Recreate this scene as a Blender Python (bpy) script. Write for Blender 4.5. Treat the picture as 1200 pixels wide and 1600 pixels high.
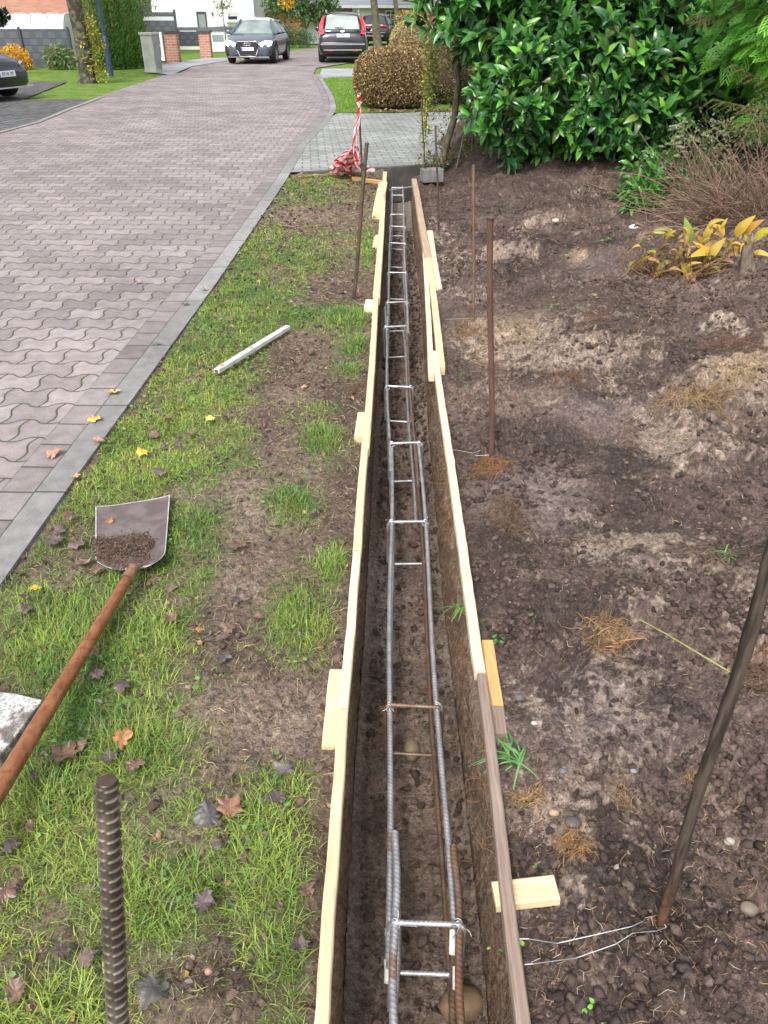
import bpy, bmesh, math, random
import numpy as np
from mathutils import Vector, Matrix, Quaternion
R = math.radians
rng = np.random.default_rng(7)
random.seed(7)
S = bpy.context.scene
for o in list(bpy.data.objects): bpy.data.objects.remove(o)
COL = S.collection

# ---------------------------------------------------------------- camera, sky, sun, exposure
FPX, HY, CH = 1202.0, 18.0, 1.6
PITCH = math.atan((800 - HY) / FPX)
cam_d = bpy.data.cameras.new('camera'); cam = bpy.data.objects.new('camera', cam_d); COL.objects.link(cam)
cam.location = (0, 0, CH); cam.rotation_euler = (math.pi / 2 - PITCH, 0, 0)
cam_d.sensor_fit = 'VERTICAL'; cam_d.sensor_height = 24.0; cam_d.lens = 24.0 * FPX / 1600
cam_d.clip_start = 0.05; cam_d.clip_end = 500
S.camera = cam
W = bpy.data.worlds.new('World'); S.world = W; W.use_nodes = True
wn = W.node_tree; wn.nodes.clear()
sky = wn.nodes.new('ShaderNodeTexSky'); sky.sky_type = 'NISHITA'; sky.sun_disc = False
SUN_EL, SUN_ROT = R(52), R(200)
sky.sun_elevation = SUN_EL; sky.sun_rotation = SUN_ROT
sky.air_density = 1.0; sky.dust_density = 4.0; sky.ozone_density = 1.0
hsv = wn.nodes.new('ShaderNodeHueSaturation'); hsv.inputs['Saturation'].default_value = 0.28; hsv.inputs['Value'].default_value = 1.0
bgn = wn.nodes.new('ShaderNodeBackground'); bgn.inputs['Strength'].default_value = 0.15
won = wn.nodes.new('ShaderNodeOutputWorld')
wn.links.new(sky.outputs[0], hsv.inputs['Color']); wn.links.new(hsv.outputs[0], bgn.inputs['Color']); wn.links.new(bgn.outputs[0], won.inputs[0])
sun_d = bpy.data.lights.new('sun', 'SUN'); sun_d.energy = 1.3; sun_d.angle = R(16); sun_d.color = (1.0, 0.96, 0.9)
sun = bpy.data.objects.new('sun', sun_d); COL.objects.link(sun)
_az = SUN_ROT
sdir = Vector((math.sin(_az) * math.cos(SUN_EL), math.cos(_az) * math.cos(SUN_EL), math.sin(SUN_EL)))
sun.rotation_euler = sdir.to_track_quat('Z', 'Y').to_euler(); sun.location = (0, 0, 20)
S.view_settings.view_transform = 'Standard'; S.view_settings.look = 'None'
S.view_settings.exposure = 0.92; S.view_settings.gamma = 1.0
S.render.engine = 'CYCLES'
S.cycles.use_denoising = True
S.cycles.max_bounces = 6; S.cycles.transparent_max_bounces = 8; S.cycles.diffuse_bounces = 3
try: S.cycles.denoiser = 'OPENIMAGEDENOISE'
except Exception: pass

_s, _c = math.sin(PITCH), math.cos(PITCH)
def G(x, y, z=0.0):
    """ground point seen at photo pixel (x, y) on the level z (used to survey the site)"""
    u = (x - 600) / FPX; v = (y - 800) / FPX
    t = (CH - z) / (_s + v * _c)
    return (u * t, (_c - v * _s) * t, z)
def AT(x, y, Y):
    """point seen at photo pixel at forward distance Y"""
    u = (x - 600) / FPX; v = (y - 800) / FPX
    t = Y / (_c - v * _s)
    return (u * t, Y, CH - (_s + v * _c) * t)
def PX(X, Y, Z):
    X = np.asarray(X, float); d = Y * _c + (CH - Z) * _s
    vv = ((CH - Z) * _c - Y * _s) / d
    return 600 + FPX * X / d, 800 + FPX * vv

# ---------------------------------------------------------------- numpy noise
_T = np.random.default_rng(11).random((16, 256, 256))
def vnoise(x, y, k=0):
    x = np.asarray(x, float); y = np.asarray(y, float)
    xi = np.floor(x).astype(int); yi = np.floor(y).astype(int)
    fx = x - xi; fy = y - yi
    fx = fx * fx * (3 - 2 * fx); fy = fy * fy * (3 - 2 * fy)
    T = _T[k % 16]; a = xi & 255; b = yi & 255; a1 = (xi + 1) & 255; b1 = (yi + 1) & 255
    return ((T[a, b] * (1 - fx) + T[a1, b] * fx) * (1 - fy) + (T[a, b1] * (1 - fx) + T[a1, b1] * fx) * fy) * 2 - 1
def fbm(x, y, k=0, o=4, g=0.5):
    s = 0; a = 1; t = 0
    for i in range(o):
        s = s + a * vnoise(x * 2 ** i + 17.3 * i, y * 2 ** i - 9.1 * i, k + i); t += a; a *= g
    return s / t
def sstep(a, b, x):
    t = np.clip((x - a) / (b - a), 0, 1); return t * t * (3 - 2 * t)

# ---------------------------------------------------------------- materials
class NT:
    def __init__(s, name):
        s.m = bpy.data.materials.new(name); s.m.use_nodes = True; s.t = s.m.node_tree; s.t.nodes.clear()
        s.out = s.n('ShaderNodeOutputMaterial'); s.b = s.n('ShaderNodeBsdfPrincipled'); s.l(s.b.outputs[0], s.out.inputs[0])
    def n(s, t, **k):
        q = s.t.nodes.new(t)
        for a, v in k.items(): setattr(q, a, v)
        return q
    def l(s, a, b): s.t.links.new(a, b)
    def setin(s, sock, v):
        if isinstance(v, (int, float)): sock.default_value = v
        elif isinstance(v, (tuple, list)): sock.default_value = tuple(v) + ((1,) if len(v) == 3 and sock.type == 'RGBA' else ())
        else: s.l(v, sock)
    def M(s, op, a, b=0.0, c=0.0):
        q = s.n('ShaderNodeMath', operation=op)
        for i, v in enumerate((a, b, c)): s.setin(q.inputs[i], v)
        return q.outputs[0]
    def mix(s, f, a, b, mode='MIX'):
        q = s.n('ShaderNodeMix', data_type='RGBA', blend_type=mode)
        s.setin(q.inputs[0], f); s.setin(q.inputs[6], a); s.setin(q.inputs[7], b); return q.outputs[2]
    def co(s, kind='Object', scale=(1, 1, 1)):
        tc = s.n('ShaderNodeTexCoord'); mp = s.n('ShaderNodeMapping'); mp.inputs['Scale'].default_value = scale
        s.l(tc.outputs[kind], mp.inputs[0]); return mp.outputs[0]
    def noise(s, vec, scale, detail=4, rough=0.55, out='Fac'):
        q = s.n('ShaderNodeTexNoise'); s.l(vec, q.inputs['Vector']); q.inputs['Scale'].default_value = scale
        q.inputs['Detail'].default_value = detail; q.inputs['Roughness'].default_value = rough
        return q.outputs[0 if out == 'Fac' else 1]
    def vor(s, vec, scale, out=0, feature='F1'):
        q = s.n('ShaderNodeTexVoronoi', feature=feature); s.l(vec, q.inputs['Vector']); q.inputs['Scale'].default_value = scale
        return q.outputs[out]
    def ramp(s, f, a, b):
        q = s.n('ShaderNodeMapRange'); s.setin(q.inputs[0], f); q.inputs[1].default_value = a; q.inputs[2].default_value = b
        q.interpolation_type = 'SMOOTHSTEP'; return q.outputs[0]
    def bump(s, h, strength, dist=0.01):
        q = s.n('ShaderNodeBump'); s.l(h, q.inputs['Height']); q.inputs['Strength'].default_value = strength
        q.inputs['Distance'].default_value = dist; s.l(q.outputs[0], s.b.inputs['Normal']); return q
    def base(s, v): s.setin(s.b.inputs['Base Color'], v)
    def rough(s, v): s.setin(s.b.inputs['Roughness'], v)
    def spec(s, v): s.b.inputs['Specular IOR Level'].default_value = v
    def attr(s, name='Col'):
        q = s.n('ShaderNodeAttribute'); q.attribute_name = name; return q.outputs['Color'], q.outputs['Fac']

MATS = {}
def pm(name, c1, c2=None, scale=8.0, rough=0.6, bump=0.0, bscale=60.0, metallic=0.0, stretch=(1, 1, 1), spec=0.5, lo=0.35, hi=0.65, bdist=0.005):
    """two-tone procedural material with optional grain bump"""
    if name in MATS: return MATS[name]
    n = NT(name); v = n.co('Object', stretch)
    c2 = c2 or tuple(min(1, x * 1.15) for x in c1)
    n.base(n.mix(n.ramp(n.noise(v, scale, 6), lo, hi), c1, c2)); n.rough(rough); n.spec(spec)
    n.b.inputs['Metallic'].default_value = metallic
    if bump: n.bump(n.noise(v, bscale, 5), bump, bdist)
    MATS[name] = n.m; return n.m
def colmat(name, rough=0.5, spec=0.5, nscale=40.0, var=0.25, trans=0.0, bump=0.0, vein=False):
    """colour comes from the per-face colour each leaf, blade or stone was given"""
    if name in MATS: return MATS[name]
    n = NT(name); c, f = n.attr(); v = n.co('Object')
    k = n.M('MULTIPLY_ADD', n.noise(v, nscale, 4), 2 * var, 1 - var)
    q = n.n('ShaderNodeVectorMath', operation='SCALE'); n.l(c, q.inputs[0]); n.l(k, q.inputs[3])
    n.base(q.outputs[0]); n.rough(rough); n.spec(spec)
    if bump: n.bump(n.noise(v, nscale * 2, 3), bump, 0.003)
    if trans:
        tr = n.n('ShaderNodeBsdfTranslucent'); n.l(q.outputs[0], tr.inputs[0])
        ms = n.n('ShaderNodeMixShader'); ms.inputs[0].default_value = trans
        n.l(n.b.outputs[0], ms.inputs[1]); n.l(tr.outputs[0], ms.inputs[2]); n.l(ms.outputs[0], n.out.inputs[0])
    MATS[name] = n.m; return n.m

# ---------------------------------------------------------------- objects
def tag(o, label=None, cat=None, group=None, kind=None):
    if label: o['label'] = label
    if cat: o['category'] = cat
    if group: o['group'] = group
    if kind: o['kind'] = kind
    return o
def empty(name, loc, label=None, cat=None, group=None, rz=0.0):
    o = bpy.data.objects.new(name, None); COL.objects.link(o); o.location = loc; o.rotation_euler = (0, 0, rz); o.empty_display_size = 0.1
    o['_loc'] = 1; del o['_loc']
    return tag(o, label, cat, group)
class MB:
    def __init__(s): s.V = []; s.Q = []; s.T = []; s.P = []; s.n = 0; s.C = []; s.hascol = False; s.UV = None
    def add(s, v, f, col=None):
        v = np.asarray(v, float).reshape(-1, 3)
        if isinstance(f, np.ndarray):
            (s.Q if f.shape[1] == 4 else s.T).append(f + s.n)
        else:
            for q in f:
                q = [int(i) + s.n for i in q]
                if len(q) == 4: s.Q.append(np.array([q]))
                elif len(q) == 3: s.T.append(np.array([q]))
                else: s.P.append(q)
        s.V.append(v); s.n += len(v)
        if col is None: col = (1.0, 1.0, 1.0)
        else: s.hascol = True
        col = np.asarray(col, float)
        s.C.append(np.broadcast_to(col, (len(v), 3)).copy())
        return s
    def grid(s, P, col=None, closed_u=False):
        nr, nc = P.shape[:2]
        i = np.arange(nr * nc).reshape(nr, nc)
        if closed_u: i = np.concatenate([i, i[:, :1]], 1)
        f = np.stack([i[:-1, :-1], i[:-1, 1:], i[1:, 1:], i[1:, :-1]], -1).reshape(-1, 4)
        return s.add(P.reshape(-1, 3), f, None if col is None else (np.asarray(col).reshape(-1, 3) if np.ndim(col) == 3 else col))
    def box(s, c, d, M=None, col=None):
        v = np.array([(x, y, z) for x in (-.5, .5) for y in (-.5, .5) for z in (-.5, .5)]) * np.array(d)
        if M is not None: v = v @ np.array(M.to_3x3()).T
        v = v + np.array(c)
        return s.add(v, np.array([(0, 1, 3, 2), (4, 6, 7, 5), (0, 4, 5, 1), (2, 3, 7, 6), (0, 2, 6, 4), (1, 5, 7, 3)]), col)
    def beam(s, p0, p1, w, h, col=None, up=(0, 0, 1)):
        p0 = np.array(p0, float); p1 = np.array(p1, float); d = p1 - p0; L = np.linalg.norm(d); y = d / L
        x = np.cross(y, up); x /= np.linalg.norm(x); z = np.cross(x, y)
        v = [p0 + x * a * w / 2 + z * b * h / 2 + y * L * e for e in (0, 1) for a in (-1, 1) for b in (-1, 1)]
        return s.add(v, np.array([(0, 1, 3, 2), (4, 6, 7, 5), (0, 4, 5, 1), (2, 3, 7, 6), (0, 2, 6, 4), (1, 5, 7, 3)]), col)
    def tube(s, path, r, seg=8, col=None, cap=True, mod=None, wear=False):
        P = np.asarray(path, float); n = len(P); r = np.broadcast_to(np.asarray(r, float), (n,))
        t = np.gradient(P, axis=0); t /= np.linalg.norm(t, axis=1)[:, None] + 1e-12
        ref = np.array([0, 0, 1.0]) if abs(t[:, 2]).mean() < 0.8 else np.array([1.0, 0, 0])
        a = np.cross(t, ref); a /= np.linalg.norm(a, axis=1)[:, None] + 1e-12; b = np.cross(t, a)
        th = np.linspace(0, 2 * np.pi, seg, endpoint=False)
        rr = np.repeat(r[:, None], seg, 1)
        if mod is not None:
            q = mod(np.concatenate([[0], np.cumsum(np.linalg.norm(np.diff(P, axis=0), axis=1))])[:, None], th[None, :]) + 0 * rr; rr = rr * q
            if wear: k_ = (q - q.min()) / (q.max() - q.min() + 1e-9); col = (wear + (1.25 - wear) * k_)[..., None] * np.ones(3)  # worn ribs lighter, grooves darker; rib shading painted into the colour
        V = P[:, None] + rr[..., None] * (np.cos(th)[None, :, None] * a[:, None] + np.sin(th)[None, :, None] * b[:, None])
        st = s.n
        s.grid(V, col, closed_u=True)
        if cap:
            cc_ = np.asarray(col)[0, 0] if np.ndim(col) == 3 else col; s.add(V[0], [list(range(seg))], cc_); s.add(V[-1], [list(range(seg - 1, -1, -1))], cc_)
        return s
    def lathe(s, prof, c=(0, 0, 0), seg=16, col=None):
        th = np.linspace(0, 2 * np.pi, seg, endpoint=False)
        V = np.array([[(c[0] + r * math.cos(a), c[1] + r * math.sin(a), c[2] + z) for a in th] for r, z in prof])
        return s.grid(V, col, closed_u=True)
    def prism(s, poly, depth, M, col=None):
        """polygon in the local xz plane, extruded along local y, placed by matrix M"""
        n = len(poly); v = [(x, e * depth, z) for e in (0, 1) for x, z in poly]
        v = np.array([tuple(M @ Vector(q)) for q in v])
        f = [list(range(n)), list(range(2 * n - 1, n - 1, -1))] + [[i, n + i, n + (i + 1) % n, (i + 1) % n] for i in range(n)]
        return s.add(v, f, col)
    def inst(s, bv, bf, M, t, col=None):
        """many copies of a small base shape: M (n,3,3), t (n,3), col (n,3)"""
        n = len(t); k = len(bv)
        V = np.einsum('nij,kj->nki', M, bv) + t[:, None]
        F = (bf[None] + (np.arange(n) * k)[:, None, None]).reshape(-1, bf.shape[1])
        return s.add(V.reshape(-1, 3), F, None if col is None else np.repeat(col, k, 0))
    def build(s, name, mat, parent=None, smooth=False, loc=None, bevel=0.0):
        V = np.concatenate(s.V) if s.V else np.zeros((0, 3))
        off = np.zeros(3)
        if loc is not None: off = np.array(loc, float) * (1.0 if s.world else 0.0)
        elif parent is not None and s.world: off = np.array(parent.location)
        V = V - off
        me = bpy.data.meshes.new(name)
        loops = []; starts = []; tot = 0
        if s.Q:
            q = np.concatenate(s.Q); loops.append(q.ravel()); starts.append(np.arange(len(q)) * 4 + tot); tot += q.size
        if s.T:
            q = np.concatenate(s.T); loops.append(q.ravel()); starts.append(np.arange(len(q)) * 3 + tot); tot += q.size
        for p in s.P: loops.append(np.array(p)); starts.append(np.array([tot])); tot += len(p)
        L = np.concatenate(loops).astype(np.int32); ST = np.concatenate(starts).astype(np.int32)
        me.vertices.add(len(V)); me.vertices.foreach_set('co', V.astype(np.float32).ravel())
        me.loops.add(len(L)); me.loops.foreach_set('vertex_index', L)
        me.polygons.add(len(ST)); me.polygons.foreach_set('loop_start', ST)
        me.update(calc_edges=True); me.validate()
        if s.hascol or s.n < 60000:
            at = me.color_attributes.new('Col', 'FLOAT_COLOR', 'POINT')
            C = np.concatenate(s.C); at.data.foreach_set('color', np.concatenate([C, np.ones((len(C), 1))], 1).astype(np.float32).ravel())
        if s.UV is not None:
            uv = me.uv_layers.new(name='UVMap'); idx = np.zeros(len(me.loops), np.int32); me.loops.foreach_get('vertex_index', idx)
            uv.data.foreach_set('uv', s.UV[idx].astype(np.float32).ravel())
        me.polygons.foreach_set('use_smooth', np.full(len(me.polygons), bool(smooth)))
        me.materials.append(mat)
        o = bpy.data.objects.new(name, me); COL.objects.link(o)
        if parent is not None: o.parent = parent
        if loc is not None: o.location = loc
        if bevel:
            b = o.modifiers.new('bevel', 'BEVEL'); b.width = bevel; b.segments = 2; b.limit_method = 'ANGLE'
        return o
    world = True
def LB():
    m = MB(); m.world = False; return m
def struct(o): o['kind'] = 'structure'; return o
def rotm(ax, ang):
    """stack of rotation matrices from axes (n,3) and angles (n,)"""
    ax = ax / (np.linalg.norm(ax, axis=1)[:, None] + 1e-12); K = np.zeros((len(ax), 3, 3))
    K[:, 0, 1] = -ax[:, 2]; K[:, 0, 2] = ax[:, 1]; K[:, 1, 0] = ax[:, 2]; K[:, 1, 2] = -ax[:, 0]; K[:, 2, 0] = -ax[:, 1]; K[:, 2, 1] = ax[:, 0]
    s_ = np.sin(ang)[:, None, None]; c_ = np.cos(ang)[:, None, None]
    return np.eye(3)[None] + s_ * K + (1 - c_) * (K @ K)
def frames(y, z_hint):
    """matrices whose columns are x, y(dir), z for leaves growing along y"""
    y = y / (np.linalg.norm(y, axis=1)[:, None] + 1e-12)
    x = np.cross(y, z_hint); x /= np.linalg.norm(x, axis=1)[:, None] + 1e-9
    z = np.cross(x, y); return np.stack([x, y, z], -1)
def ico(sub=1):
    bm = bmesh.new(); bmesh.ops.create_icosphere(bm, subdivisions=sub, radius=1)
    v = np.array([q.co[:] for q in bm.verts]); f = np.array([[w.index for w in q.verts] for q in bm.faces]); bm.free(); return v, f
def copy_tree(o, loc=None, rz=None, label=None, parent=None):
    c = o.copy(); COL.objects.link(c)
    if parent is not None: c.parent = parent
    if loc is not None: c.location = loc
    if rz is not None: c.rotation_euler = (0, 0, rz)
    if label: c['label'] = label
    for ch in o.children: copy_tree(ch, parent=c)
    return c
def text_mesh(name, s_, size, mat, parent, M, ext=0.002):
    cu = bpy.data.curves.new(name, 'FONT'); cu.body = s_; cu.size = size; cu.extrude = ext; cu.align_x = 'CENTER'; cu.align_y = 'CENTER'
    t = bpy.data.objects.new(name + '_tmp', cu); COL.objects.link(t)
    bpy.context.view_layer.update()
    me = bpy.data.meshes.new_from_object(t.evaluated_get(bpy.context.evaluated_depsgraph_get()))
    bpy.data.objects.remove(t); o = bpy.data.objects.new(name, me); COL.objects.link(o); me.materials.clear(); me.materials.append(mat)
    o.parent = parent; o.matrix_local = M; return o
# ================================================================ SETTING: survey lines
LPX = [(501, 1600), (516, 1400), (535, 1108), (558, 860), (572, 680), (585, 500), (593, 400), (601, 270)]
RPX = [(824, 1600), (803, 1380), (753, 1055), (713, 800), (682, 560), (667, 400), (648, 282)]
KPX = [(0, 915), (105, 765), (210, 620), (340, 440), (445, 285), (480, 225), (515, 190), (526, 168), (521, 150), (509, 130), (500, 116), (503, 106), (560, 97)]
Lp = np.array([G(x, y, .035) for x, y in LPX]); Rp = np.array([G(x, y, .035) for x, y in RPX]); Kp = np.array([G(x, y) for x, y in KPX])
def XL(Y): return np.interp(Y, Lp[:, 1], Lp[:, 0], left=Lp[0, 0])
def XR(Y): return np.interp(Y, Rp[:, 1], Rp[:, 0], left=Rp[0, 0])
def XK(Y):
    return np.interp(Y, np.concatenate([[-3], Kp[:, 1]]), np.concatenate([[Kp[0, 0] - .02], Kp[:, 0]]))
YEND = 9.55     # far end of the dug trench
EA, EB = np.array(G(467, 270)[:2]), np.array(G(735, 254)[:2])     # near edge of the driveway
def YDRV(X): return EA[1] + (X - EA[0]) * (EB[1] - EA[1]) / (EB[0] - EA[0])

def ell(px, py, L):
    s = np.zeros(np.shape(px))
    for x, y, rx, ry, a in L:
        d = ((px - x) / rx) ** 2 + ((py - y) / ry) ** 2
        s = np.maximum(s, a * np.exp(-d * 1.1))
    return s
BARE = [(470, 335, 75, 20, 1), (395, 345, 30, 14, .7), (530, 450, 55, 24, 1), (450, 545, 45, 30, .9), (455, 600, 60, 24, .8), (530, 610, 50, 45, 1), (440, 700, 60, 60, .95), (540, 730, 40, 60, 1),
        (385, 770, 60, 55, .95), (530, 820, 36, 40, .9), (400, 850, 60, 50, .9), (400, 920, 55, 35, .8), (350, 1010, 45, 90, .7), (420, 1120, 120, 62, 1.05), (350, 1180, 60, 30, .8),
        (345, 1560, 110, 62, 1.1), (480, 1290, 25, 120, .6), (300, 1310, 50, 40, .45), (110, 850, 60, 60, .55), (20, 1360, 50, 50, .4), (560, 470, 30, 40, .6), (500, 1180, 40, 40, .6)]
TUFT = [(540, 500, 62, 24, 1), (560, 540, 34, 20, 1), (545, 578, 30, 13, .9), (505, 690, 36, 32, 1), (460, 790, 48, 30, .95), (520, 885, 36, 42, 1), (470, 965, 62, 62, .9), (425, 1350, 90, 110, .8),
        (450, 1500, 60, 90, .8), (575, 390, 22, 40, .8), (505, 640, 30, 14, .6), (440, 1230, 70, 40, .7), (215, 1175, 110, 75, 1), (90, 1010, 110, 90, .95), (70, 1260, 90, 70, .9), (250, 1000, 60, 60, .8), (220, 1420, 120, 90, .85), (120, 1560, 120, 60, .85), (60, 940, 50, 30, .9), (300, 830, 60, 50, .85)]
def grass_density(X, Y):
    px, py = PX(X, Y, 0.0)
    u = (X - XK(Y)) / (XL(Y) - XK(Y))
    b = 0.98 - .62 * sstep(.38, .8, u + .15 * vnoise(X * 4, Y * 4, 3))
    b = np.maximum(b, .85 * sstep(1180, 1300, py))
    b = b - .5 * sstep(0.05, .45, fbm(X * 5.1, Y * 3.6, 5)) - .35 * sstep(.1, .45, fbm(X * 15, Y * 12, 8))
    b = b - ell(px, py, BARE) * 1.05
    b = np.maximum(b, ell(px, py, TUFT) + .1 * vnoise(X * 9, Y * 9, 2))
    b = b * sstep(0, .035, X - XK(Y) + .02 * vnoise(X * 2, Y * 11, 9)) * sstep(.02, .07, XL(Y) - X)
    b = b * (1 - .8 * sstep(-.25, .0, Y - YDRV(X)))
    return np.clip(b, 0, 1)
def z_verge(X, Y, fine=True):
    g = grass_density(X, Y)
    z = .018 * fbm(X * 2.2, Y * 2.2, 1, 3) + .014 * fbm(X * 8, Y * 8, 4, 3)
    if fine:
        r = fbm(X * 30, Y * 30, 2, 4); z = z + (.006 + .007 * (1 - g)) * r + .003 * (1 - g) * vnoise(X * 130, Y * 130, 6) + crumb_relief(X, Y, (1 - g) * .55)[0]
    px, py = PX(X, Y, 0.0)
    z = z + .05 * ell(px, py, [(345, 1570, 90, 50, 1)]) + .018 * ell(px, py, TUFT)
    z = z * sstep(0, .12, X - XK(Y)) - .012
    return z
SMOOTH = [(820, 1400, 80, 34, 1), (850, 770, 70, 60, 1), (960, 1110, 130, 90, .8), (930, 640, 90, 30, .6), (480, 0, 1, 1, 0), (900, 430, 60, 20, .6), (1000, 900, 120, 40, .4), (770, 780, 40, 40, .8)]
LIGHT = [(800, 520, 95, 26, 1), (790, 400, 60, 14, .7), (1160, 605, 70, 22, 1), (980, 850, 130, 24, .8), (1050, 690, 70, 34, .6), (870, 770, 70, 40, .35), (960, 1100, 130, 90, .4), (940, 560, 60, 16, .5),
         (1130, 540, 50, 14, .5), (860, 1260, 50, 40, .45), (870, 560, 60, 20, .6), (900, 410, 20, 8, .8), (1080, 900, 80, 30, .5), (830, 900, 40, 30, .5)]
def mound(X, Y):
    d = X - XR(Y)
    z = .20 * sstep(.5, 2.6, d) * sstep(2.0, 6.0, Y) + .16 * sstep(.35, 1.6, X - .2) * sstep(6.8, 9.4, Y)
    z = z - .10 * sstep(7.6, 9.3, Y) * (1 - sstep(.35, .9, d)) + .05 * sstep(.0, 1.2, d)
    z = z + .22 * sstep(10.2, 11.0, Y) * sstep(.45, 1.3, X)
    z = np.where((Y > YDRV(X) - .06) & (X < .62), -.5, z)
    return z
def z_soil(X, Y, fine=True):
    px, py = PX(X, Y, 0.0)
    sm = np.clip(ell(px, py, SMOOTH) + .6 * sstep(.1, .5, fbm(X * 1.3, Y * 1.3, 7, 3)), 0, 1)
    a = 1 - .75 * sm
    z = .05 * fbm(X * 1.9, Y * 1.9, 3, 3) + .085 * a * fbm(X * 4.2, Y * 4.2, 8, 3) + .03 * a * np.abs(fbm(X * 9, Y * 9, 2, 3))
    z = z - .02 * sm
    if fine:
        r = fbm(X * 19, Y * 19, 5, 5, .62); z = z + .024 * a * (r + .5 * np.abs(r)) + .005 * a * vnoise(X * 110, Y * 110, 1) + .0025 * vnoise(X * 220, Y * 220, 2)
    px_, py_ = px, py
    z = z + .05 * ell(px, py, [(775, 760, 40, 60, 1), (1110, 540, 60, 40, .7)])
    d = X - XR(Y); e = sstep(.02, .22, d)
    if fine: z = z + crumb_relief(X, Y, a)[0] - .006
    return z * (.3 + .7 * e) - .02 + mound(X, Y)
ZT = -.43
def crumbs(x, y, sc, k=0, dens=1.0):
    """half-round crumbs of many sizes lying close together: height and a tone per crumb"""
    xs, ys = x / sc, y / sc; xi = np.floor(xs).astype(int); yi = np.floor(ys).astype(int); h = np.zeros(np.shape(xs)); tone = np.zeros(np.shape(xs))
    for dx in (-1, 0, 1):
        for dy in (-1, 0, 1):
            a = (xi + dx) & 255; b = (yi + dy) & 255; px = xi + dx + _T[(k) % 16][a, b]; py = yi + dy + _T[(k + 1) % 16][a, b]; rr = .18 + .55 * _T[(k + 2) % 16][a, b] ** 1.5
            st = .7 + .6 * _T[(k + 4) % 16][a, b]; ex = (xs - px) * st; ey = (ys - py) / st; q = np.clip(rr * rr - ex * ex - ey * ey, 0, None); hh = np.sqrt(q) * (_T[(k + 5) % 16][a, b] < dens)
            t_ = hh > h; h = np.where(t_, hh, h); tone = np.where(t_, _T[(k + 3) % 16][a, b] * 2 - 1, tone)
    return h * sc, tone
def crumb_relief(x, y, rough):
    wx = x + .006 * vnoise(x * 60, y * 60, 3); wy = y + .006 * vnoise(x * 60, y * 60, 4)
    h1, t1 = crumbs(wx, wy, .045, 0, .35); h2, t2 = crumbs(wx, wy, .020, 5, .75); h3, t3 = crumbs(x, y, .010, 9, .9)
    cl = sstep(-.25, .35, fbm(x * 4.3, y * 4.3, 14, 3)); a1 = rough * cl; a2 = rough * (.25 + .75 * cl)
    return h1 * a1 * .55 + h2 * a2 * .65 + h3 * (.35 + .5 * rough) * .8, (t1 * (h1 > .004) * a1 + t2 * a2 + .8 * t3) * .5
# ================================================================ ground sheets
def soil_mat(name, wet=0.6, bs=1.0):
    n = NT(name); c, _ = n.attr(); v = n.co('Object')
    a = n.noise(v, 55, 6, .7); b = n.noise(v, 300, 4, .7); k = n.vor(v, 130)
    f = n.M('ADD', n.M('MULTIPLY', n.ramp(a, .3, .72), 1.0), n.M('MULTIPLY', n.ramp(b, .35, .7), .65))
    f = n.M('ADD', f, .28)
    q = n.n('ShaderNodeVectorMath', operation='SCALE'); n.l(c, q.inputs[0]); n.l(f, q.inputs[3])
    speck = n.ramp(n.vor(v, 75, 0), .16, .10)
    pick = n.ramp(n.noise(v, 30, 2), .56, .62)
    col = n.mix(n.M('MULTIPLY', speck, pick), q.outputs[0], (.30, .25, .19))
    n.base(col); n.rough(n.M('MULTIPLY_ADD', n.ramp(n.noise(v, 6, 4), .35, .65), .3, wet)); n.spec(.35)
    h = n.M('ADD', n.M('MULTIPLY', a, 1.0), n.M('MULTIPLY', b, .45)); h = n.M('ADD', h, n.M('MULTIPLY', k, .5))
    n.bump(h, .8 * bs, .012); return n.m
M_SOIL = soil_mat('soil'); M_WALL = soil_mat('trench_earth', .65, 1.0)
rows = np.concatenate([np.arange(-1.4, .5, .04), np.arange(.5, 2.4, .0055), np.arange(2.4, 4.5, .009), np.arange(4.5, 7, .014), np.arange(7, 12.4, .022)])
def colour(c): return np.array(c, float)
# verge
vr = rows[rows < 11]; uu = np.linspace(0, 1, 230)
X = (XK(vr) - .06)[:, None] * (1 - uu) + (XL(vr) - .005)[:, None] * uu; Y = np.repeat(vr[:, None], len(uu), 1)
dr = YDRV(X); keep = vr[np.all(Y < dr + .35, axis=1)] if False else vr
Y = np.minimum(Y, dr - .01)
Z = z_verge(X, Y); g = grass_density(X, Y)
c_dirt = colour((.135, .095, .075)) * (1 + .35 * fbm(X * 3, Y * 3, 2))[..., None]
c_sand = colour((.25, .19, .15)); c_moss = colour((.12, .15, .04))
px, py = PX(X, Y, 0)
sd = np.clip(ell(px, py, [(420, 1120, 100, 50, 1), (390, 780, 50, 60, .8), (470, 335, 70, 18, .8), (370, 900, 50, 40, .6)]) + .6 * sstep(.1, .6, fbm(X * 4, Y * 4, 9)), 0, 1)[..., None]
C = c_dirt * (1 - sd) + c_sand * sd
dk = np.clip(ell(px, py, [(530, 620, 50, 60, 1), (440, 570, 50, 36, .9), (540, 740, 40, 60, 1), (345, 1570, 110, 60, .8), (530, 455, 50, 25, .9), (530, 830, 30, 40, .8)]), 0, 1)[..., None]
C = C * (1 - dk) + colour((.088, .06, .046)) * dk
C = C * (1 - .8 * g[..., None]) + c_moss * .8 * g[..., None]
tn = crumb_relief(X, Y, (1 - g) * .6)[1][..., None]; C = C * (1 + .45 * tn * (1 - g[..., None]))
m = MB(); m.grid(np.stack([X, Y, Z], -1), np.clip(C, .01, 1)); struct(m.build('verge', M_SOIL, smooth=True))
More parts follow.
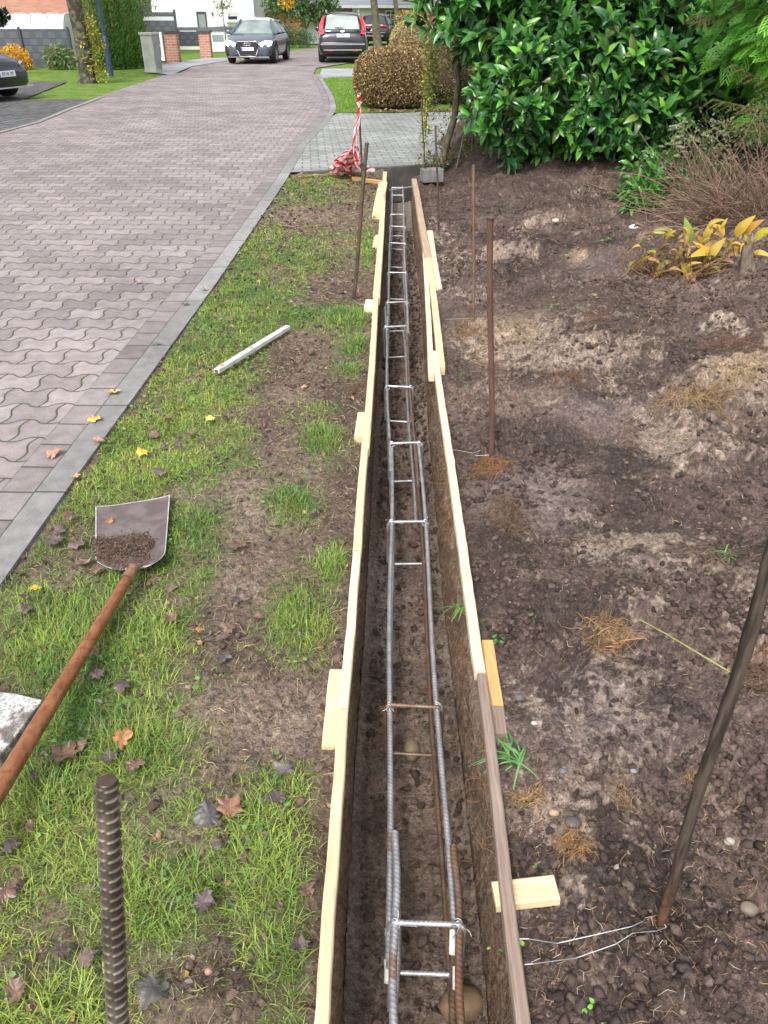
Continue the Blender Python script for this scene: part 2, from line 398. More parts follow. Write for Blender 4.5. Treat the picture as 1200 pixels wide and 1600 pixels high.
# soil bed right
vr = rows; uu = np.concatenate([np.linspace(0, .3, 230) , .3 + .7 * np.linspace(0, 1, 300)[1:] ** 1.35])
wid = .75 + .62 * np.clip(vr, 0, 20)
X = (XR(vr) + .008)[:, None] + wid[:, None] * uu[None]; ext = np.linspace(0, 1, 31)[1:] ** 1.4; X = np.concatenate([X, X[:, -1:] + (9.3 - X[:, -1:]) * ext[None]], 1); Y = np.repeat(vr[:, None], X.shape[1], 1)
Z = z_soil(X, Y); px, py = PX(X, Y, 0)
wx = X + .10 * fbm(X * 6, Y * 6, 5, 4, .6); wy = Y + .10 * fbm(X * 6, Y * 6, 11, 4, .6); pw, qw = PX(wx, wy, 0)
lf_ = .10 + ell(pw, qw, LIGHT) * .9 + .55 * fbm(wx * 2.3, wy * 2.3, 12) + .52 * fbm(X * 17, Y * 17, 3, 4, .7) + .28 * fbm(X * 70, Y * 70, 8, 3)
lt = (.74 * sstep(.29, .50, lf_))[..., None]; dkp = sstep(.12, .34, -fbm(wx * 3.1, wy * 3.1, 9) + .30 * fbm(X * 21, Y * 21, 6, 3) - .35 * lt[..., 0])[..., None]
sm = ell(px, py, SMOOTH)[..., None]
c0 = colour((.104, .073, .060)) * (1 + .75 * fbm(X * 4, Y * 4, 6))[..., None] * (1 + .35 * fbm(X * 24, Y * 24, 7, 3))[..., None]
C = c0 * (1 - .85 * lt) + colour((.33, .26, .205)) * .85 * lt * (1 + .35 * fbm(X * 12, Y * 12, 4, 3))[..., None]
C = C * (1 - .55 * sm) + colour((.19, .155, .15)) * .55 * sm; C = C * (1 - .62 * dkp) + colour((.040, .028, .024)) * .62 * dkp
yl = ell(px, py, [(1160, 605, 60, 18, .8), (800, 520, 60, 16, .35), (900, 410, 20, 8, .6), (760, 545, 30, 12, .4)])[..., None]
C = C * (1 - yl) + colour((.30, .21, .12)) * yl
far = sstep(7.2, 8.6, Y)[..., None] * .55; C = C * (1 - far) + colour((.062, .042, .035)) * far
tn = crumb_relief(X, Y, 1 - .6 * sm[..., 0])[1][..., None]; C = C * (1 + .85 * tn)
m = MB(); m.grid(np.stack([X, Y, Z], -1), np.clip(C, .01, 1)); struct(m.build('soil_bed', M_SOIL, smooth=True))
# trench
tr = rows[rows < YEND]; tr = np.append(tr, YEND)
sec = [(0, 0.0, -.005)]
nS = 110; ts = np.linspace(0, 1, nS); Xl = XL(tr) - .012; Xr = XR(tr) + .014
wl, wf = .33, .34
P = np.zeros((len(tr), nS, 3)); C = np.zeros((len(tr), nS, 3))
for j, t in enumerate(ts):
    if t < wl:
        a = t / wl; x = Xl + .012 * a ** 1.5 + .016 * sstep(.35, .42, a); z = -.01 + (ZT + .0) * a + 0 * tr
        x = x + (.012 * fbm(tr * 6, 3 + a * 3 + 0 * tr, 2, 5, .7) + .006 * vnoise(tr * 60, a * 40 + 0 * tr, 3)) * min(1, a * 6)
    elif t > 1 - wl:
        a = (1 - t) / wl; x = Xr - .030 * a ** 1.4 - .014 * sstep(.2, .3, a); z = -.012 + ZT * a + 0 * tr
        x = x - (.02 * fbm(tr * 5, 9 + a * 3 + 0 * tr, 4, 5, .7) + .007 * vnoise(tr * 55, a * 40 + 0 * tr, 5)) * min(1, a * 6)
    else:
        a = (t - wl) / (1 - 2 * wl); x = (Xl + .028) * (1 - a) + (Xr - .044) * a
        cr_h, cr_t = crumb_relief(x, tr, 1.0)
        z = ZT - .01 + cr_h * .7 + .045 * (abs(a - .5) * 2) ** 3 + .016 * fbm(tr * 3.5, a * 1.5 + 0 * tr, 6, 5, .62) + .011 * fbm(tr * 22, a * 7 + 0 * tr, 8, 4, .65)
    z = np.where(tr > 8.6, z * (1 - .35 * sstep(8.6, 9.4, tr)), z)
    P[:, j, 0] = x; P[:, j, 1] = tr; P[:, j, 2] = z
lum = 1 + .4 * fbm(P[..., 0] * 9, P[..., 1] * 6 + P[..., 2] * 9, 3, 4)
base = np.where(((ts > wl) & (ts < 1 - wl))[None, :, None], colour((.185, .138, .108)), colour((.20, .14, .10)))
C = base * lum[..., None]
wet = sstep(.0, .45, fbm(P[..., 0] * 3, P[..., 1] * 1.2, 9))[..., None] * .6 * ((ts > wl) & (ts < 1 - wl))[None, :, None]
C = C * (1 - wet) + colour((.30, .25, .215)) * wet
rust = (sstep(.05, .5, fbm(P[..., 1] * 2.2, P[..., 2] * 5, 5)) * (ts > 1 - wl * .9)[None])[..., None] * .5
C = C * (1 - rust) + colour((.16, .09, .05)) * rust
m = MB(); m.grid(P, np.clip(C, .01, 1)); struct(m.build('trench', M_WALL, smooth=True))
# clay end wall under the driveway edge
def M_concrete(name, c, c2, sc=14): return pm(name, c, c2, sc, .8, .5, 180, bdist=.004)
MC_KERB = M_concrete('concrete_kerb', (.19, .18, .175), (.26, .25, .24))
MC_DARK = M_concrete('damp_concrete', (.062, .056, .05), (.11, .098, .088), 6)  # darker concrete tone for the driveway edging

# ---------------------------------------------------------------- pavers
def paver_mat(name, L, Wd, c1, c2, cj, amp=0.0, vamp=0.0, joint=.0045, moss=0.35, kind='Object', mossc=(.07, .085, .03), rough=.62, off=0.5, rot=0.0):
    n = NT(name); tc = n.n('ShaderNodeTexCoord'); mp = n.n('ShaderNodeMapping'); n.l(tc.outputs[kind], mp.inputs[0]); mp.inputs['Rotation'].default_value = (0, 0, rot)
    vec = mp.outputs[0]; sp = n.n('ShaderNodeSeparateXYZ'); n.l(vec, sp.inputs[0]); a, b = sp.outputs[0], sp.outputs[1]
    jit = n.noise(vec, 3.0, 2); b = n.M('ADD', b, n.M('MULTIPLY_ADD', jit, .008, -.004))
    kr = n.M('ROUND', n.M('DIVIDE', b, Wd))
    par = n.M('MULTIPLY_ADD', n.M('FLOORED_MODULO', kr, 2.0), -2.0, 1.0)            # +1 / -1 on alternate lines
    if amp:
        sw = n.M('SINE', n.M('MULTIPLY', a, 2 * math.pi / L))
        sw = n.M('DIVIDE', n.M('MULTIPLY', sw, 1.9), n.M('ADD', n.M('ABSOLUTE', n.M('MULTIPLY', sw, .9)), 1.0))
        line = n.M('MULTIPLY', n.M('MULTIPLY', sw, par), amp)
    else: line = 0.0
    dl = n.M('SUBTRACT', n.M('SUBTRACT', b, n.M('MULTIPLY', kr, Wd)), line)
    row = n.M('SUBTRACT', kr, n.M('LESS_THAN', dl, 0.0))
    bc = n.M('SUBTRACT', n.M('DIVIDE', b, Wd), row)                                    # ~0..1 within the row
    sv = n.M('MULTIPLY', n.M('SINE', n.M('MULTIPLY', bc, 2 * math.pi)), vamp) if vamp else 0.0
    a2 = n.M('SUBTRACT', n.M('SUBTRACT', a, n.M('MULTIPLY', row, L * off)), sv)
    if amp: a2 = n.M('ADD', a2, L * .25)
    q = n.M('DIVIDE', a2, L); qr = n.M('ROUND', q); dv = n.M('MULTIPLY', n.M('ABSOLUTE', n.M('SUBTRACT', q, qr)), L)
    d = n.M('MINIMUM', n.M('ABSOLUTE', dl), dv)
    d = n.M('ADD', d, n.M('MULTIPLY_ADD', n.noise(vec, 90, 3), .004, -.002))
    idv = n.n('ShaderNodeCombineXYZ'); n.l(n.M('FLOOR', q), idv.inputs[0]); n.l(row, idv.inputs[1])
    wn_ = n.n('ShaderNodeTexWhiteNoise', noise_dimensions='2D'); n.l(idv.outputs[0], wn_.inputs[0])
    stone = n.mix(wn_.outputs[0], c1, c2)
    big = n.noise(vec, .9, 4); gr = n.noise(vec, 160, 4, .7); md = n.noise(vec, 14, 5, .6)
    sc = n.n('ShaderNodeVectorMath', operation='SCALE'); n.l(stone, sc.inputs[0])
    n.l(n.M('ADD', n.M('ADD', n.M('MULTIPLY', n.ramp(gr, .25, .75), .40), n.M('MULTIPLY', n.ramp(md, .3, .7), .30)), n.M('MULTIPLY_ADD', n.ramp(big, .3, .7), .30, .48)), sc.inputs[3])
    jf = n.ramp(d, joint * 1.6, joint * .7)
    mo = n.ramp(n.noise(vec, 5, 5, .7), .5 - moss * .3 + .1, .62)
    jc = n.mix(mo, cj, mossc)
    dust = n.M('MULTIPLY', n.ramp(d, .03, .0), n.M('MULTIPLY', mo, .25))
    base = n.mix(jf, n.mix(dust, sc.outputs[0], mossc), jc)
    fleck = n.M('MULTIPLY', n.ramp(n.vor(vec, 60, 0), .10, .06), n.ramp(n.noise(vec, 17, 2), .58, .64))
    base = n.mix(n.M('MULTIPLY', fleck, .7), base, (.4, .36, .32))
    n.base(base); n.rough(n.M('MULTIPLY_ADD', md, .3, rough - .15)); n.spec(.4)
    h = n.M('ADD', n.M('MULTIPLY', n.ramp(d, 0.0, joint * 2.4), 1.0), n.M('MULTIPLY', gr, .12))
    n.bump(h, .7, .006); return n.m
M_ROAD = paver_mat('wavy_red_pavers', .215, .180, (.215, .178, .180), (.310, .262, .262), (.060, .052, .045), amp=.022, vamp=.012, joint=.0036, moss=.6)
M_GUT = paver_mat('gutter_pavers', .20, .146, (.19, .162, .163), (.26, .225, .225), (.05, .042, .036), joint=.004, moss=.7, kind='UV', off=0.0)
M_EDGE = paver_mat('edging_stones', .80, .9, (.195, .190, .186), (.27, .262, .255), (.06, .055, .05), joint=.004, moss=.5, kind='UV', off=0.0)
M_DRIVE = paver_mat('grey_driveway_pavers', .21, .14, (.22, .232, .228), (.32, .33, .318), (.07, .075, .06), joint=.006, moss=.75, mossc=(.13, .15, .08), rot=R(-5))
M_COB = paver_mat('dark_cobbles', .16, .16, (.085, .085, .095), (.16, .155, .165), (.028, .026, .026), joint=.016, moss=.4, rot=R(30))
M_APR = paver_mat('grey_apron_pavers', .2, .2, (.32, .33, .36), (.38, .39, .41), (.16, .16, .17), joint=.005, moss=.1)
def lawn_mat(name):
    n = NT(name); v = n.co('Object')
    a = n.noise(v, 2.5, 5, .6); b = n.noise(v, 60, 4, .7)
    c = n.mix(n.ramp(a, .35, .68), (.085, .19, .022), (.19, .30, .05)); c = n.mix(n.ramp(b, .3, .7), n.mix(.5, c, (.04, .09, .015)), c); c = n.mix(n.M('MULTIPLY', n.ramp(n.noise(v, 9, 5, .75), .42, .66), .55), c, (.24, .30, .07)); c = n.mix(n.M('MULTIPLY', n.ramp(n.noise(v, 16, 5, .75), .52, .64), .5), c, (.07, .075, .03))
    lf = n.M('MULTIPLY', n.ramp(n.vor(v, 14, 0), .16, .10), n.ramp(n.noise(v, 2.2, 2), .5, .6)); c = n.mix(lf, c, (.35, .19, .06))
    n.base(c); n.rough(.8); n.spec(.2); n.bump(b, .9, .02); return n.m
M_LAWN = lawn_mat('lawn_grass')
def sheet(name, pts, z, mat, th=0.0):
    m = MB(); P3 = [(x, y, z) for x, y in pts]; area = sum(P3[i][0] * P3[(i + 1) % len(P3)][1] - P3[(i + 1) % len(P3)][0] * P3[i][1] for i in range(len(P3)))
    if area < 0: P3 = P3[::-1]
    if th: 
        P3 = P3 + [(x, y, z - th) for x, y, _ in P3]; k = len(pts)
        m.add(P3, [list(range(k))] + [[i, i + k, (i + 1) % k + k, (i + 1) % k] for i in range(k)])
    else: m.add(P3, [list(range(len(P3)))])
    return struct(m.build(name, mat))
# ground: four sheets round the dug plot, reaching the horizon
m = MB()
for x0, x1, y0, y1 in [(-400, -1.9, -60, 400), (-1.9, 9, -60, -1.4), (9, 400, -60, 400), (-1.9, 9, 12.38, 400)]:
    m.add([(x0, y0, -.03), (x1, y0, -.03), (x1, y1, -.03), (x0, y1, -.03)], [[0, 1, 2, 3]])
struct(m.build('ground', M_LAWN))
# road
right = [(float(a), float(b)) for a, b in Kp[:, :2]]
leftp = [G(*q)[:2] for q in [(0, 206), (60, 190), (100, 172), (150, 152), (200, 135), (250, 119), (285, 112), (300, 104), (370, 93), (430, 84.5), (470, 77)]]
road = [(right[0][0] - .02, -3)] + [(x - .2, y) for x, y in right] + [G(*q)[:2] for q in [(600, 84), (680, 76), (680, 70.5), (495, 74.5)]] + leftp[::-1] + [(leftp[0][0] - .1, -3)]
sheet('road', road, -.004, M_ROAD)
def strip(name, pts, a0, a1, z, mat, dv=0.0):
    P_ = np.array(pts, float); seg = np.linalg.norm(np.diff(P_, axis=0), axis=1); s_ = np.concatenate([[0], np.cumsum(seg)])
    n_ = int(s_[-1] / .12); t = np.linspace(0, s_[-1], n_); Q = np.stack([np.interp(t, s_, P_[:, 0]), np.interp(t, s_, P_[:, 1])], -1)
    for _ in range(6): Q[1:-1] = (Q[:-2] + 2 * Q[1:-1] + Q[2:]) / 4
    d = np.gradient(Q, axis=0); d /= np.linalg.norm(d, axis=1)[:, None]; nn = np.stack([-d[:, 1], d[:, 0]], -1)
    A = Q + nn * a0; B_ = Q + nn * a1; m = MB()
    V = np.stack([np.concatenate([A, np.full((n_, 1), z)], 1), np.concatenate([B_, np.full((n_, 1), z)], 1), np.concatenate([B_, np.full((n_, 1), z - .12)], 1)], 1)
    V = np.concatenate([np.concatenate([A, np.full((n_, 1), z - .12)], 1)[:, None], V], 1)[:, ::-1]
    m.grid(V); u = np.repeat(t[:, None], 4, 1); w = np.array([a1, a1, a0, a0])[None] - min(a0, a1) + dv + 0 * u
    m.UV = np.stack([u, w], -1).reshape(-1, 2); return struct(m.build(name, mat))
kl = [(right[0][0] - .03, -3)] + right[:11]
strip('kerb', kl, .0, .118, .004, M_EDGE, .2)
strip('gutter', kl, .122, .262, .0005, M_GUT, .003)
# driveway over the trench end, with its edging
E2 = EB + (EB - EA) * 3.2
dfar = [G(x, y)[:2] for x, y in [(527, 177), (600, 177), (800, 171)]]
k0 = [p for p in right if EA[1] < p[1] < dfar[0][1]]
drive = [(-1.4, float(YDRV(-1.4)) + .07), tuple(EA + np.array([.01, .07])), tuple(E2 + np.array([0, .07]))] + [(6.5, 17.2)] + [dfar[2], dfar[1], dfar[0]] + [(x - .10, y) for x, y in k0[::-1]]
sheet('driveway', drive, 0.0, M_DRIVE)
m = MB(); d = EB - EA; L_ = np.linalg.norm(d); d /= L_
for i in range(6):
    a = EA + d * (i * 1.0 + .004) + np.array([.0, .03]); b = EA + d * (i * 1.0 + .996) + np.array([.0, .03]); m.beam((*a, -.20), (*b, -.20), .08, .41)
struct(m.build('driveway_edging', MC_DARK, bevel=.006))
# lawns, apron, cobbles on the far side
sheet('lawn_patch', [G(*q)[:2] for q in [(522, 177), (527, 167), (521, 149), (509, 129), (504, 122), (580, 119), (700, 118), (760, 174)]], .006, M_LAWN)
sheet('side_path', [G(*q)[:2] for q in [(504, 122), (500, 116), (503, 107.5), (560, 107), (700, 106), (700, 118), (580, 119)]], .004, M_APR)
sheet('garage_apron', [G(*q)[:2] for q in [(268, 117), (300, 103.5), (375, 92), (350, 90), (322, 90.5), (262, 99), (230, 103), (225, 112)]], .002, M_APR)
sheet('cobbled_parking', [G(*q)[:2] for q in [(-260, 230), (0, 206), (60, 190), (110, 169), (150, 156), (120, 154), (35, 155), (105, 127), (40, 127), (-260, 140)]], -.008, M_COB)
m = MB(); Pk = [G(*q) for q in [(-150, 250), (0, 207), (60, 191), (110, 170), (160, 152)]]
for a, b in zip(Pk[:-1], Pk[1:]): m.beam((a[0], a[1], -.04), (b[0], b[1], -.04), .1, .1)
struct(m.build('far_kerb', MC_KERB))
# ================================================================ GRASS, CLODS, ROOTS, LEAVES
M_BLADE = colmat('grass_blade', .5, .35, 30, .2, trans=.25)
def blades(n_try, y0, y1, Lr, wr, dens_pow=1.0, seed=1, short=1.0):
    r = np.random.default_rng(seed); Y = y0 + (y1 - y0) * r.random(n_try); X = XK(Y) + (XL(Y) - XK(Y)) * r.random(n_try)
    g = grass_density(X, Y); k = (r.random(n_try) < g ** dens_pow * .97 + .012) & (Y < YDRV(X) - .02); X, Y, g = X[k], Y[k], g[k]; n = len(X)
    # clumping
    cl = np.floor(r.random(n) * n).astype(int); j = r.random(n) < .45
    px, py = PX(X, Y, 0); tuft = ell(px, py, TUFT)
    Z = z_verge(X, Y, False)
    ang = r.random(n) * 2 * np.pi + 1.5 * vnoise(X * 5, Y * 5, 1)
    lean = np.clip(r.normal(.95, .32, n), .2, 1.5) - .25 * tuft
    L = (Lr[0] + (Lr[1] - Lr[0]) * r.random(n) ** 1.6) * (.55 + .55 * g) * (1 + .45 * tuft) * short; w = wr[0] + (wr[1] - wr[0]) * r.random(n)
    d = np.stack([np.cos(ang), np.sin(ang)], -1); s = np.stack([-d[:, 1], d[:, 0]], -1)
    V = np.zeros((n, 7, 3)); cur = np.stack([X, Y, Z - .004], -1); th = np.pi / 2 - lean * .45
    lv = [0, .38, .72, 1.0]; prev = 0; idx = 0
    for i, t in enumerate(lv):
        if i:
            th = np.maximum(th - lean * .42 * r.uniform(.7, 1.3, n), -.15); step = L * (t - prev)
            cur = cur + np.stack([d[:, 0] * np.cos(th) * step, d[:, 1] * np.cos(th) * step, np.sin(th) * step], -1)
            cur[:, 2] = np.maximum(cur[:, 2], Z + .002)
        prev = t; ww = w * (1 - t ** 2.2) / 2
        if i < 3:
            V[:, idx] = cur; V[:, idx, :2] -= s * ww[:, None]; V[:, idx + 1] = cur; V[:, idx + 1, :2] += s * ww[:, None]; idx += 2
        else: V[:, 6] = cur
    a = r.random(n); tone = np.clip(.5 + .9 * fbm(X * 2.1, Y * 2.1, 13) + .6 * fbm(X * 11, Y * 11, 6) + .4 * (r.random(n) - .5), 0, 1)
    c1 = np.array((.12, .27, .045)); c2 = np.array((.38, .49, .085)); C = c1 * (1 - tone[:, None]) + c2 * tone[:, None]
    C = C * r.uniform(.6, 1.25, (n, 1)); C[:, 2] *= r.uniform(.7, 1.6, n)
    blue = (r.random(n) < .1)[:, None]; C = np.where(blue, np.array((.075, .16, .075)) * r.uniform(.7, 1.2, (n, 1)), C)
    dead = (a < .09)[:, None]; C = np.where(dead, np.array((.34, .27, .12)) * r.uniform(.5, 1.1, (n, 1)), C)
    fb = np.array([(0, 1, 3, 2), (2, 3, 5, 4)]); ft = np.array([(4, 5, 6)])
    return V, C, fb, ft
m = MB()
for args in [(98000, .25, 1.9, (.018, .060), (.0013, .0030), 1.2, 1), (78000, 1.9, 3.6, (.018, .055), (.0017, .0032), 1.2, 2), (72000, 3.6, 6.2, (.020, .050), (.0024, .0042), 1.2, 3), (60000, 6.2, 10.6, (.02, .05), (.0035, .006), 1.2, 4)]:
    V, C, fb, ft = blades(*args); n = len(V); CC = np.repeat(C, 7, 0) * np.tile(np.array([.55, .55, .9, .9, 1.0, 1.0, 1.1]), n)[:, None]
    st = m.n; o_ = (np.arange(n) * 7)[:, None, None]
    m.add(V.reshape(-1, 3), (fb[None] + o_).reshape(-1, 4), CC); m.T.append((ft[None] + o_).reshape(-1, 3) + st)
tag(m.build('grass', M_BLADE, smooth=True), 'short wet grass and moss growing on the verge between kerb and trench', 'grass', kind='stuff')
# little round-leaved weeds between the blades
def disc_leaf(n=7): 
    a = np.linspace(0, 2 * np.pi, n, endpoint=False); v = np.stack([np.cos(a), np.sin(a) * .8, .12 * np.cos(a) ** 2], -1); v = np.concatenate([[(0, 0, 0)], v]); return v, np.array([(0, 1 + i, 1 + (i + 1) % n) for i in range(n)])
bv, bf = disc_leaf()
r = np.random.default_rng(5); n0 = 15000; cy = r.uniform(.4, 10, n0); cx = XK(cy) + (XL(cy) - XK(cy)) * r.random(n0)
k = (fbm(cx * 4, cy * 4, 10) > .12) & (r.random(n0) < grass_density(cx, cy)) & (cy < YDRV(cx) - .03); cx, cy = cx[k], cy[k]; n = len(cx)
ax = r.normal(0, 1, (n, 3)); ax[:, 2] = 0; Mx = rotm(ax, r.normal(0, .5, n)) * (r.uniform(.003, .009, n) * np.clip(.8 + cy * .1, 0, 1.6))[:, None, None]
C = np.array((.10, .24, .06)) * r.uniform(.6, 1.5, (n, 1)); C[:, 0] += r.random(n) * .05
m = MB(); m.inst(bv, bf, Mx, np.stack([cx, cy, z_verge(cx, cy, False) + r.uniform(.006, .03, n)], -1), C)
tag(m.build('clover', M_BLADE, smooth=True), 'small round clover leaves scattered through the verge grass', 'clover', kind='stuff')
# crumbs and clods of soil
iv, iF = ico(1)
M_CLOD = colmat('crumbly_soil', .85, .3, 120, .35, bump=.8)
def clods(pos, size, col, seed, name, label, flat=.7, smooth=False):
    r = np.random.default_rng(seed); n = len(pos); m = MB(); parts = 6
    for q in range(parts):
        i = np.arange(q, n, parts); bv = iv * (1 + r.normal(0, .24, (len(iv), 1))) + r.normal(0, .10, iv.shape)
        Q = rotm(r.normal(0, 1, (len(i), 3)), r.random(len(i)) * 6.28); D = np.zeros((len(i), 3, 3)); sc = size[i][:, None] * r.uniform(.6, 1.2, (len(i), 3)); sc[:, 2] *= flat
        for a in range(3): D[:, a, a] = sc[:, a]
        m.inst(bv, iF, np.einsum('nij,njk->nik', D, Q), pos[i], col[i])
    return tag(m.build(name, M_CLOD, smooth=smooth), label, 'soil', kind='stuff')
def scatter_soil(n0, seed):
    r = np.random.default_rng(seed); y = .3 + 9.5 * r.random(n0) ** 1.7; d = (.03 + (.75 + .62 * y) * r.random(n0)); x = XR(y) + d
    return x, y, r
x, y, r = scatter_soil(52000, 21); px, py = PX(x, y, 0); p = .25 + .75 * sstep(-.1, .4, fbm(x * 3, y * 3, 11)) - .8 * ell(px, py, SMOOTH)
k = r.random(len(x)) < p; x, y = x[k], y[k]; n = len(x); s_ = .0016 * (1 - r.random(n)) ** -.55; s_ = np.clip(s_ * (1 + y * .25), .0015, .013)
C = np.array((.085, .06, .05)) * r.uniform(.5, 1.7, (n, 1)); li = r.random(n) < .04; C[li] = np.array((.26, .21, .165)) * r.uniform(.6, 1.3, (li.sum(), 1)); s_[li] *= .8
clods(np.stack([x, y, z_soil(x, y) + s_ * .3], -1), s_, C, 1, 'soil_clods', 'loose dark crumbs and clods of soil on the dug bed right of the trench')
r = np.random.default_rng(31); n0 = 16000; y = .3 + 9 * r.random(n0) ** 1.6; x = XK(y) + (XL(y) - XK(y)) * r.random(n0); g = grass_density(x, y); px, py = PX(x, y, 0)
k = (r.random(n0) < (1 - g) * (.35 + .65 * ell(px, py, [(345, 1570, 100, 60, 1), (520, 620, 60, 80, 1), (440, 580, 60, 40, 1), (420, 1120, 90, 50, .8), (510, 1180, 40, 60, .8)])))
x, y = x[k], y[k]; n = len(x); s_ = np.clip(.0016 * (1 - r.random(n)) ** -.6 * (1 + y * .2), .0015, .016); C = np.array((.11, .075, .058)) * r.uniform(.5, 1.6, (n, 1))
clods(np.stack([x, y, z_verge(x, y) + s_ * .3], -1), s_, C, 2, 'soil_crumbs', 'loose brown soil crumbs on the bare patches of the verge')
r = np.random.default_rng(41); n0 = 9000; y = .6 + 8.6 * r.random(n0) ** 1.5; a = r.random(n0); x = XL(y) + .05 + (XR(y) - XL(y) - .09) * a
s_ = np.clip(.002 * (1 - r.random(n0)) ** -.6 * (1 + y * .15), .002, .016); edge = np.abs(a - .5) * 2
k = r.random(n0) < .25 + .75 * edge; x, y, s_, a, edge = x[k], y[k], s_[k], a[k], edge[k]; n = len(x)
C = np.array((.085, .06, .046)) * r.uniform(.5, 1.6, (n, 1)); zz = ZT + .03 * edge ** 3 + .004
clods(np.stack([x, y, zz + s_ * .4], -1), s_, C, 3, 'trench_crumbs', 'dark crumbs of soil fallen onto the floor of the trench')
# clusters of broken clods, and pale fibres strewn over the dug soil
r = np.random.default_rng(23); cx, cy, cs = [], [], []
for q in range(170):
    y = .5 + 8.5 * r.random() ** 1.4; x = XR(y) + .05 + (.6 + .6 * y) * r.random(); k = r.integers(15, 70); sp_ = r.uniform(.04, .16) * (1 + .1 * y); cx += list(x + r.normal(0, sp_, k)); cy += list(y + r.normal(0, sp_ * .7, k)); cs += list(r.uniform(.004, .011) * (1 - r.random(k)).clip(.12, 1) ** -.45 * (1 + .08 * y))
cx, cy, cs = np.array(cx), np.array(cy), np.clip(np.array(cs), .003, .013); k = (cx > XR(cy) + .03) & (cy > .3) & (cy < 9.6); cx, cy, cs = cx[k], cy[k], cs[k]
clods(np.stack([cx, cy, z_soil(cx, cy) + cs * .25], -1), cs, np.array((.062, .043, .036)) * r.uniform(.5, 1.8, (len(cx), 1)), 5, 'soil_lumps', 'dark broken lumps of earth lying in clusters on the dug bed', .8, True)
M_FIB = colmat('dry_fibre', .8, .2, 60, .2)
def fibres(n0, seed, x, y, zf, L, w, name, label, pal):
    r = np.random.default_rng(seed); n = len(x); m = MB(); a = r.random(n) * 6.28; b = a + r.normal(0, .7, n); l = r.uniform(L[0], L[1], n) * (1 + .12 * y); ww = r.uniform(w[0], w[1], n) * (1 + .16 * y); z = zf(x, y)
    p0 = np.stack([x, y, z + .003], -1); d1 = np.stack([np.cos(a), np.sin(a)], -1); d2 = np.stack([np.cos(b), np.sin(b)], -1); p1 = p0.copy(); p1[:, :2] += d1 * l[:, None] * .5; p1[:, 2] = zf(p1[:, 0], p1[:, 1]) + .004 + r.random(n) * .006; p2 = p1.copy(); p2[:, :2] += d2 * l[:, None] * .5; p2[:, 2] = zf(p2[:, 0], p2[:, 1]) + .004 + r.random(n) * .006
    s1 = np.stack([-d1[:, 1], d1[:, 0], 0 * a], -1) * ww[:, None]; s2 = np.stack([-d2[:, 1], d2[:, 0], 0 * a], -1) * ww[:, None] * .5; up = np.array([0, 0, 1.0]) * ww[:, None]
    V = np.stack([p0 - s1 * .5, p0 + s1 * .5, p1 - s1, p1 + s1, p2 - s2, p2 + s2, p1 + up * 1.4], 1); f = np.array([(0, 1, 6), (0, 6, 2), (1, 3, 6), (2, 6, 4), (6, 3, 5), (6, 5, 4)]); C = np.repeat(np.array(pal)[r.integers(0, len(pal), n)] * r.uniform(.5, 1.3, (n, 1)), 7, 0)
    m.add(V.reshape(-1, 3), (f[None] + (np.arange(n) * 7)[:, None, None]).reshape(-1, 3), C); return tag(m.build(name, M_FIB), label, 'rootlets', kind='stuff')
r = np.random.default_rng(29); n0 = 26000; y = .4 + 9 * r.random(n0) ** 1.35; x = XR(y) + .02 + (.7 + .6 * y) * r.random(n0); px, py = PX(x, y, 0); k = r.random(n0) < (.12 + .95 * sstep(.0, .45, fbm(x * 3.7, y * 3.7, 4)) + .5 * ell(px, py, LIGHT)) * (1 - .85 * ell(px, py, SMOOTH)); x, y = x[k], y[k]
fibres(0, 30, x, y, z_soil, (.006, .030), (.0004, .0009), 'rootlets', 'pale and orange rootlets and bark shreds strewn over the dug bed', [(.34, .24, .15), (.26, .15, .08), (.42, .28, .13), (.20, .12, .08), (.40, .34, .27), (.13, .08, .06)])
r = np.random.default_rng(37); n0 = 14000; y = .4 + 9 * r.random(n0) ** 1.35; x = XK(y) + .03 + (XL(y) - XK(y) - .05) * r.random(n0); k = (r.random(n0) < .25 + .75 * (1 - grass_density(x, y))) & (y < YDRV(x) - .05); x, y = x[k], y[k]
fibres(0, 31, x, y, z_verge, (.008, .042), (.0004, .001), 'dead_grass', 'dead straw and rootlets lying between the grass of the verge', [(.34, .27, .16), (.24, .17, .10), (.42, .36, .2), (.16, .11, .08), (.14, .09, .07)])
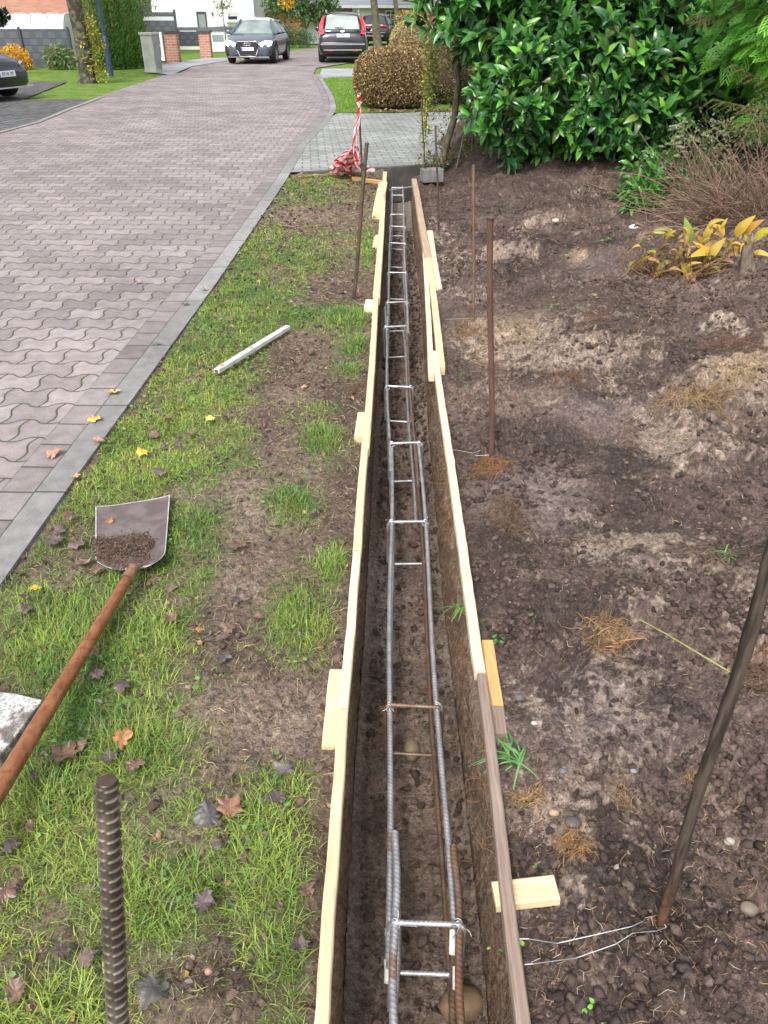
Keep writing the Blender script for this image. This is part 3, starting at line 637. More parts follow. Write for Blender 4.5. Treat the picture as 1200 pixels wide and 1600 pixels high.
# ---------------- root tangles
M_ROOT = colmat('thin_roots', .65, .3, 60, .25)
def root_tangle(px, py, rx, ry, n, label, col=(.38, .17, .06), thick=.00085, hang=0.0, z0=None, seed=0, up=.02, name='root_tangle', group=None):
    r = np.random.default_rng(seed + int(px)); c = np.array(G(px, py, z0 if z0 is not None else 0.0)); zf = z_soil if c[0] > XR(c[1]) else z_verge
    if z0 is None: c[2] = float(zf(c[0], c[1])); c2 = np.array(G(px, py, c[2])); c = c2
    m = MB()
    for i in range(int(n * 2.0)):
        a = r.random() * 6.28; q = r.random() ** .7; p = c + np.array([rx * q * math.cos(a), ry * q * math.sin(a), 0]) * .8
        d = r.normal(0, .8, 3) + np.array([math.cos(a), math.sin(a), 0]) * .25 + np.array([.5, .25 * math.sin(seed * 2.1), 0]) * (1 if seed % 2 else -.6); d[2] *= .25; d /= np.linalg.norm(d); L = r.uniform(.2, .85) * rx * 1.1; k = 6; P_ = [p.copy()]
        for j in range(k):
            d = d + r.normal(0, .24, 3) * np.array([1, 1, .5]); d /= np.linalg.norm(d); p = p + d * L / k; P_.append(p.copy())
        P_ = np.array(P_)
        if z0 is None:
            gz = zf(P_[:, 0], P_[:, 1], False) if False else zf(P_[:, 0], P_[:, 1]); P_[:, 2] = gz + up * r.random() * np.sin(np.linspace(0.1, 3.0, len(P_))) + .003
        th = thick * r.uniform(.5, 1.2) * (2.4 if r.random() < .06 else 1)
        cc = (np.array(col) * .72 + .02) * r.uniform(.35, 1.5); m.tube(P_, np.linspace(th, th * .4, len(P_)), 3, cc, cap=False)
    return tag(m.build(name, M_ROOT, smooth=True, loc=c), label, 'roots', group)
RT = [(770, 735, .09, .15, 240, 'dense tangle of rusty orange roots hanging beside the stake with the flattened head'), (790, 800, .10, .12, 200, 'bushy clump of thin brown roots below the flattened stake', (.22, .13, .07)),
      (885, 590, .14, .14, 90, 'thin orange roots lying on dark soil left of the pale sandy patch', (.26, .14, .07)), (1085, 618, .22, .10, 130, 'yellow straw-like roots on the sandy patch at the right edge', (.48, .31, .12)),
      (1150, 525, .20, .14, 150, 'brown root mat standing out of the soil below the yellow hosta', (.26, .14, .08)), (945, 1000, .09, .10, 110, 'orange root tuft on the soil in the middle of the bed', (.44, .25, .10)),
      (896, 1320, .045, .06, 90, 'small bright tuft of orange roots near the short cross board', (.5, .27, .09)), (825, 1250, .05, .03, 40, 'few golden rootlets beside the weathered board', (.55, .33, .11)),
      (980, 1250, .05, .05, 40, 'sparse pale rootlets on dark clods left of the leaning dark stake', (.42, .27, .13)), (1080, 1225, .03, .04, 24, 'little spray of yellow rootlets touching the dark stake', (.5, .3, .1)),
      (740, 520, .12, .14, 100, 'orange roots on the ground between trench board and rusty stakes', (.40, .22, .09)), (1190, 1050, .10, .12, 90, 'dark brown root clump cut off by the right edge behind the dark stake', (.24, .12, .06)),
      (1150, 590, .14, .06, 70, 'pale dry straw laid across sandy soil at the right', (.5, .36, .17)), (930, 490, .10, .12, 60, 'reddish rootlets poking from the slope above the trench', (.25, .13, .07)),
      (1130, 880, .16, .1, 50, 'faint rootlets on the dark slope at the right edge', (.25, .16, .09)), (870, 330, .3, .3, 50, 'brown rootlets on the dark slope under the laurel', (.2, .11, .06)),
      (560, 610, .06, .08, 60, 'rusty roots exposed along the verge next to the light board', (.26, .13, .06)), (800, 500, .2, .14, 60, 'dry tan rootlets spread over the sandy patch', (.42, .28, .14))]
for i, a in enumerate(RT):
    root_tangle(*a[:6], col=a[6] if len(a) > 6 else (.36, .17, .065), seed=i)
# roots growing out of the trench wall
m = MB(); r = np.random.default_rng(77)
for i in range(230):
    y = 1.1 + 6.5 * r.random() ** 1.3; x = XR(y) - .012; z = r.uniform(-.22, -.01); d = np.array([-1, r.normal(0, .8), r.normal(-.3, .6)]); d /= np.linalg.norm(d); p = np.array([x + .01, y, z]); P_ = [p.copy()]
    for j in range(5): d = d + r.normal(0, .5, 3); d /= np.linalg.norm(d); p = p + d * r.uniform(.005, .022); P_.append(p.copy())
    m.tube(P_, np.linspace(.0013, .0005, 6), 3, np.array((.34, .17, .07)) * r.uniform(.4, 1.4), cap=False)
tag(m.build('wall_roots', M_ROOT, smooth=True), 'fine orange roots sticking out of the right trench wall', 'roots', kind='stuff')
# ---------------- fallen leaves
M_LEAF = colmat('fallen_leaf', .45, .5, 45, .35, bump=.6)
def leaf_outline(kind, r):
    if kind == 'maple':
        K = [(0, -.42), (.08, -.30), (.26, -.40), (.38, -.26), (.30, -.12), (.54, -.04), (.56, .10), (.38, .16), (.42, .34), (.24, .30), (.13, .46), (0, .58)]
    else: K = [(0, -.5), (.16, -.36), (.28, -.1), (.27, .12), (.16, .34), (0, .55)]
    L = [(x * r.uniform(.8, 1.15), y * r.uniform(.9, 1.1)) for x, y in K]; L2 = [(-x * r.uniform(.85, 1.15), y) for x, y in L[-2:0:-1]]
    return np.array(L + L2)
def fallen_leaf(px, py, size, col, label, kind='maple', group=None, dark=False, zf=None):
    r = np.random.default_rng(int(px * 7 + py)); X, Y, _ = G(px, py)
    if zf is None: z = float(z_verge(X, Y, False)) + .026 if X > XK(Y) else .007
    else: z = zf
    O = leaf_outline(kind, r); n = len(O); rings = [0.0, .6, 1.0]; V = []; 
    ph = r.random(4) * 6
    def hz(x, y): return .16 * math.sin(3.4 * x + ph[0]) + .11 * math.sin(5 * y + ph[1]) + .10 * math.sin(9 * x * y * 2 + ph[2]) + .35 * abs(x) ** 1.4 * (1 if ph[3] > 2 else -.3)
    V.append((0, 0, hz(0, 0)))
    for q in rings[1:]:
        for x, y in O: V.append((x * q, y * q, hz(x * q, y * q) + (.05 * r.normal() if q == 1 else 0)))
    F = [(0, 1 + i, 1 + (i + 1) % n) for i in range(n)]; F2 = [(1 + i, 1 + n + i, 1 + n + (i + 1) % n, 1 + (i + 1) % n) for i in range(n)]
    V = np.array(V); V[:, 2] -= V[:, 2].min(); V *= size * (.9 if X < XK(Y) else .72); V[:, 2] *= .75
    a = r.random() * 6.28; ca, sa = math.cos(a), math.sin(a); V[:, :2] = V[:, :2] @ np.array([[ca, sa], [-sa, ca]])
    col = np.array(col); C = col * (1 + .25 * r.normal(0, 1, (len(V), 1))).clip(.5, 1.5)
    m = LB(); m.add(V, F + F2, C)
    st = np.array([O[0] * size, O[0] * size * 1.5 + r.normal(0, .1, 2) * size, O[0] * size * 1.9 + r.normal(0, .2, 2) * size]) @ np.array([[ca, sa], [-sa, ca]]); st = np.concatenate([st, [[.003], [.004], [.006]]], 1)
    m.tube(st, .0012, 4, col * .8)
    o = m.build('fallen_leaf', M_LEAF, smooth=False, loc=(X, Y, z)); return tag(o, label, 'leaf', group)
BR, DK, OR, YE, PK = (.15, .085, .06), (.085, .062, .052), (.50, .24, .07), (.62, .42, .05), (.36, .20, .15)
for a in [(178, 617, .075, (.6, .38, .13), 'tan maple leaf lying on the kerb, the upper one of the two'), (148, 659, .075, (.62, .36, .10), 'tan maple leaf on the paver joint beside the kerb, the lower one of the two'), (155, 692, .05, PK, 'small pinkish brown leaf on the kerb edge'),
          (86, 712, .085, PK, 'curled pinkish leaf lying on the red gutter pavers'), (119, 750, .06, (.56, .34, .18), 'pale orange leaf at the grass edge above the shovel'), (222, 712, .075, YE, 'bright yellow leaf cupped in the grass'),
          (329, 657, .06, (.60, .55, .16), 'pale yellow leaf in the grass below the white batten'), (287, 640, .05, (.5, .2, .05), 'orange leaf in grass left of the pale yellow leaf'), (548, 240, .12, (.5, .34, .13), 'lone yellow leaf on the grey driveway'),
          (215, 443, .06, (.5, .3, .17), 'small tan leaf alone on the red pavers'), (320, 455, .06, (.33, .28, .24), 'greyish leaf on the kerb far up the road'), (290, 478, .05, DK, 'dark curled leaf on the kerb above the batten'), (312, 991, .035, (.42, .17, .08), 'small shiny orange brown leaf right of the shovel'),
          (60, 933, .05, YE, 'yellow leaf tucked in grass left of the shovel handle'), (172, 823, .05, (.3, .12, .05), 'reddish leaf standing against the shovel blade'), (475, 607, .04, (.5, .28, .22), 'pink leaf on the dark soil by the green tuft'),
          (196, 1168, .075, (.36, .16, .07), 'orange brown leaf behind the top of the thick rebar stake'), (100, 1190, .12, BR, 'large wet reddish maple leaf left of the thick rebar stake'), (320, 1425, .07, (.09, .065, .065), 'dark purple lobed leaf in the grass at the bottom'),
          (362, 1275, .09, (.24, .12, .08), 'brown folded leaf above the dark purple leaf'), (330, 1290, .09, (.10, .09, .088), 'slate grey wet leaf beside the brown folded leaf'), (434, 1262, .06, DK, 'black wet leaf near the light board'),
          (245, 1565, .085, (.085, .082, .07), 'grey green soggy leaf at the foot of the soil heap'), (445, 1215, .07, (.12, .1, .1), 'flat dark grey leaf at the edge of the sandy patch'), (150, 1035, .05, (.3, .14, .1), 'brown leaf under the shovel handle'),
          (940, 975 - 0, .001, BR, ''), ]:
    if a[4]: fallen_leaf(*a[:5])
for i, (x, y, s_) in enumerate([(110, 815, .09), (85, 850, .08), (120, 855, .09), (130, 880, .08), (95, 835, .07), (150, 895, .06), (40, 945, .06), (45, 965, .06), (270, 975, .06), (205, 940, .05), (375, 855, .08), (370, 940, .05), (352, 1000, .08), (358, 985, .06), (350, 1035, .07), (405, 965, .05),
        (195, 1080, .07), (155, 1065, .06), (130, 1170, .06), (175, 1195, .07), (215, 1210, .06), (60, 1225, .05), (235, 865, .07), (240, 680, .07), (255, 700, .06), (300, 680, .06), (205, 690, .05), (350, 600, .05), (260, 655, .06), (250, 745, .07), (350, 680, .06), (300, 745, .05), (395, 500, .06), (430, 420, .07), (345, 480, .06), (360, 505, .06), (375, 465, .07),
        (405, 480, .06), (370, 440, .08), (300, 550, .05), (270, 600, .05), (455, 400, .07), (495, 395, .09), (420, 380, .08), (505, 405, .08), (500, 330, .09), (100, 1495, .05), (140, 1510, .06), (50, 1300, .05), (20, 1330, .06), (30, 1560, .06), (340, 1200, .06), (330, 1100, .05), (15, 1400, .06), (340, 1330, .05), (480, 1400, .05), (470, 1490, .05), (245, 540, .05), (470, 545, .05)]):
    fallen_leaf(x, y, s_, [BR, DK, (.12, .085, .07), (.17, .10, .075), (.095, .075, .065)][i % 5], 'wet brown or blackish leaf rotting in the verge grass', group='wet brown leaves on the verge', kind='maple' if i % 3 else 'oval')
for x, y, l in [(88, 850, 'blackened leaf pile')]: pass
# leaf crumbs as litter
r = np.random.default_rng(61); n0 = 2600; cy = .6 + 9.2 * r.random(n0) ** 1.3; cx = XK(cy) + (XL(cy) - XK(cy)) * r.random(n0) ** 1.3; k = cy < YDRV(cx) - .03; cx, cy = cx[k], cy[k]; n = len(cx)
lv = np.array([(0, 0, 0), (.5, -.2, .1), (.35, .4, .25), (-.1, .55, .05), (-.5, .2, .2), (-.3, -.45, .1), (.2, -.5, .0)]); lf = np.array([(0, i, i % 6 + 1) for i in range(1, 7)])
Q = rotm(r.normal(0, 1, (n, 3)) * np.array([.3, .3, 1]), r.random(n) * 6.28) * (r.uniform(.005, .017, n) * (1 + cy * .12))[:, None, None]
pal = np.array([(.10, .06, .045), (.07, .05, .045), (.14, .085, .06), (.18, .10, .06), (.11, .095, .08), (.30, .19, .08)]); C = pal[np.minimum((r.random(n) ** 2.2 * 6).astype(int), 5)] * r.uniform(.6, 1.3, (n, 1))
m = MB(); m.inst(lv, lf, Q, np.stack([cx, cy, z_verge(cx, cy, False) + .012], -1), C)
tag(m.build('leaf_litter', M_LEAF), 'torn scraps of old leaves and bits of debris between the grass', 'leaf litter', kind='stuff')
# ================================================================ FORMWORK BOARDS
def wood_mat(name, c1, c2, dirt=.0, rough=.6, grain=(38, 1.6, 38), knots=True, stain=None, sc=1.0):
    n = NT(name); v = n.co('Object', grain); vo = n.co('Object')
    g = n.noise(v, 1.4 * sc, 6, .6); g2 = n.noise(v, 5 * sc, 3, .5)
    c = n.mix(n.ramp(g, .3, .7), c1, c2); c = n.mix(n.M('MULTIPLY', n.ramp(g2, .48, .66), .6), c, (c1[0] * .72, c1[1] * .60, c1[2] * .45))
    blo = n.ramp(n.noise(vo, 3.5, 4), .42, .68); c = n.mix(n.M('MULTIPLY', blo, .35), c, tuple(x * .72 for x in c1))
    if knots:
        kn = n.ramp(n.vor(n.co('Object', (11, 3.2, 11)), 1.0), .22, .10); c = n.mix(n.M('MULTIPLY', kn, .75), c, (.20, .11, .05))
    if dirt:
        s1 = n.ramp(n.noise(vo, 110, 5, .8), .70 - dirt * .17, .82 - dirt * .12); s1 = n.M('MULTIPLY', s1, n.ramp(n.noise(vo, 5, 3), .42, .64)); c = n.mix(n.M('MULTIPLY', s1, .85), c, (.075, .05, .038))
    n.base(c); n.rough(rough); n.spec(.35); n.bump(n.M('ADD', g, g2), .35, .002); return n.m
W_NEW = wood_mat('fresh_pine', (.66, .50, .29), (.80, .66, .43), .75)
W_DIRTY = wood_mat('muddy_pine', (.62, .50, .31), (.76, .64, .43), 1.0)
W_OLD = wood_mat('weathered_pine', (.22, .16, .13), (.34, .27, .225), .35, .75)
W_ORG = wood_mat('orange_pine', (.58, .33, .13), (.70, .45, .20), .35)
W_PALE = wood_mat('pale_pine', (.72, .60, .39), (.84, .74, .55), .65)
def board(name, pts, w, h, mat, label, group=None, z=None, endcap=None, cat='board'):
    """a board standing on edge (or lying) along a polyline of two points, local y along its length"""
    p0, p1 = [Vector(p) for p in pts]; d = p1 - p0; L = d.length; m = LB(); k = max(2, int(L / .05)); r = random.Random(int(L * 1000))
    t = np.linspace(0, 1, k); bow = .0022 * np.sin(t * math.pi * r.uniform(1, 2)) * r.choice([-1, 1]); wob = np.array([r.gauss(0, .0006) for _ in t])
    cs = [(-w / 2 + .002, -h), (w / 2 - .002, -h), (w / 2, -h + .003), (w / 2, -.003), (w / 2 - .003, 0), (-w / 2 + .003, 0), (-w / 2, -.003), (-w / 2, -h + .003)]
    P_ = np.array([[(x + bow[i] * min(1, L) + wob[i], t[i] * L, zz + wob[(i * 3) % k]) for x, zz in cs] for i in range(k)])
    m.grid(P_, closed_u=True); m.P.append(list(range(8))[::-1]); m.P.append([(k - 1) * 8 + i for i in range(8)][::1])
    o = m.build(name, mat); o.location = p0; o.rotation_mode = 'QUATERNION'
    yv = d.normalized(); xv = yv.cross(Vector((0, 0, 1))).normalized(); zv = xv.cross(yv); o.rotation_quaternion = Matrix((xv, yv, zv)).transposed().to_quaternion()
    return tag(o, label, cat, group)
def LP3(px, py, z=.035): return G(px, py, z)
GB = 'pine boards along the trench edges'
ZB = .035
board('formwork_board', [(*G(494, 1740, ZB)[:2], ZB), LP3(535, 1109)], .027, .038, W_NEW, 'clean yellow board nearest the camera on the left trench edge', GB)
board('formwork_board', [LP3(536, 1105), LP3(558, 862, .037)], .027, .038, W_PALE, 'second board of the left edge, above the joint beside the near offcut', GB)
board('formwork_board', [LP3(558, 859, .038), LP3(573, 660, .038)], .030, .040, W_DIRTY, 'left edge board with dark mud spots, middle of the trench', GB)
board('formwork_board', [LP3(571, 700, .036), LP3(589, 452, .036)], .033, .042, W_DIRTY, 'long muddy board of the left edge beside the green tufts', GB)
board('formwork_board', [LP3(588, 462, .042), LP3(602, 268, .052)], .046, .06, W_NEW, 'farthest left edge board ending at the driveway kerb', GB)
board('formwork_board', [(*G(837, 1740, ZB)[:2], ZB), LP3(752, 1052)], .027, .036, W_OLD, 'grey weathered board nearest the camera on the right trench edge', GB)
board('formwork_board', [LP3(750, 1048, .035), LP3(679, 548, .035)], .031, .038, W_PALE, 'very pale long board in the middle of the right trench edge', GB)
board('formwork_board', [LP3(690, 572, .03), LP3(668, 380, .045)], .040, .05, W_NEW, 'yellow board overlapping the pale one on the right edge', GB)
board('formwork_board', [LP3(674, 585, .015), LP3(663, 372, .04)], .03, .04, W_PALE, 'thin pale lath leaning against the yellow overlapping board', GB)
board('formwork_board', [LP3(669, 400, .055), LP3(647, 279, .055)], .055, .06, wood_mat('brown_pine', (.38, .27, .19), (.52, .40, .28), .2), 'brownish far board of the right edge ending near the concrete block', GB)
board('loose_lath', [LP3(685, 448, .02), LP3(671, 360, .03)], .05, .04, W_PALE, 'short pale lath lying loose on the soil right of the far board', None)
board('splice_block', [LP3(516, 1166, .012), LP3(527, 1046, .018)], .046, .06, W_NEW, 'short offcut screwed outside the left board at the near joint', 'offcuts joining the boards')
board('splice_block', [LP3(562, 682, .018), LP3(567, 644, .024)], .05, .06, W_DIRTY, 'muddy offcut block outside the left board halfway along', 'offcuts joining the boards')
board('splice_block', [LP3(578, 484, .02), LP3(581, 468, .03)], .08, .06, W_PALE, 'small pale block outside the left board next to the dark stake', 'offcuts joining the boards')
board('splice_block', [LP3(590, 386, .02), LP3(592, 367, .03)], .08, .06, W_DIRTY, 'small block outside the far left board beside bright grass', 'offcuts joining the boards')
board('leaning_lath', [LP3(589, 334, .04), LP3(599, 284, .08)], .09, .05, W_NEW, 'short yellow lath leaning against the far left board', None)
board('loose_lath', [LP3(552, 276, .03), LP3(600, 283, .04)], .05, .04, W_ORG, 'thin orange lath lying crosswise behind the tape heap', None)
o = board('splice_block', [LP3(777, 1102, .004), LP3(761, 1000, .008)], .036, .07, W_ORG, 'orange offcut outside the right board at the joint with the weathered one', 'offcuts joining the boards')
# its darker end, built as a separate dark piece
board('splice_block', [LP3(783, 1146, .0), LP3(777.3, 1104, .0036)], .036, .07, W_OLD, 'dark stained piece in line below the orange offcut', 'offcuts joining the boards')
x0, y0, _ = G(771, 1401, -.01); x1, y1, _ = G(868, 1394, -.01)
board('cross_block', [(x0 - .0, y0, .002), (x1, y1, .012)], .058, .026, W_NEW, 'short yellow plank lying crosswise under the weathered board', None)
# ================================================================ REINFORCEMENT CAGES
def rebar_mat(name, c1, c2, rustc=(.26, .10, .035), rust=.3, met=.55):
    n = NT(name); v = n.co('Object'); g = n.noise(v, 25, 5, .6); a = n.ramp(n.noise(v, 6, 5, .65), .62 - rust * .35, .74 - rust * .2)
    c = n.mix(n.ramp(g, .35, .65), c1, c2); c = n.mix(n.M('MULTIPLY', a, .8), c, rustc)
    at_ = n.n('ShaderNodeAttribute'); at_.attribute_name = 'Col'; c = n.mix(1.0, c, n.mix(at_.outputs['Alpha'], (1, 1, 1), at_.outputs['Color']), 'MULTIPLY'); n.base(c); n.b.inputs['Metallic'].default_value = met; n.rough(n.M('MULTIPLY_ADD', a, .35, .36)); n.spec(.6)
    n.bump(n.noise(v, 400, 4, .7), .25, .001); return n.m
M_REB = rebar_mat('steel_rebar', (.42, .43, .45), (.60, .61, .63), rust=.2)
M_RUST = rebar_mat('rusty_rebar', (.15, .10, .075), (.26, .19, .14), (.20, .09, .04), rust=.6, met=.35)
M_DREB = rebar_mat('dark_old_rebar', (.065, .052, .042), (.13, .11, .09), (.15, .075, .045), rust=.55, met=.35)
M_WHITE = pm('white_marking_paint', (.75, .75, .73), (.6, .58, .55), 60, .5)
M_WIRE = pm('tie_wire', (.42, .43, .44), (.58, .58, .58), 50, .35, metallic=.8)
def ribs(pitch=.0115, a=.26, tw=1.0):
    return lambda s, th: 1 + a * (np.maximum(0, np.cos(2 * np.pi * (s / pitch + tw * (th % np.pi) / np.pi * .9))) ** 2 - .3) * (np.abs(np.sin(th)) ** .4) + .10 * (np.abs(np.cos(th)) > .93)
def bar(p0, p1, r_, mat, parent, name='longitudinal_bar', fine=True, sag=0.0, seg=10):
    p0, p1 = np.array(p0), np.array(p1); L = np.linalg.norm(p1 - p0); ymid = min(p0[1], p1[1])
    out = []
    t = np.concatenate([np.arange(0, L, .0028 if ymid < 2.2 else .006)[:6000], [L]]) / L
    P_ = p0[None] * (1 - t[:, None]) + p1[None] * t[:, None]; P_[:, 2] -= sag * np.sin(t * math.pi)
    P_[:, 0] += .004 * np.sin(t * 9 + p0[0] * 50)
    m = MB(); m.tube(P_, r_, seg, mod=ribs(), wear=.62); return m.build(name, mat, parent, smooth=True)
def stirrup(y, x0, x1, zt, zb, parent, mat, r_=.0058, skew=0.0, tail=.03):
    # closed rectangular hoop with rounded corners and two overlapping ends
    c = .012; K = [(x0 + c, zt), (x1 - c, zt), (x1, zt - c), (x1, zb + c), (x1 - c, zb), (x0 + c, zb), (x0, zb + c), (x0, zt - c), (x0 + c, zt), (x0 + c + .05, zt - .004)]
    P_ = [];
    for i in range(len(K) - 1):
        a, b = np.array(K[i]), np.array(K[i + 1]); n_ = max(1, int(np.linalg.norm(b - a) / .003))
        for j in range(n_): P_.append(a + (b - a) * j / n_)
    P_.append(np.array(K[-1])); P_ = np.array(P_); xm = (x0 + x1) / 2
    V = np.stack([P_[:, 0], y + skew * (P_[:, 0] - xm) / (x1 - x0) + (P_[:, 1] - zt) * .02, P_[:, 1]], -1)
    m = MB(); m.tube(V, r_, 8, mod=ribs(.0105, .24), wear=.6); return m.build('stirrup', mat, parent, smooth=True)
def tie(p, parent, seed, n=2, L=.03):
    r = np.random.default_rng(seed); m = MB(); p = np.array(p)
    a = np.linspace(0, 4 * np.pi, 26); m.tube(np.stack([p[0] + .0115 * np.cos(a) * .9, p[1] + .004 * np.sin(a * .5) + .006 * np.sin(a), p[2] + .0115 * np.sin(a)], -1), .0012, 5)
    for q in range(n):
        d = np.array([r.choice([-1, 1]) * r.uniform(.3, 1), r.uniform(-1, .3), r.uniform(-.2, .8)]); d /= np.linalg.norm(d); k = p + np.array([0, 0, .008]); P_ = [k.copy()]
        for j in range(8): d = d + r.normal(0, .3, 3) + np.array([0, -.1, -.12]); d /= np.linalg.norm(d); k = k + d * L / 6; P_.append(k.copy())
        m.tube(P_, .0011, 5)
    m.build('tie_wire', M_WIRE, parent, smooth=True)
ZC, HC = -.10, .185
def cage(name, label, corners, stirs, mats, r_=.0072, bot=None, zc=ZC):
    """corners: top-left/right pixel tracks [(near px,py), (far px,py)] on the level zc; stirs: [(py, skew, mat)]"""
    (l0, l1), (r0, r1) = corners; L0, L1, R0, R1 = [np.array(G(*q, zc)) for q in (l0, l1, r0, r1)]
    c = empty(name, (float((L0[0] + R0[0]) / 2), float(L0[1]), zc - HC), label, 'reinforcement cage', 'reinforcement cages laid end to end in the trench')
    bar(L0, L1, r_, mats[0], c); bar(R0, R1, r_, mats[1], c)
    dn = np.array([0, 0, -HC + .004])
    b0, b1 = (bot or (0, 0)); bar(L0 + dn + (.004, b0, 0), L1 + dn + (.004, 0, 0), r_, mats[2], c); bar(R0 + dn + (-.004, b0, 0), R1 + dn + (-.004, 0, 0), r_, mats[3], c)
    for i, (py, sk, mt) in enumerate(stirs):
        y = G(600, py, zc + .012)[1]; ta = (y - L0[1]) / (L1[1] - L0[1]); xa = L0[0] + (L1[0] - L0[0]) * ta; tb = (y - R0[1]) / (R1[1] - R0[1]); xb = R0[0] + (R1[0] - R0[0]) * tb
        stirrup(y, xa - .013, xb + .013, zc + .0122, zc - HC - .009, c, mt, skew=sk)
        tie((xa, y, zc + .005), c, int(py) + i, 3 if py > 800 else 1, .03 if py > 1300 else .02); tie((xb, y, zc + .005), c, int(py) + 77 + i, 3 if py > 800 else 1, .03 if py > 1300 else .02)
    return c
GC = None
c1 = cage('reinforcement_cage', 'nearest steel cage whose upper bar ends stop short over the second cage', [((615, 1760), (618, 1300)), ((730, 1760), (710, 1322))], [(1443, -.006, M_REB)], (M_REB, M_RUST, M_REB, M_RUST), r_=.0080, bot=(0, 0), zc=-.088)
c2 = cage('reinforcement_cage', 'long second steel cage with white painted bar ends near the bottom', [((606, 1500), (612, 700)), ((711, 1490), (655, 690))], [(1103, -.012, M_RUST), (815, .004, M_REB), (692, .012, M_REB)], (M_REB, M_REB, M_REB, M_RUST), bot=(-.02, 0), zc=-.108)
c3 = cage('reinforcement_cage', 'third steel cage in the middle of the trench with rusty right bar ends', [((609, 735), (602, 480)), ((652, 760), (632, 478))], [(604, -.02, M_REB), (510, .02, M_REB)], (M_REB, M_RUST, M_REB, M_REB), zc=-.105)
c4 = cage('reinforcement_cage', 'farthest steel cage ending at the driveway kerb', [((604, 515), (613, 293)), ((637, 520), (629, 291))], [(472, .02, M_REB), (426, -.015, M_REB), (380, -.03, M_REB), (354, -.04, M_REB), (335, 0, M_REB), (305, 0, M_REB), (293, 0, M_REB)], (M_REB, M_REB, M_REB, M_REB), zc=-.10)
# white painted sleeves on the bar ends of the second cage
m = MB(); a = np.array(G(606, 1500, -.108)); b = np.array(G(606, 1455, -.108)); 
for (px, pa, pb, zc) in ((605, 1500, 1535, -.27), (707, 1490, 1455, -.104), (712, 1512, 1545, -.25)):
    pa_, pb_ = np.array(G(px, pa, zc)), np.array(G(px + .5, pb, zc)); mm = MB(); mm.tube([pa_, pb_], .0078, 10); mm.build('painted_bar_end', M_WHITE, c2, smooth=True)
# loose bar across the far end
m = MB(); p = [G(608, 297, -.08), G(650, 291, -.07)]; m.tube(p, .008, 8); tag(m.build('loose_bar', M_REB, smooth=True, loc=p[0]), 'short steel rod laid across the far end of the last cage', 'steel rod')
# ================================================================ STAKES
def stake(px, py, tpx, tpy, r_, mat, label, name='steel_stake', ribbed=True, head=False, tip=None, seg=12, bur=.12, zb=None, dy=0.0, group='steel stakes beside the trench'):
    X, Y, _ = G(px, py); zb = float(z_soil(X, Y)) if X > XR(Y) else float(z_verge(X, Y)); X, Y, _ = G(px, py, zb)
    top = np.array(AT(tpx, tpy, Y + dy)); b = np.array([X, Y, zb]); d = (top - b) / np.linalg.norm(top - b)
    L = np.linalg.norm(top - b) + bur; k = max(6, int(L / (.0018 if r_ > .011 and ribbed and Y < .7 else .006))); t = np.linspace(0, L, k); P_ = (b - d * bur)[None] + d[None] * t[:, None]
    P_[:, 0] += .004 * np.sin(t * 5); m = MB(); m.tube(P_, r_, seg, mod=ribs(.0135 if ribbed else .5, .13 if ribbed else .03), wear=.5 * ribbed)
    if head: 
        H = Matrix.Identity(3); m.lathe([(.0, .006), (r_ * 1.15, .005), (r_ * 1.42, .001), (r_ * 1.38, -.003), (r_ * 1.0, -.006)], top, 14)
    o = m.build(name, mat, smooth=True, loc=b); return tag(o, label, 'stake', group)
stake(552, 470, 574, 223, .0125, M_DREB, 'dark leaning iron bar standing in the verge grass left of the boards', ribbed=False)
stake(739, 498, 741, 258, .0092, M_RUST, 'slim rusty brown stake behind the thicker one on the right', ribbed=False)
W_STK = wood_mat('rust_scaled_iron', (.085, .045, .035), (.17, .095, .075), 0, .8, grain=(120, 120, 3), knots=False)
stake(767, 712, 767, 340, .0118, W_STK, 'thick reddish brown stake with a hammered mushroom head', ribbed=False, head=True)
stake(685, 360, 681, 196, .0085, M_DREB, 'thin dark rod in the soil, nearer of the two rods by the concrete block', ribbed=True)
stake(665, 292, 659, 160, .007, M_DREB, 'thinnest dark rod beside the concrete block', ribbed=True)
stake(566, 300, 561, 146, .0105, M_DREB, 'dark stake with red and white tape tied round its top', ribbed=True)
W_BLK = wood_mat('mossy_dark_iron', (.035, .032, .027), (.085, .078, .062), 0, .7, grain=(60, 60, 5), knots=False)
def bigstake():
    b = np.array([.572, .872, -.03]); top = np.array([.545, .875, 1.06]); L = np.linalg.norm(top - b); t = np.linspace(0, 1, 260); P_ = b * (1 - t[:, None]) + top * t[:, None]
    P_[:, 0] += .003 * np.sin(t * 11); n = NT('rust_foot_iron'); v = n.co('Object'); sp = n.n('ShaderNodeSeparateXYZ'); n.l(v, sp.inputs[0])
    g = n.noise(n.co('Object', (60, 60, 5)), 1.5, 5); c = n.mix(n.ramp(g, .35, .65), (.026, .020, .017), (.085, .064, .050)); z = n.M('ADD', sp.outputs[2], n.M('MULTIPLY', n.noise(v, 18, 4), .35))
    c = n.mix(n.ramp(z, .52, .22), c, n.mix(n.ramp(n.noise(v, 60, 5), .4, .6), (.06, .03, .02), (.12, .06, .038))); n.base(c); n.rough(.75); n.spec(.25); n.bump(g, .9, .004)
    m = MB(); m.tube(P_, .0108, 14, mod=lambda s, th: 1 + .05 * np.sin(s * 37 + th * 2) + .04 * np.sin(s * 91 + th)); return tag(m.build('steel_stake', n.m, smooth=True, loc=b), 'dark mossy iron stake with rusty foot leaning at the right edge', 'stake', 'steel stakes beside the trench')
bigstake()
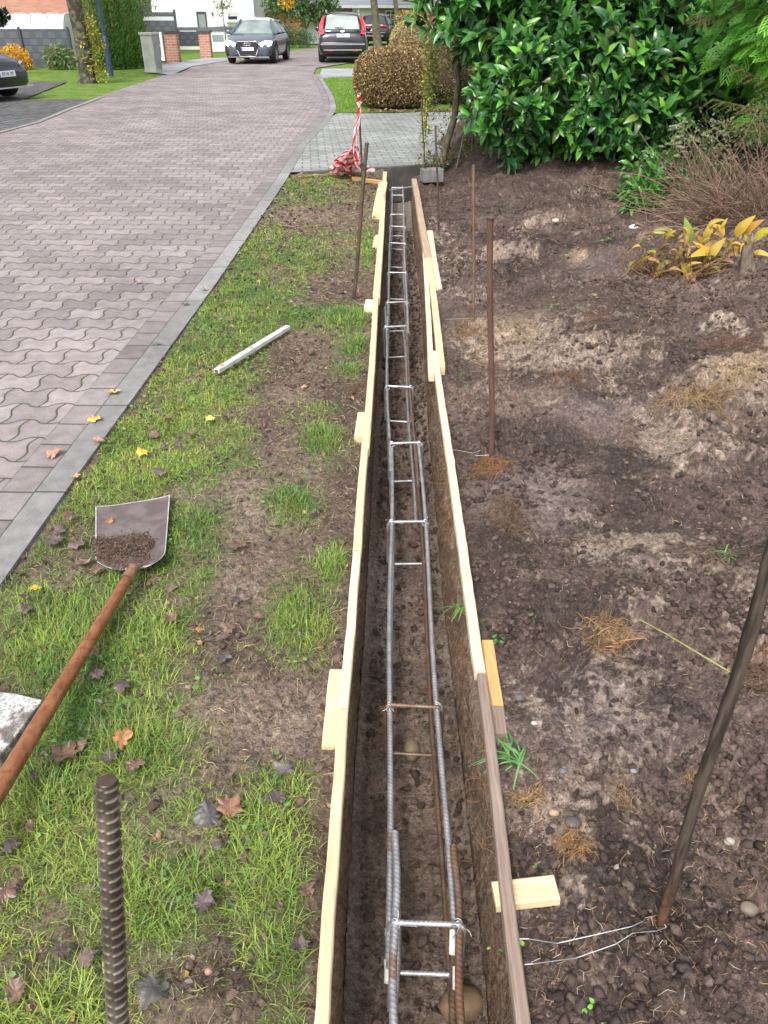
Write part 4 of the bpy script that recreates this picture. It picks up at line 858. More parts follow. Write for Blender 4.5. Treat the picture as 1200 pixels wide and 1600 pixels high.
# foreground ribbed stake
n = NT('heavy_ribbed_bar'); v = n.co('Object'); g = n.noise(v, 30, 5); sp = n.n('ShaderNodeSeparateXYZ'); n.l(v, sp.inputs[0])
c = n.mix(n.ramp(g, .35, .65), (.16, .125, .105), (.34, .28, .24)); c = n.mix(n.ramp(n.noise(v, 9, 4), .52, .68), c, (.17, .095, .06)); at_ = n.n('ShaderNodeAttribute'); at_.attribute_name = 'Col'; c = n.mix(.8, c, at_.outputs['Color'], 'MULTIPLY'); n.base(c); n.b.inputs['Metallic'].default_value = .75; n.rough(.32); n.spec(.6); n.bump(n.noise(v, 300, 4), .3, .001)
top = np.array(AT(167, 1219, .517)); b = np.array([-.352, .238, -.02]); L = np.linalg.norm(top - b); k = 900; t = np.linspace(0, 1, k); P_ = b * (1 - t[:, None]) + top * t[:, None]
def bigrib(s, th):
    side = np.sin(th); ph = s / .0125 + .10 * np.cos(th) * np.sign(side)
    return .93 + .19 * np.maximum(0, np.cos(2 * np.pi * ph)) ** 3 * np.abs(side) ** .3 + .05 * (np.abs(np.cos(th)) > .94) + .01 * np.sin(s * 300 + th * 3)
rr = np.full(k, .0115); rr[-1] = .0108
m = MB(); m.tube(P_, rr, 28, mod=bigrib, wear=.42); tag(m.build('steel_stake', n.m, smooth=True, loc=b), 'thick ribbed rebar stake standing close up at the lower left', 'stake', 'steel stakes beside the trench')  # ridge highlights and groove shade are painted along with the wear
# wires from the dark stake to the weathered board
def wire(pts, label, z=.03, rad=.0011, name='binding_wire'):
    P_ = np.array([G(x, y, z) if len(q) == 2 else G(x, y, q[2]) for q in pts for x, y in [q[:2]]]); P_[:, 2] = [max(q[2], float(z_soil(q[0], q[1])) + .010) if q[0] > XR(q[1]) + .02 else q[2] for q in P_]; n_ = len(P_); t = np.linspace(0, n_ - 1, 60); i = np.clip(t.astype(int), 0, n_ - 2); f = (t - i)[:, None]
    f = f * f * (3 - 2 * f) * .5 + f * .5; V = P_[i] * (1 - f) + P_[i + 1] * f; m = MB(); m.tube(V, rad, 6); return tag(m.build(name, M_WIRE, smooth=True, loc=P_[0]), label, 'wire')
wire([(812, 1467, .040), (826, 1467, .042), (870, 1474, .02), (930, 1467, .02), (985, 1456, .03), (1018, 1440, .02), (1024, 1436, .02)], 'upper silver wire loop from the weathered board to the dark stake')
wire([(820, 1507, .040), (833, 1506, .042), (900, 1497, .02), (960, 1483, .02), (985, 1470, .02), (1022, 1464, .02), (1040, 1452, .02), (1036, 1440, .03)], 'lower silver wire loop from the weathered board round the stake foot')
wire([(697, 704, .03), (712, 703, .03), (740, 708, .015), (751, 703, .02), (742, 712, .02), (765, 711, .03)], 'thin wire tied from the pale board to the stake with the hammered head')
wire([(585, 477, .03), (560, 475, .03), (552, 468, .04)], 'thin wire between the dark iron bar and the left board')
wire([(683, 498, .04), (700, 499, .02), (739, 497, .02)], 'thin wire from the right boards to the slim rusty stake')
# green stem
P_ = np.array([G(1000, 968, .05), G(1040, 990, .07), G(1090, 1020, .07), G(1140, 1050, .04)]); m = MB(); m.tube(P_, [.0015, .002, .0026, .003], 6); tag(m.build('cut_stem', pm('green_stem', (.22, .22, .07), (.32, .30, .12), 30, .6), smooth=True, loc=P_[0]), 'long thin green stem lying on the soil at the right', 'stem')
# ================================================================ STONES, BLOCK
def stone(px, py, z, r3, col, label, seed, name='stone', mat=None):
    X, Y, _ = G(px, py, z); bv, bf = ico(3); r = np.random.default_rng(seed); a = bv * (1 + .12 * fbm(bv[:, 0] * 1.3 + seed, bv[:, 1] * 1.3 + bv[:, 2], seed % 9, 3))[:, None] * np.array(r3)
    m = LB(); m.add(a, bf); o = m.build(name, mat or pm('stone_%d' % seed, col, tuple(x * .6 for x in col), 9, .55, .4, 60), smooth=True, loc=(X, Y, z)); return tag(o, label, 'stone')
stone(722, 1572, ZT + .012, (.055, .045, .05), (.24, .16, .09), 'round brown boulder half under the rusty bar at the trench bottom', 3)
stone(643, 1172, ZT + .008, (.026, .042, .022), (.28, .22, .14), 'pale yellowish stone on the trench floor below the first tie bar', 5)
for i, (x, y, s_, c) in enumerate([(838, 1045, .014, (.40, .36, .28)), (835, 1130, .009, (.5, .48, .44)), (880, 1205, .010, (.16, .16, .18)), (812, 1090, .016, (.12, .11, .11)), (990, 1205, .009, (.3, .3, .32)), (1140, 1315, .013, (.42, .38, .32)), (1170, 1420, .02, (.22, .18, .14)), (866, 1270, .012, (.45, .30, .18)), (895, 1285, .02, (.09, .08, .08)),
                                 (715, 130 + 480, .001, (.1, .1, .1)), (1068, 1225, .009, (.5, .45, .38)), (990, 355, .035, (.7, .7, .72)), (868, 345, .03, (.7, .65, .45))]):
    if s_ < .002: continue
    X, Y, _ = G(x, y); stone(x, y, float(z_soil(X, Y)) + s_ * .4, (s_, s_ * .8, s_ * .6), c, ['cream pebble beside the orange offcut', 'white oval pebble on dark crumbs', 'dark pebble right of the weathered board', 'flat blackish stone by the pale board', 'bluish grey pebble in the middle of the bed', 'pale angular pebble right of the dark stake', 'brown stone half buried near the right edge', 'orange pebble near the bright root tuft', 'black clod like stone above the cross board', '', 'cream pebble touching the dark stake', 'white stone on the soil left of the hosta', 'yellowish stone under the laurel'][i], 20 + i, name='pebble')
X, Y, _ = G(326, 1518, .03); stone(326, 1518, .045, (.008, .007, .008), (.40, .24, .16), 'small round hazelnut on top of the soil heap', 50, name='hazelnut')
bx, by, _ = G(675, 283, -.05)
m = LB(); m.box((0, 0, -.02), (.24, .16, .14), Matrix.Rotation(R(14), 3, 'Z')); tag(m.build('concrete_block', pm('light_concrete', (.15, .15, .15), (.23, .23, .225), 10, .85, .6, 120), loc=(bx + .0, by + .1, .02), bevel=.006), 'grey concrete block standing at the far end of the trench by the kerb', 'block')
# slab under the shovel handle
n = NT('speckled_granite'); v = n.co('Object'); c = n.mix(n.ramp(n.noise(v, 130, 4, .8), .42, .58), (.24, .235, .23), (.66, .64, .61)); c = n.mix(n.M('MULTIPLY', n.ramp(n.noise(v, 9, 4), .52, .6), .85), c, (.09, .065, .055)); n.base(c); n.rough(.8); n.bump(n.noise(v, 150, 4), .5, .003)
P_ = [G(x, y, .045)[:2] for x, y in [(-60, 1075), (25, 1083), (66, 1093), (35, 1135), (-2, 1182), (-70, 1190)]]; k = len(P_); m = MB()
m.add([(x, y, .045) for x, y in P_] + [(x, y, -.02) for x, y in P_], [list(range(k))] + [[i, i + k, (i + 1) % k + k, (i + 1) % k] for i in range(k)]); tag(m.build('paving_slab', n.m, loc=(P_[1][0], P_[1][1], -.02), bevel=.004), 'speckled grey paving slab under the shovel handle at the left edge', 'slab')
# ================================================================ SHOVEL
hz = .075
s0 = np.array(G(198, 905, .035)); e_ = np.array(G(-60, 1330, .13)); sh = empty('shovel', tuple(s0), 'worn wooden handled shovel with soil on its square blade lying on the grass', 'shovel')
W_HAN = wood_mat('varnished_ash', (.20, .075, .032), (.32, .135, .06), .45, .2, grain=(9, 5, 9), knots=False, sc=2.2)
P_ = np.array([np.array(G(206, 893, .052)) * (1 - t) + e_ * t for t in np.linspace(0, 1, 60)]); 
m = MB(); m.tube(P_[2:], np.linspace(.0175, .0225, 58), 20); m.build('handle', W_HAN, sh, smooth=True)
d_ = (P_[0] - P_[-1]); d_ /= np.linalg.norm(d_)
M_BL = None
n = NT('muddy_steel'); v = n.co('Object'); c = n.mix(n.ramp(n.noise(v, 12, 5), .4, .6), (.105, .082, .078), (.16, .13, .125)); n.base(c); n.rough(.62); n.bump(n.noise(v, 150, 4), .35, .002); M_MUD = n.m
M_BARE = pm('worn_bright_steel', (.42, .41, .42), (.60, .58, .58), 60, .5, .3, 200, metallic=.25)
M_SOCK = pm('rust_spotted_socket', (.26, .13, .07), (.40, .25, .16), 40, .5, .4, 120, metallic=.3)
m = MB(); q0 = P_[0] + d_ * .055 + np.array([0, 0, -.018]); m.tube([P_[3], P_[1], P_[0] + d_ * .02, q0], [.0205, .020, .017, .008], 16); m.build('socket', M_SOCK, sh, smooth=True)
m = MB(); a = np.linspace(0, 1, 3); m.tube([P_[3] - d_ * .003, P_[3] + d_ * .003], .0212, 16); m.build('collar', M_DREB, sh, smooth=True)
# blade: dished plate, corners from the photograph's outline on the ground
TLc, TRc, BRc, BLc = [np.array(G(x, y, .03)) for x, y in [(148, 788), (265, 770), (258, 885), (150, 893)]]
nu, nv = 26, 26
def blade(off, inset=0.0, nu=26, nv=26):
    P = np.zeros((nv, nu, 3))
    for j in range(nv):
        for i in range(nu):
            u = i / (nu - 1) * (1 - 2 * inset) + inset; w = j / (nv - 1) * (1 - 2 * inset) + inset       # w: 0 at socket end, 1 at cutting edge
            uu_ = u - .5; k = max(0, 1 - w / .17)                                 # rounded shoulders near the socket
            xs = uu_ * (1 - .36 * k ** 2.2) ; p = (BLc * (.5 - xs) + BRc * (.5 + xs)) * (1 - w) + (TLc * (.5 - xs) + TRc * (.5 + xs)) * w
            z = .018 + .015 * abs(2 * uu_) ** 3.2 * (1 - .5 * w) + .012 * (1 - w) ** 2 - .004 * w + .006 * math.exp(-(uu_ / .05) ** 2) * (1 - w)
            p = p.copy(); p[2] = z + off; P[j, i] = p
    return P
Pb = blade(0); m = MB(); T_ = blade(-.003); m.grid(Pb); m.grid(T_[:, ::-1]); 
edge = [(0, i) for i in range(nu)] + [(j, nu - 1) for j in range(1, nv)] + [(nv - 1, i) for i in range(nu - 2, -1, -1)] + [(j, 0) for j in range(nv - 2, 0, -1)]
E_ = np.array([[Pb[j, i], T_[j, i]] for j, i in edge + edge[:1]]); m.grid(E_)
m.build('blade', M_BARE, sh, smooth=True)
Pm = blade(.0016, .018, 60, 60); jj, ii = np.meshgrid(np.linspace(0, 1, 60), np.linspace(0, 1, 60), indexing='ij')
Pm[..., 2] += .0006 * fbm(ii * 20, jj * 20, 3)
m = MB(); m.grid(Pm); m.build('mud_film', M_MUD, sh, smooth=True)
r = np.random.default_rng(9); n0 = 15000; u = r.random(n0); w = r.random(n0); q = np.exp(-((w - .27) / .19) ** 4) * (1 - .8 * np.exp(-((u - .52) / .07) ** 2) * (w < .3)) ; k = (r.random(n0) < q) & (u > .03 + .3 * (.3 - w).clip(0)) & (u < .80 - .1 * w + .05 * np.sin(w * 23) + r.normal(0, .035, n0)); u, w = u[k], w[k]
pos = np.array([Pb[min(nv - 1, int(b * (nv - 1))), min(nu - 1, int(a_ * (nu - 1)))] for a_, b in zip(u, w)]) + r.normal(0, .004, (len(u), 3)) * np.array([1, 1, 0]); pos[:, 2] += r.random(len(u)) * .014 * np.exp(-((w - .30) / .12) ** 2) + .002
oo = clods(pos, r.uniform(.0016, .005, len(u)), np.array((.10, .065, .05)) * r.uniform(.5, 1.5, (len(u), 1)), 4, 'soil_on_blade', 'dark crumbly soil left on the shovel blade')
# ================================================================ ALUMINIUM BATTEN
a = np.array(G(338, 580, .03)); b = np.array(G(450, 511, .03)); d = b - a; L = np.linalg.norm(d)
lv = empty('straightedge', tuple(a), 'white painted straightedge with red marks lying diagonally in the grass', 'straightedge')
m = MB(); m.beam(a, b, .034, .022); m.build('profile', pm('chalky_white_paint', (.50, .50, .47), (.66, .66, .63), 14, .5, .2, 80), lv, bevel=.002)
m = MB(); m.beam(a - d * .002, a + d * .002, .020, .014); m.build('end_cap', M_DREB, lv)
for t in (.08, .46):
    m = MB(); p = a + d * t; m.beam(p - d * .022, p + d * .022, .018, .0008, up=(0, 0, 1)); q = m.build('red_mark', pm('faded_red', (.42, .13, .10), (.5, .3, .27), 40, .6), lv); q.location.z += .0117
# ================================================================ BARRIER TAPE
def tape_mat():
    n = NT('barrier_tape'); tc = n.n('ShaderNodeTexCoord'); sp = n.n('ShaderNodeSeparateXYZ'); n.l(tc.outputs['UV'], sp.inputs[0])
    f = n.M('GREATER_THAN', n.M('FRACT', n.M('ADD', n.M('MULTIPLY', sp.outputs[0], 4.2), n.M('MULTIPLY', sp.outputs[1], .5))), .5)
    cc = n.mix(f, (.88, .88, .88), (.72, .02, .03)); n.base(cc); n.rough(.35); tr = n.n('ShaderNodeBsdfTranslucent'); n.l(cc, tr.inputs[0]); ms = n.n('ShaderNodeMixShader'); ms.inputs[0].default_value = .45; n.l(n.b.outputs[0], ms.inputs[1]); n.l(tr.outputs[0], ms.inputs[2]); n.l(ms.outputs[0], n.out.inputs[0]); return n.m
M_TAPE = tape_mat(); m = MB(); UVs = []
def ribbon(P_, w, tw0=0.0, tw1=0.0, u0=0.0):
    P_ = np.array(P_, float); n_ = len(P_); t = np.gradient(P_, axis=0); t /= np.linalg.norm(t, axis=1)[:, None] + 1e-9; a = np.cross(t, (0, 0, 1.0)); a /= np.linalg.norm(a, axis=1)[:, None] + 1e-9; b_ = np.cross(t, a); th = np.linspace(tw0, tw1, n_)[:, None]
    s_ = a * np.cos(th) + b_ * np.sin(th); V = np.stack([P_ - s_ * w / 2, P_ + s_ * w / 2], 1); m.grid(V); L = np.concatenate([[0], np.cumsum(np.linalg.norm(np.diff(P_, axis=0), axis=1))]) + u0
    UVs.append(np.stack([np.repeat(L, 2), np.tile([0, 1], n_)], -1))
r = np.random.default_rng(17); sb = np.array(G(566, 300)); Ys = sb[1]; tp = np.array(AT(561, 150, Ys))
for q in range(3): a = np.linspace(0, 6.3, 14); ribbon(np.stack([tp[0] + .018 * np.cos(a), tp[1] + .018 * np.sin(a), tp[2] - .01 - q * .035 + .008 * np.sin(a + q)], -1), .055, 1.5, 1.6 + .3 * q, q * .1)
low = np.array(AT(556, 250, Ys - .12))
for q in range(2): t = np.linspace(0, 1, 24)[:, None]; P_ = (tp + (-.01, -.03, -.05)) * (1 - t) + (low + (q * .02, 0, 0)) * t; P_[:, 0] += .018 * np.sin(t[:, 0] * 7 + q); P_[:, 0] -= .03 * t[:, 0] ** 2; ribbon(P_, .04, q, q + 5.5, q * .07)
c = np.array(G(543, 272, .0)); apex = np.array(AT(557, 222, Ys - .1))
for q in range(40):
    h = r.random() ** 2.2; a0 = c * (1 - h) + apex * h + np.array([0, 0, .03]) + r.normal(0, 1, 3) * np.array([.10 * (1 - h) + .015, .09 * (1 - h) + .02, .02]); a0[2] = max(a0[2], .015)
    e_ = c + r.normal(0, 1, 3) * np.array([.11, .08, .0]) + np.array([0, 0, .015 + .10 * r.random() ** 2]); t = np.linspace(0, 1, 9)[:, None]; mid = (a0 + e_) / 2 + r.normal(0, .03, 3) + np.array([0, 0, .03]); P_ = a0 * (1 - t) ** 2 + 2 * mid * t * (1 - t) + e_ * t * t
    P_ = P_ + r.normal(0, .006, P_.shape); P_[:, 2] = np.maximum(P_[:, 2], .01); w0 = r.random() * 3; ribbon(P_, .042, w0, w0 + r.normal(0, .9), r.random())
P_ = [G(x, y, z) for x, y, z in [(535, 272, .05), (515, 272, .02), (490, 273, .015), (466, 276, .012)]]; ribbon(P_, .05, .2, .3, .05)
m.UV = np.concatenate(UVs); o = m.build('barrier_tape', M_TAPE, smooth=True, loc=(float(c[0]), float(c[1]), 0.0)); tag(o, 'red and white barrier tape tied to the stake and heaped at its foot', 'tape')
# ================================================================ PLANTS
M_LAUREL = colmat('laurel_leaf', .24, .5, 18, .22, trans=.12)
M_FOL = colmat('leaf_green', .5, .4, 20, .2, trans=.22)
M_DRY = colmat('dry_leaf', .7, .3, 20, .3, trans=.12)
M_BARK = pm('green_brown_bark', (.085, .075, .045), (.16, .15, .09), 25, .85, .7, 90, stretch=(1, 1, .3))
M_TWIG = pm('dry_twig', (.20, .14, .10), (.34, .26, .19), 30, .8)
def leaf_base(w=.36, fold=.10, droop=.18, k=5):
    V = []; 
    for i in range(k):
        t = i / (k - 1); ww = w / 2 * (math.sin(math.pi * min(1, t ** .85)) ** .75 if 0 < i < k - 1 else .03); z = -droop * t * t + .05 * math.sin(t * 3)
        V += [(-ww, t, z + fold * (ww / (w / 2))), (0, t, z), (ww, t, z + fold * (ww / (w / 2)))]
    F = [(3 * i + a, 3 * i + a + 1, 3 * i + a + 4, 3 * i + a + 3) for i in range(k - 1) for a in (0, 1)]
    return np.array(V), np.array(F)
def quad_leaf(): return np.array([(0, 0, 0), (.3, .45, .06), (0, 1, -.05), (-.3, .45, .06)]), np.array([(0, 1, 2, 3)])
def blob_points(blobs, n, r, shell=.45, ymax=None):
    """points in the outer shell of a union of ellipsoids, with outward directions"""
    wts = np.array([b[3] * b[4] + b[4] * b[5] + b[3] * b[5] for b in blobs]); wts = wts / wts.sum(); P = []; D = []
    for b, w in zip(blobs, wts):
        k = int(n * w); d = r.normal(0, 1, (k, 3)); d /= np.linalg.norm(d, axis=1)[:, None]; q = 1 - shell * r.random(k) ** 1.4
        lump = 1 + .16 * fbm(d[:, 0] * 2.2 + b[0], d[:, 2] * 2.2 + d[:, 1] * 2, 3, 3)
        P.append(np.array(b[:3]) + d * np.array(b[3:6]) * (q * lump)[:, None]); D.append(d)
    P = np.concatenate(P); D = np.concatenate(D); keep = np.ones(len(P), bool)
    for b in blobs: keep &= (((P - np.array(b[:3])) / np.array(b[3:6])) ** 2).sum(1) > (1 - shell) ** 2 * .8
    return P[keep], D[keep]
def pal_pick(pal, n, r, p=None):
    pal = np.array(pal, float); i = r.choice(len(pal), n, p=p); return pal[i] * r.uniform(.65, 1.3, (n, 1))
def leaf_cloud(mb, P, D, size, r, pal, p=None, base=None, up=.25, spread=.8, hint=None):
    bv, bf = base or quad_leaf(); n = len(P); d = D + r.normal(0, spread, (n, 3)) + np.array([0, 0, up]); h = r.normal(0, .5, (n, 3)) + np.array([0, 0, 1.0])
    M_ = frames(d, h) * (size[0] + (size[1] - size[0]) * r.random(n))[:, None, None]; mb.inst(bv, bf, M_, P, pal_pick(pal, n, r, p))
def limb(mb, p0, p1, r0, r1, rs, bend=.1, k=10):
    p0, p1 = np.array(p0, float), np.array(p1, float); t = np.linspace(0, 1, k)[:, None]; P = p0 * (1 - t) + p1 * t; L = np.linalg.norm(p1 - p0)
    P = P + np.sin(t * math.pi) * rs.normal(0, bend, 3) * L * .5 + np.sin(t * 7) * rs.normal(0, .02, 3) * L; mb.tube(P, np.linspace(r0, r1, k), 7); return P
# --- cherry laurel
r = np.random.default_rng(101); LAU = [(2.05, 9.35, 1.15, 1.15, 1.15, 1.05), (1.15, 9.5, 1.75, .85, .8, .65), (1.5, 8.95, .85, .65, .7, .62), (3.1, 9.0, 1.0, .95, .9, .95), (2.1, 9.5, 2.2, 1.4, 1.0, .9), (2.55, 8.7, .85, .8, .6, .6)]
la = empty('cherry_laurel', (2.2, 9.6, .2), 'large glossy green cherry laurel overhanging the dark soil at the upper right', 'shrub')
P, D = blob_points(LAU, 1500, r, .42); P = P[P[:, 2] > .12]; D = D[:len(P)] if False else D[np.arange(len(D))[:len(P)]] if False else None
P, D = blob_points(LAU, 2500, r, .55); k = P[:, 2] > .16; P, D = P[k], D[k]; n = len(P)
ax = D * .8 + r.normal(0, .45, (n, 3)) + np.array([0, -.25, .45]); ax /= np.linalg.norm(ax, axis=1)[:, None]
bv, bf = leaf_base(.39, .10, .12); bvs = [bv, leaf_base(.35, .14, .04)[0], leaf_base(.40, .06, .26)[0]]
m = MB(); W8 = 8; pos = []; dirs = []; ups = []; sz = []
for j in range(W8):
    a = np.cross(ax, (.3, .2, 1.0)); a /= np.linalg.norm(a, axis=1)[:, None]; b_ = np.cross(ax, a); ph = j * 2.4 + r.random(n) * .8
    side = a * np.cos(ph)[:, None] + b_ * np.sin(ph)[:, None]; ph = ph; out = .35 + .9 * ((j + 1) / W8); dd = ax * (1.15 - .75 * (j / W8))[..., None] if False else ax * (1.1 - .11 * j) + side * (.35 + .10 * j)
    pos.append(P - ax * (.012 * j + .0)); dirs.append(dd + r.normal(0, .18, (n, 3))); ups.append(ax * .9 + np.array([0, -.35, .55]) + r.normal(0, .25, (n, 3))); sz.append((.095 + .075 * r.random(n)) * (.75 + .45 * min(1, (j + 1) / 4)))
pos, dirs, ups, sz = map(np.concatenate, (pos, dirs, ups, sz)); keep = r.random(len(pos)) < .93; pos, dirs, ups, sz = pos[keep], dirs[keep], ups[keep], sz[keep]
C = pal_pick([(.055, .18, .030), (.085, .26, .040), (.030, .11, .026), (.17, .38, .06), (.055, .16, .06), (.12, .17, .04)], len(pos), r, [.28, .22, .26, .08, .12, .04]); yl = r.random(len(pos)) < .0006; C[yl] = (.6, .42, .05)
h = r.integers(0, 3, len(pos))
for q in range(3):
    k = h == q; m.inst(bvs[q], bf, frames(dirs[k], ups[k]) * sz[k][:, None, None], pos[k], C[k])
m.build('foliage', M_LAUREL, la, smooth=True)
rs = np.random.default_rng(3); m = MB()
for b in LAU:
    for q in range(4): limb(m, (2.2 + rs.normal(0, .15), 9.8, .1), np.array(b[:3]) + rs.normal(0, .3, 3) * np.array(b[3:6]), .03, .008, rs)
m.build('branches', M_BARK, la, smooth=True)
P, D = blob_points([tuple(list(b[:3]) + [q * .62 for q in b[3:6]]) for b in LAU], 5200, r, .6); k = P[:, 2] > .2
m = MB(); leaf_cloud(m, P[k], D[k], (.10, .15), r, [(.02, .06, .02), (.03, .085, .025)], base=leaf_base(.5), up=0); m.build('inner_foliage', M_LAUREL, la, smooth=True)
# dark evergreen mass behind
def bush(name, loc, label, cat, blobs, n, size, pal, mat, p=None, shell=.4, seed=1, base=None, group=None, up=.25, trunk=None, spread=.8, zmin=.0, core=None):
    r = np.random.default_rng(seed); o = empty(name, loc, label, cat, group); P, D = blob_points(blobs, n, r, shell); k = P[:, 2] > zmin; m = MB(); leaf_cloud(m, P[k], D[k], size, r, pal, p, base, up, spread); m.build('crown' if trunk else 'foliage', mat, o, smooth=True)
    if trunk:
        m = MB()
        for t in trunk: limb(m, t[0], t[1], t[2], t[3], r, t[4] if len(t) > 4 else .05)
        m.build('trunk', M_BARK, o, smooth=True)
    return o
bush('evergreen_bush', (3.6, 11, .2), 'dark evergreen growth behind the cherry laurel', 'shrub', [(3.6, 10.6, 1.6, 1.6, .7, 1.6), (5.2, 9.6, 1.6, 1.2, .8, 1.6), (4.4, 8.6, 1.0, .8, .5, 1.1), (1.9, 11.0, 2.1, 1.2, .5, 1.0)], 17000, (.05, .09), [(.012, .035, .012), (.02, .05, .018), (.03, .05, .02)], M_FOL, shell=.5, seed=8,
     trunk=[((4, 10, .1), (4, 10, 2), .05, .02)])
# --- bright thuja with flat sprays
def frond(nb=6):
    V = []; F = []
    def q(p, d, L, w):
        p, d = np.array(p), np.array(d); d = d / np.linalg.norm(d); s = np.array([-d[1], d[0], 0]); i = len(V)
        V.extend([p - s * w / 2, p + s * w / 2, p + d * L * .6 + s * w * .55, p + d * L - (0, 0, .03), p + d * L * .6 - s * w * .55]); F.append((i, i + 1, i + 2, i + 4)); F.append((i + 4, i + 2, i + 3, i + 3))
    q((0, 0, 0), (0, 1, 0), 1.0, .03)
    for j in range(nb):
        t = .12 + .8 * j / nb; L = .46 * (1 - t) ** .7 + .08
        for s in (-1, 1):
            a = 0.75; d = (s * math.sin(a), math.cos(a), 0); p = (0, t, .02 * math.sin(t * 3)); q(p, d, L, .034)
            for u in (.4, .7):
                pp = (p[0] + d[0] * L * u, p[1] + d[1] * L * u, p[2]); q(pp, (d[0] * .3, 1, 0), L * .34, .034)
    V = np.array(V); V[:, 2] -= .25 * V[:, 1] ** 2 + .2 * V[:, 0] ** 2
    F3 = []
    for f in F:
        if f[2] == f[3]: F3.append((f[0], f[1], f[2]))
        else: F3 += [(f[0], f[1], f[2]), (f[0], f[2], f[3])]
    return V, np.array(F3)
def thuja(name, loc, label, blobs, n, size, pal, seed, p=None, zmin=.05, shell=.3, group=None, cat='conifer', trunk=None):
    r = np.random.default_rng(seed); o = empty(name, loc, label, cat, group); P, D = blob_points(blobs, n, r, shell); k = P[:, 2] > zmin; P, D = P[k], D[k]; n_ = len(P)
    d = D * 1.0 + r.normal(0, .35, (n_, 3)) + np.array([0, 0, -.15]); hint = np.cross(D, np.array([0, 0, 1.0])) * r.normal(0, .7, (n_, 1)) + D * .5 + np.array([0, 0, .9]); bv, bf = frond()
    m = MB(); m.inst(bv, bf, frames(d, hint) * r.uniform(size[0], size[1], n_)[:, None, None], P, pal_pick(pal, n_, r, p)); m.build('foliage', M_FOL, o)
    if trunk: m = MB(); [limb(m, *t, r) for t in trunk]; m.build('trunk', M_BARK, o, smooth=True)
    return o
thuja('thuja_bush', (3.9, 7.7, .2), 'bright yellow green thuja with flat lacy sprays at the top right edge', [(3.7, 7.5, 1.65, .9, .7, .68), (4.0, 7.2, 1.0, .75, .6, .5), (4.3, 8.0, 2.2, 1.0, .8, .8)], 3600, (.15, .26), [(.15, .40, .04), (.14, .38, .04), (.07, .22, .03)], 12, shell=.35,
      trunk=[((4.3, 8, .1), (4.2, 8, 2.3), .08, .04)])
# --- spruce boughs
r = np.random.default_rng(21); o = empty('spruce_bough', (3.9, 7.2, .9), 'olive green spruce bough reaching left in front of the laurel', 'conifer'); mt, mn = MB(), MB()
nv_, nf_ = np.array([(-.5, 0, 0), (.5, 0, 0), (.0, 1, 0)]), np.array([(0, 1, 2)])
def bough(p0, p1, r, droop=.1):
    p0, p1 = np.array(p0), np.array(p1); t = np.linspace(0, 1, 14)[:, None]; P = p0 * (1 - t) + p1 * t; P[:, 2] -= droop * np.sin(t[:, 0] * 3.0) ; mt.tube(P, np.linspace(.008, .002, 14), 5, (.12, .08, .04)); tw = [P]
    for j in range(3, 14):
        for s in (-1, 1):
            d = (p1 - p0) / np.linalg.norm(p1 - p0); q = np.array([-d[1], d[0], 0]) * s; e = d * .8 + q * .75 + np.array([0, 0, -.1]) + r.normal(0, .12, 3); e /= np.linalg.norm(e); L = .26 * (1.15 - j / 14) + .05
            T = P[j] + e * np.linspace(0, L, 6)[:, None]; T[:, 2] -= .04 * np.linspace(0, 1, 6) ** 2; mt.tube(T, np.linspace(.004, .0015, 6), 4, (.14, .09, .04)); tw.append(T)
    for T in tw:
        L = np.linalg.norm(T[-1] - T[0]); n_ = int(L / .0016); u = r.random(n_) * (len(T) - 1.001); i = u.astype(int); f = (u - i)[:, None]; P_ = T[i] * (1 - f) + T[i + 1] * f; d = (T[-1] - T[0]) / L
        e = d * .9 + r.normal(0, .75, (n_, 3)); e /= np.linalg.norm(e, axis=1)[:, None]; M_ = frames(e, r.normal(0, 1, (n_, 3))); M_[:, :, 0] *= .0032; M_[:, :, 1] *= r.uniform(.014, .024, n_)[:, None]; M_[:, :, 2] *= .01
        mn.inst(nv_, nf_, M_, P_, pal_pick([(.11, .17, .035), (.17, .22, .05), (.08, .13, .03)], n_, r))
for a, b in [((3.75, 6.9, 1.02), (2.72, 6.7, .90)), ((3.75, 6.8, 1.08), (2.62, 6.9, 1.03)), ((3.7, 7.0, 1.1), (2.85, 7.2, 1.25)), ((3.8, 6.7, .98), (2.95, 6.4, .88)), ((3.8, 6.8, 1.15), (3.0, 6.6, 1.08)), ((3.2, 8.0, 1.75), (2.6, 7.6, 1.6)), ((3.4, 8.0, 1.7), (2.9, 7.5, 1.45))]: bough(a, b, r)
mt.build('twigs', colmat('spruce_twig', .8), o, smooth=True); mn.build('needles', M_FOL, o)
# --- dry twiggy shrub
r = np.random.default_rng(33); o = empty('dry_shrub', (3.0, 6.75, .15), 'leafless brown twiggy shrub with arching stems at the right edge', 'shrub'); m = MB()
M_TW = colmat('brown_twig', .75, .3, 50, .25)
for q in range(900):
    b = np.array([2.95 + r.normal(0, .24), 6.5 + r.normal(0, .18), .12]); a = r.normal(0, 1); d = np.array([r.normal(-.15, .75), r.normal(-.25, .5), r.uniform(.45, 1.2)]); d /= np.linalg.norm(d); L = r.uniform(.35, .95); p = b.copy(); P_ = [p.copy()]
    for j in range(7): d = d + r.normal(0, .12, 3) + np.array([np.sign(d[0]) * .05, 0, -.06]); d /= np.linalg.norm(d); p = p + d * L / 7; P_.append(p.copy())
    c = np.array((.20, .135, .095)) * r.uniform(.4, 1.8); m.tube(P_, np.linspace(.0042, .0014, 8), 4, c, cap=False)
    if q % 2:
        for s in range(3):
            i = r.integers(3, 8); e = d + r.normal(0, .6, 3); e /= np.linalg.norm(e); T = P_[i] + e * np.linspace(0, r.uniform(.06, .16), 4)[:, None]; m.tube(T, [.0016, .0013, .001, .0006], 3, c * 1.1, cap=False)
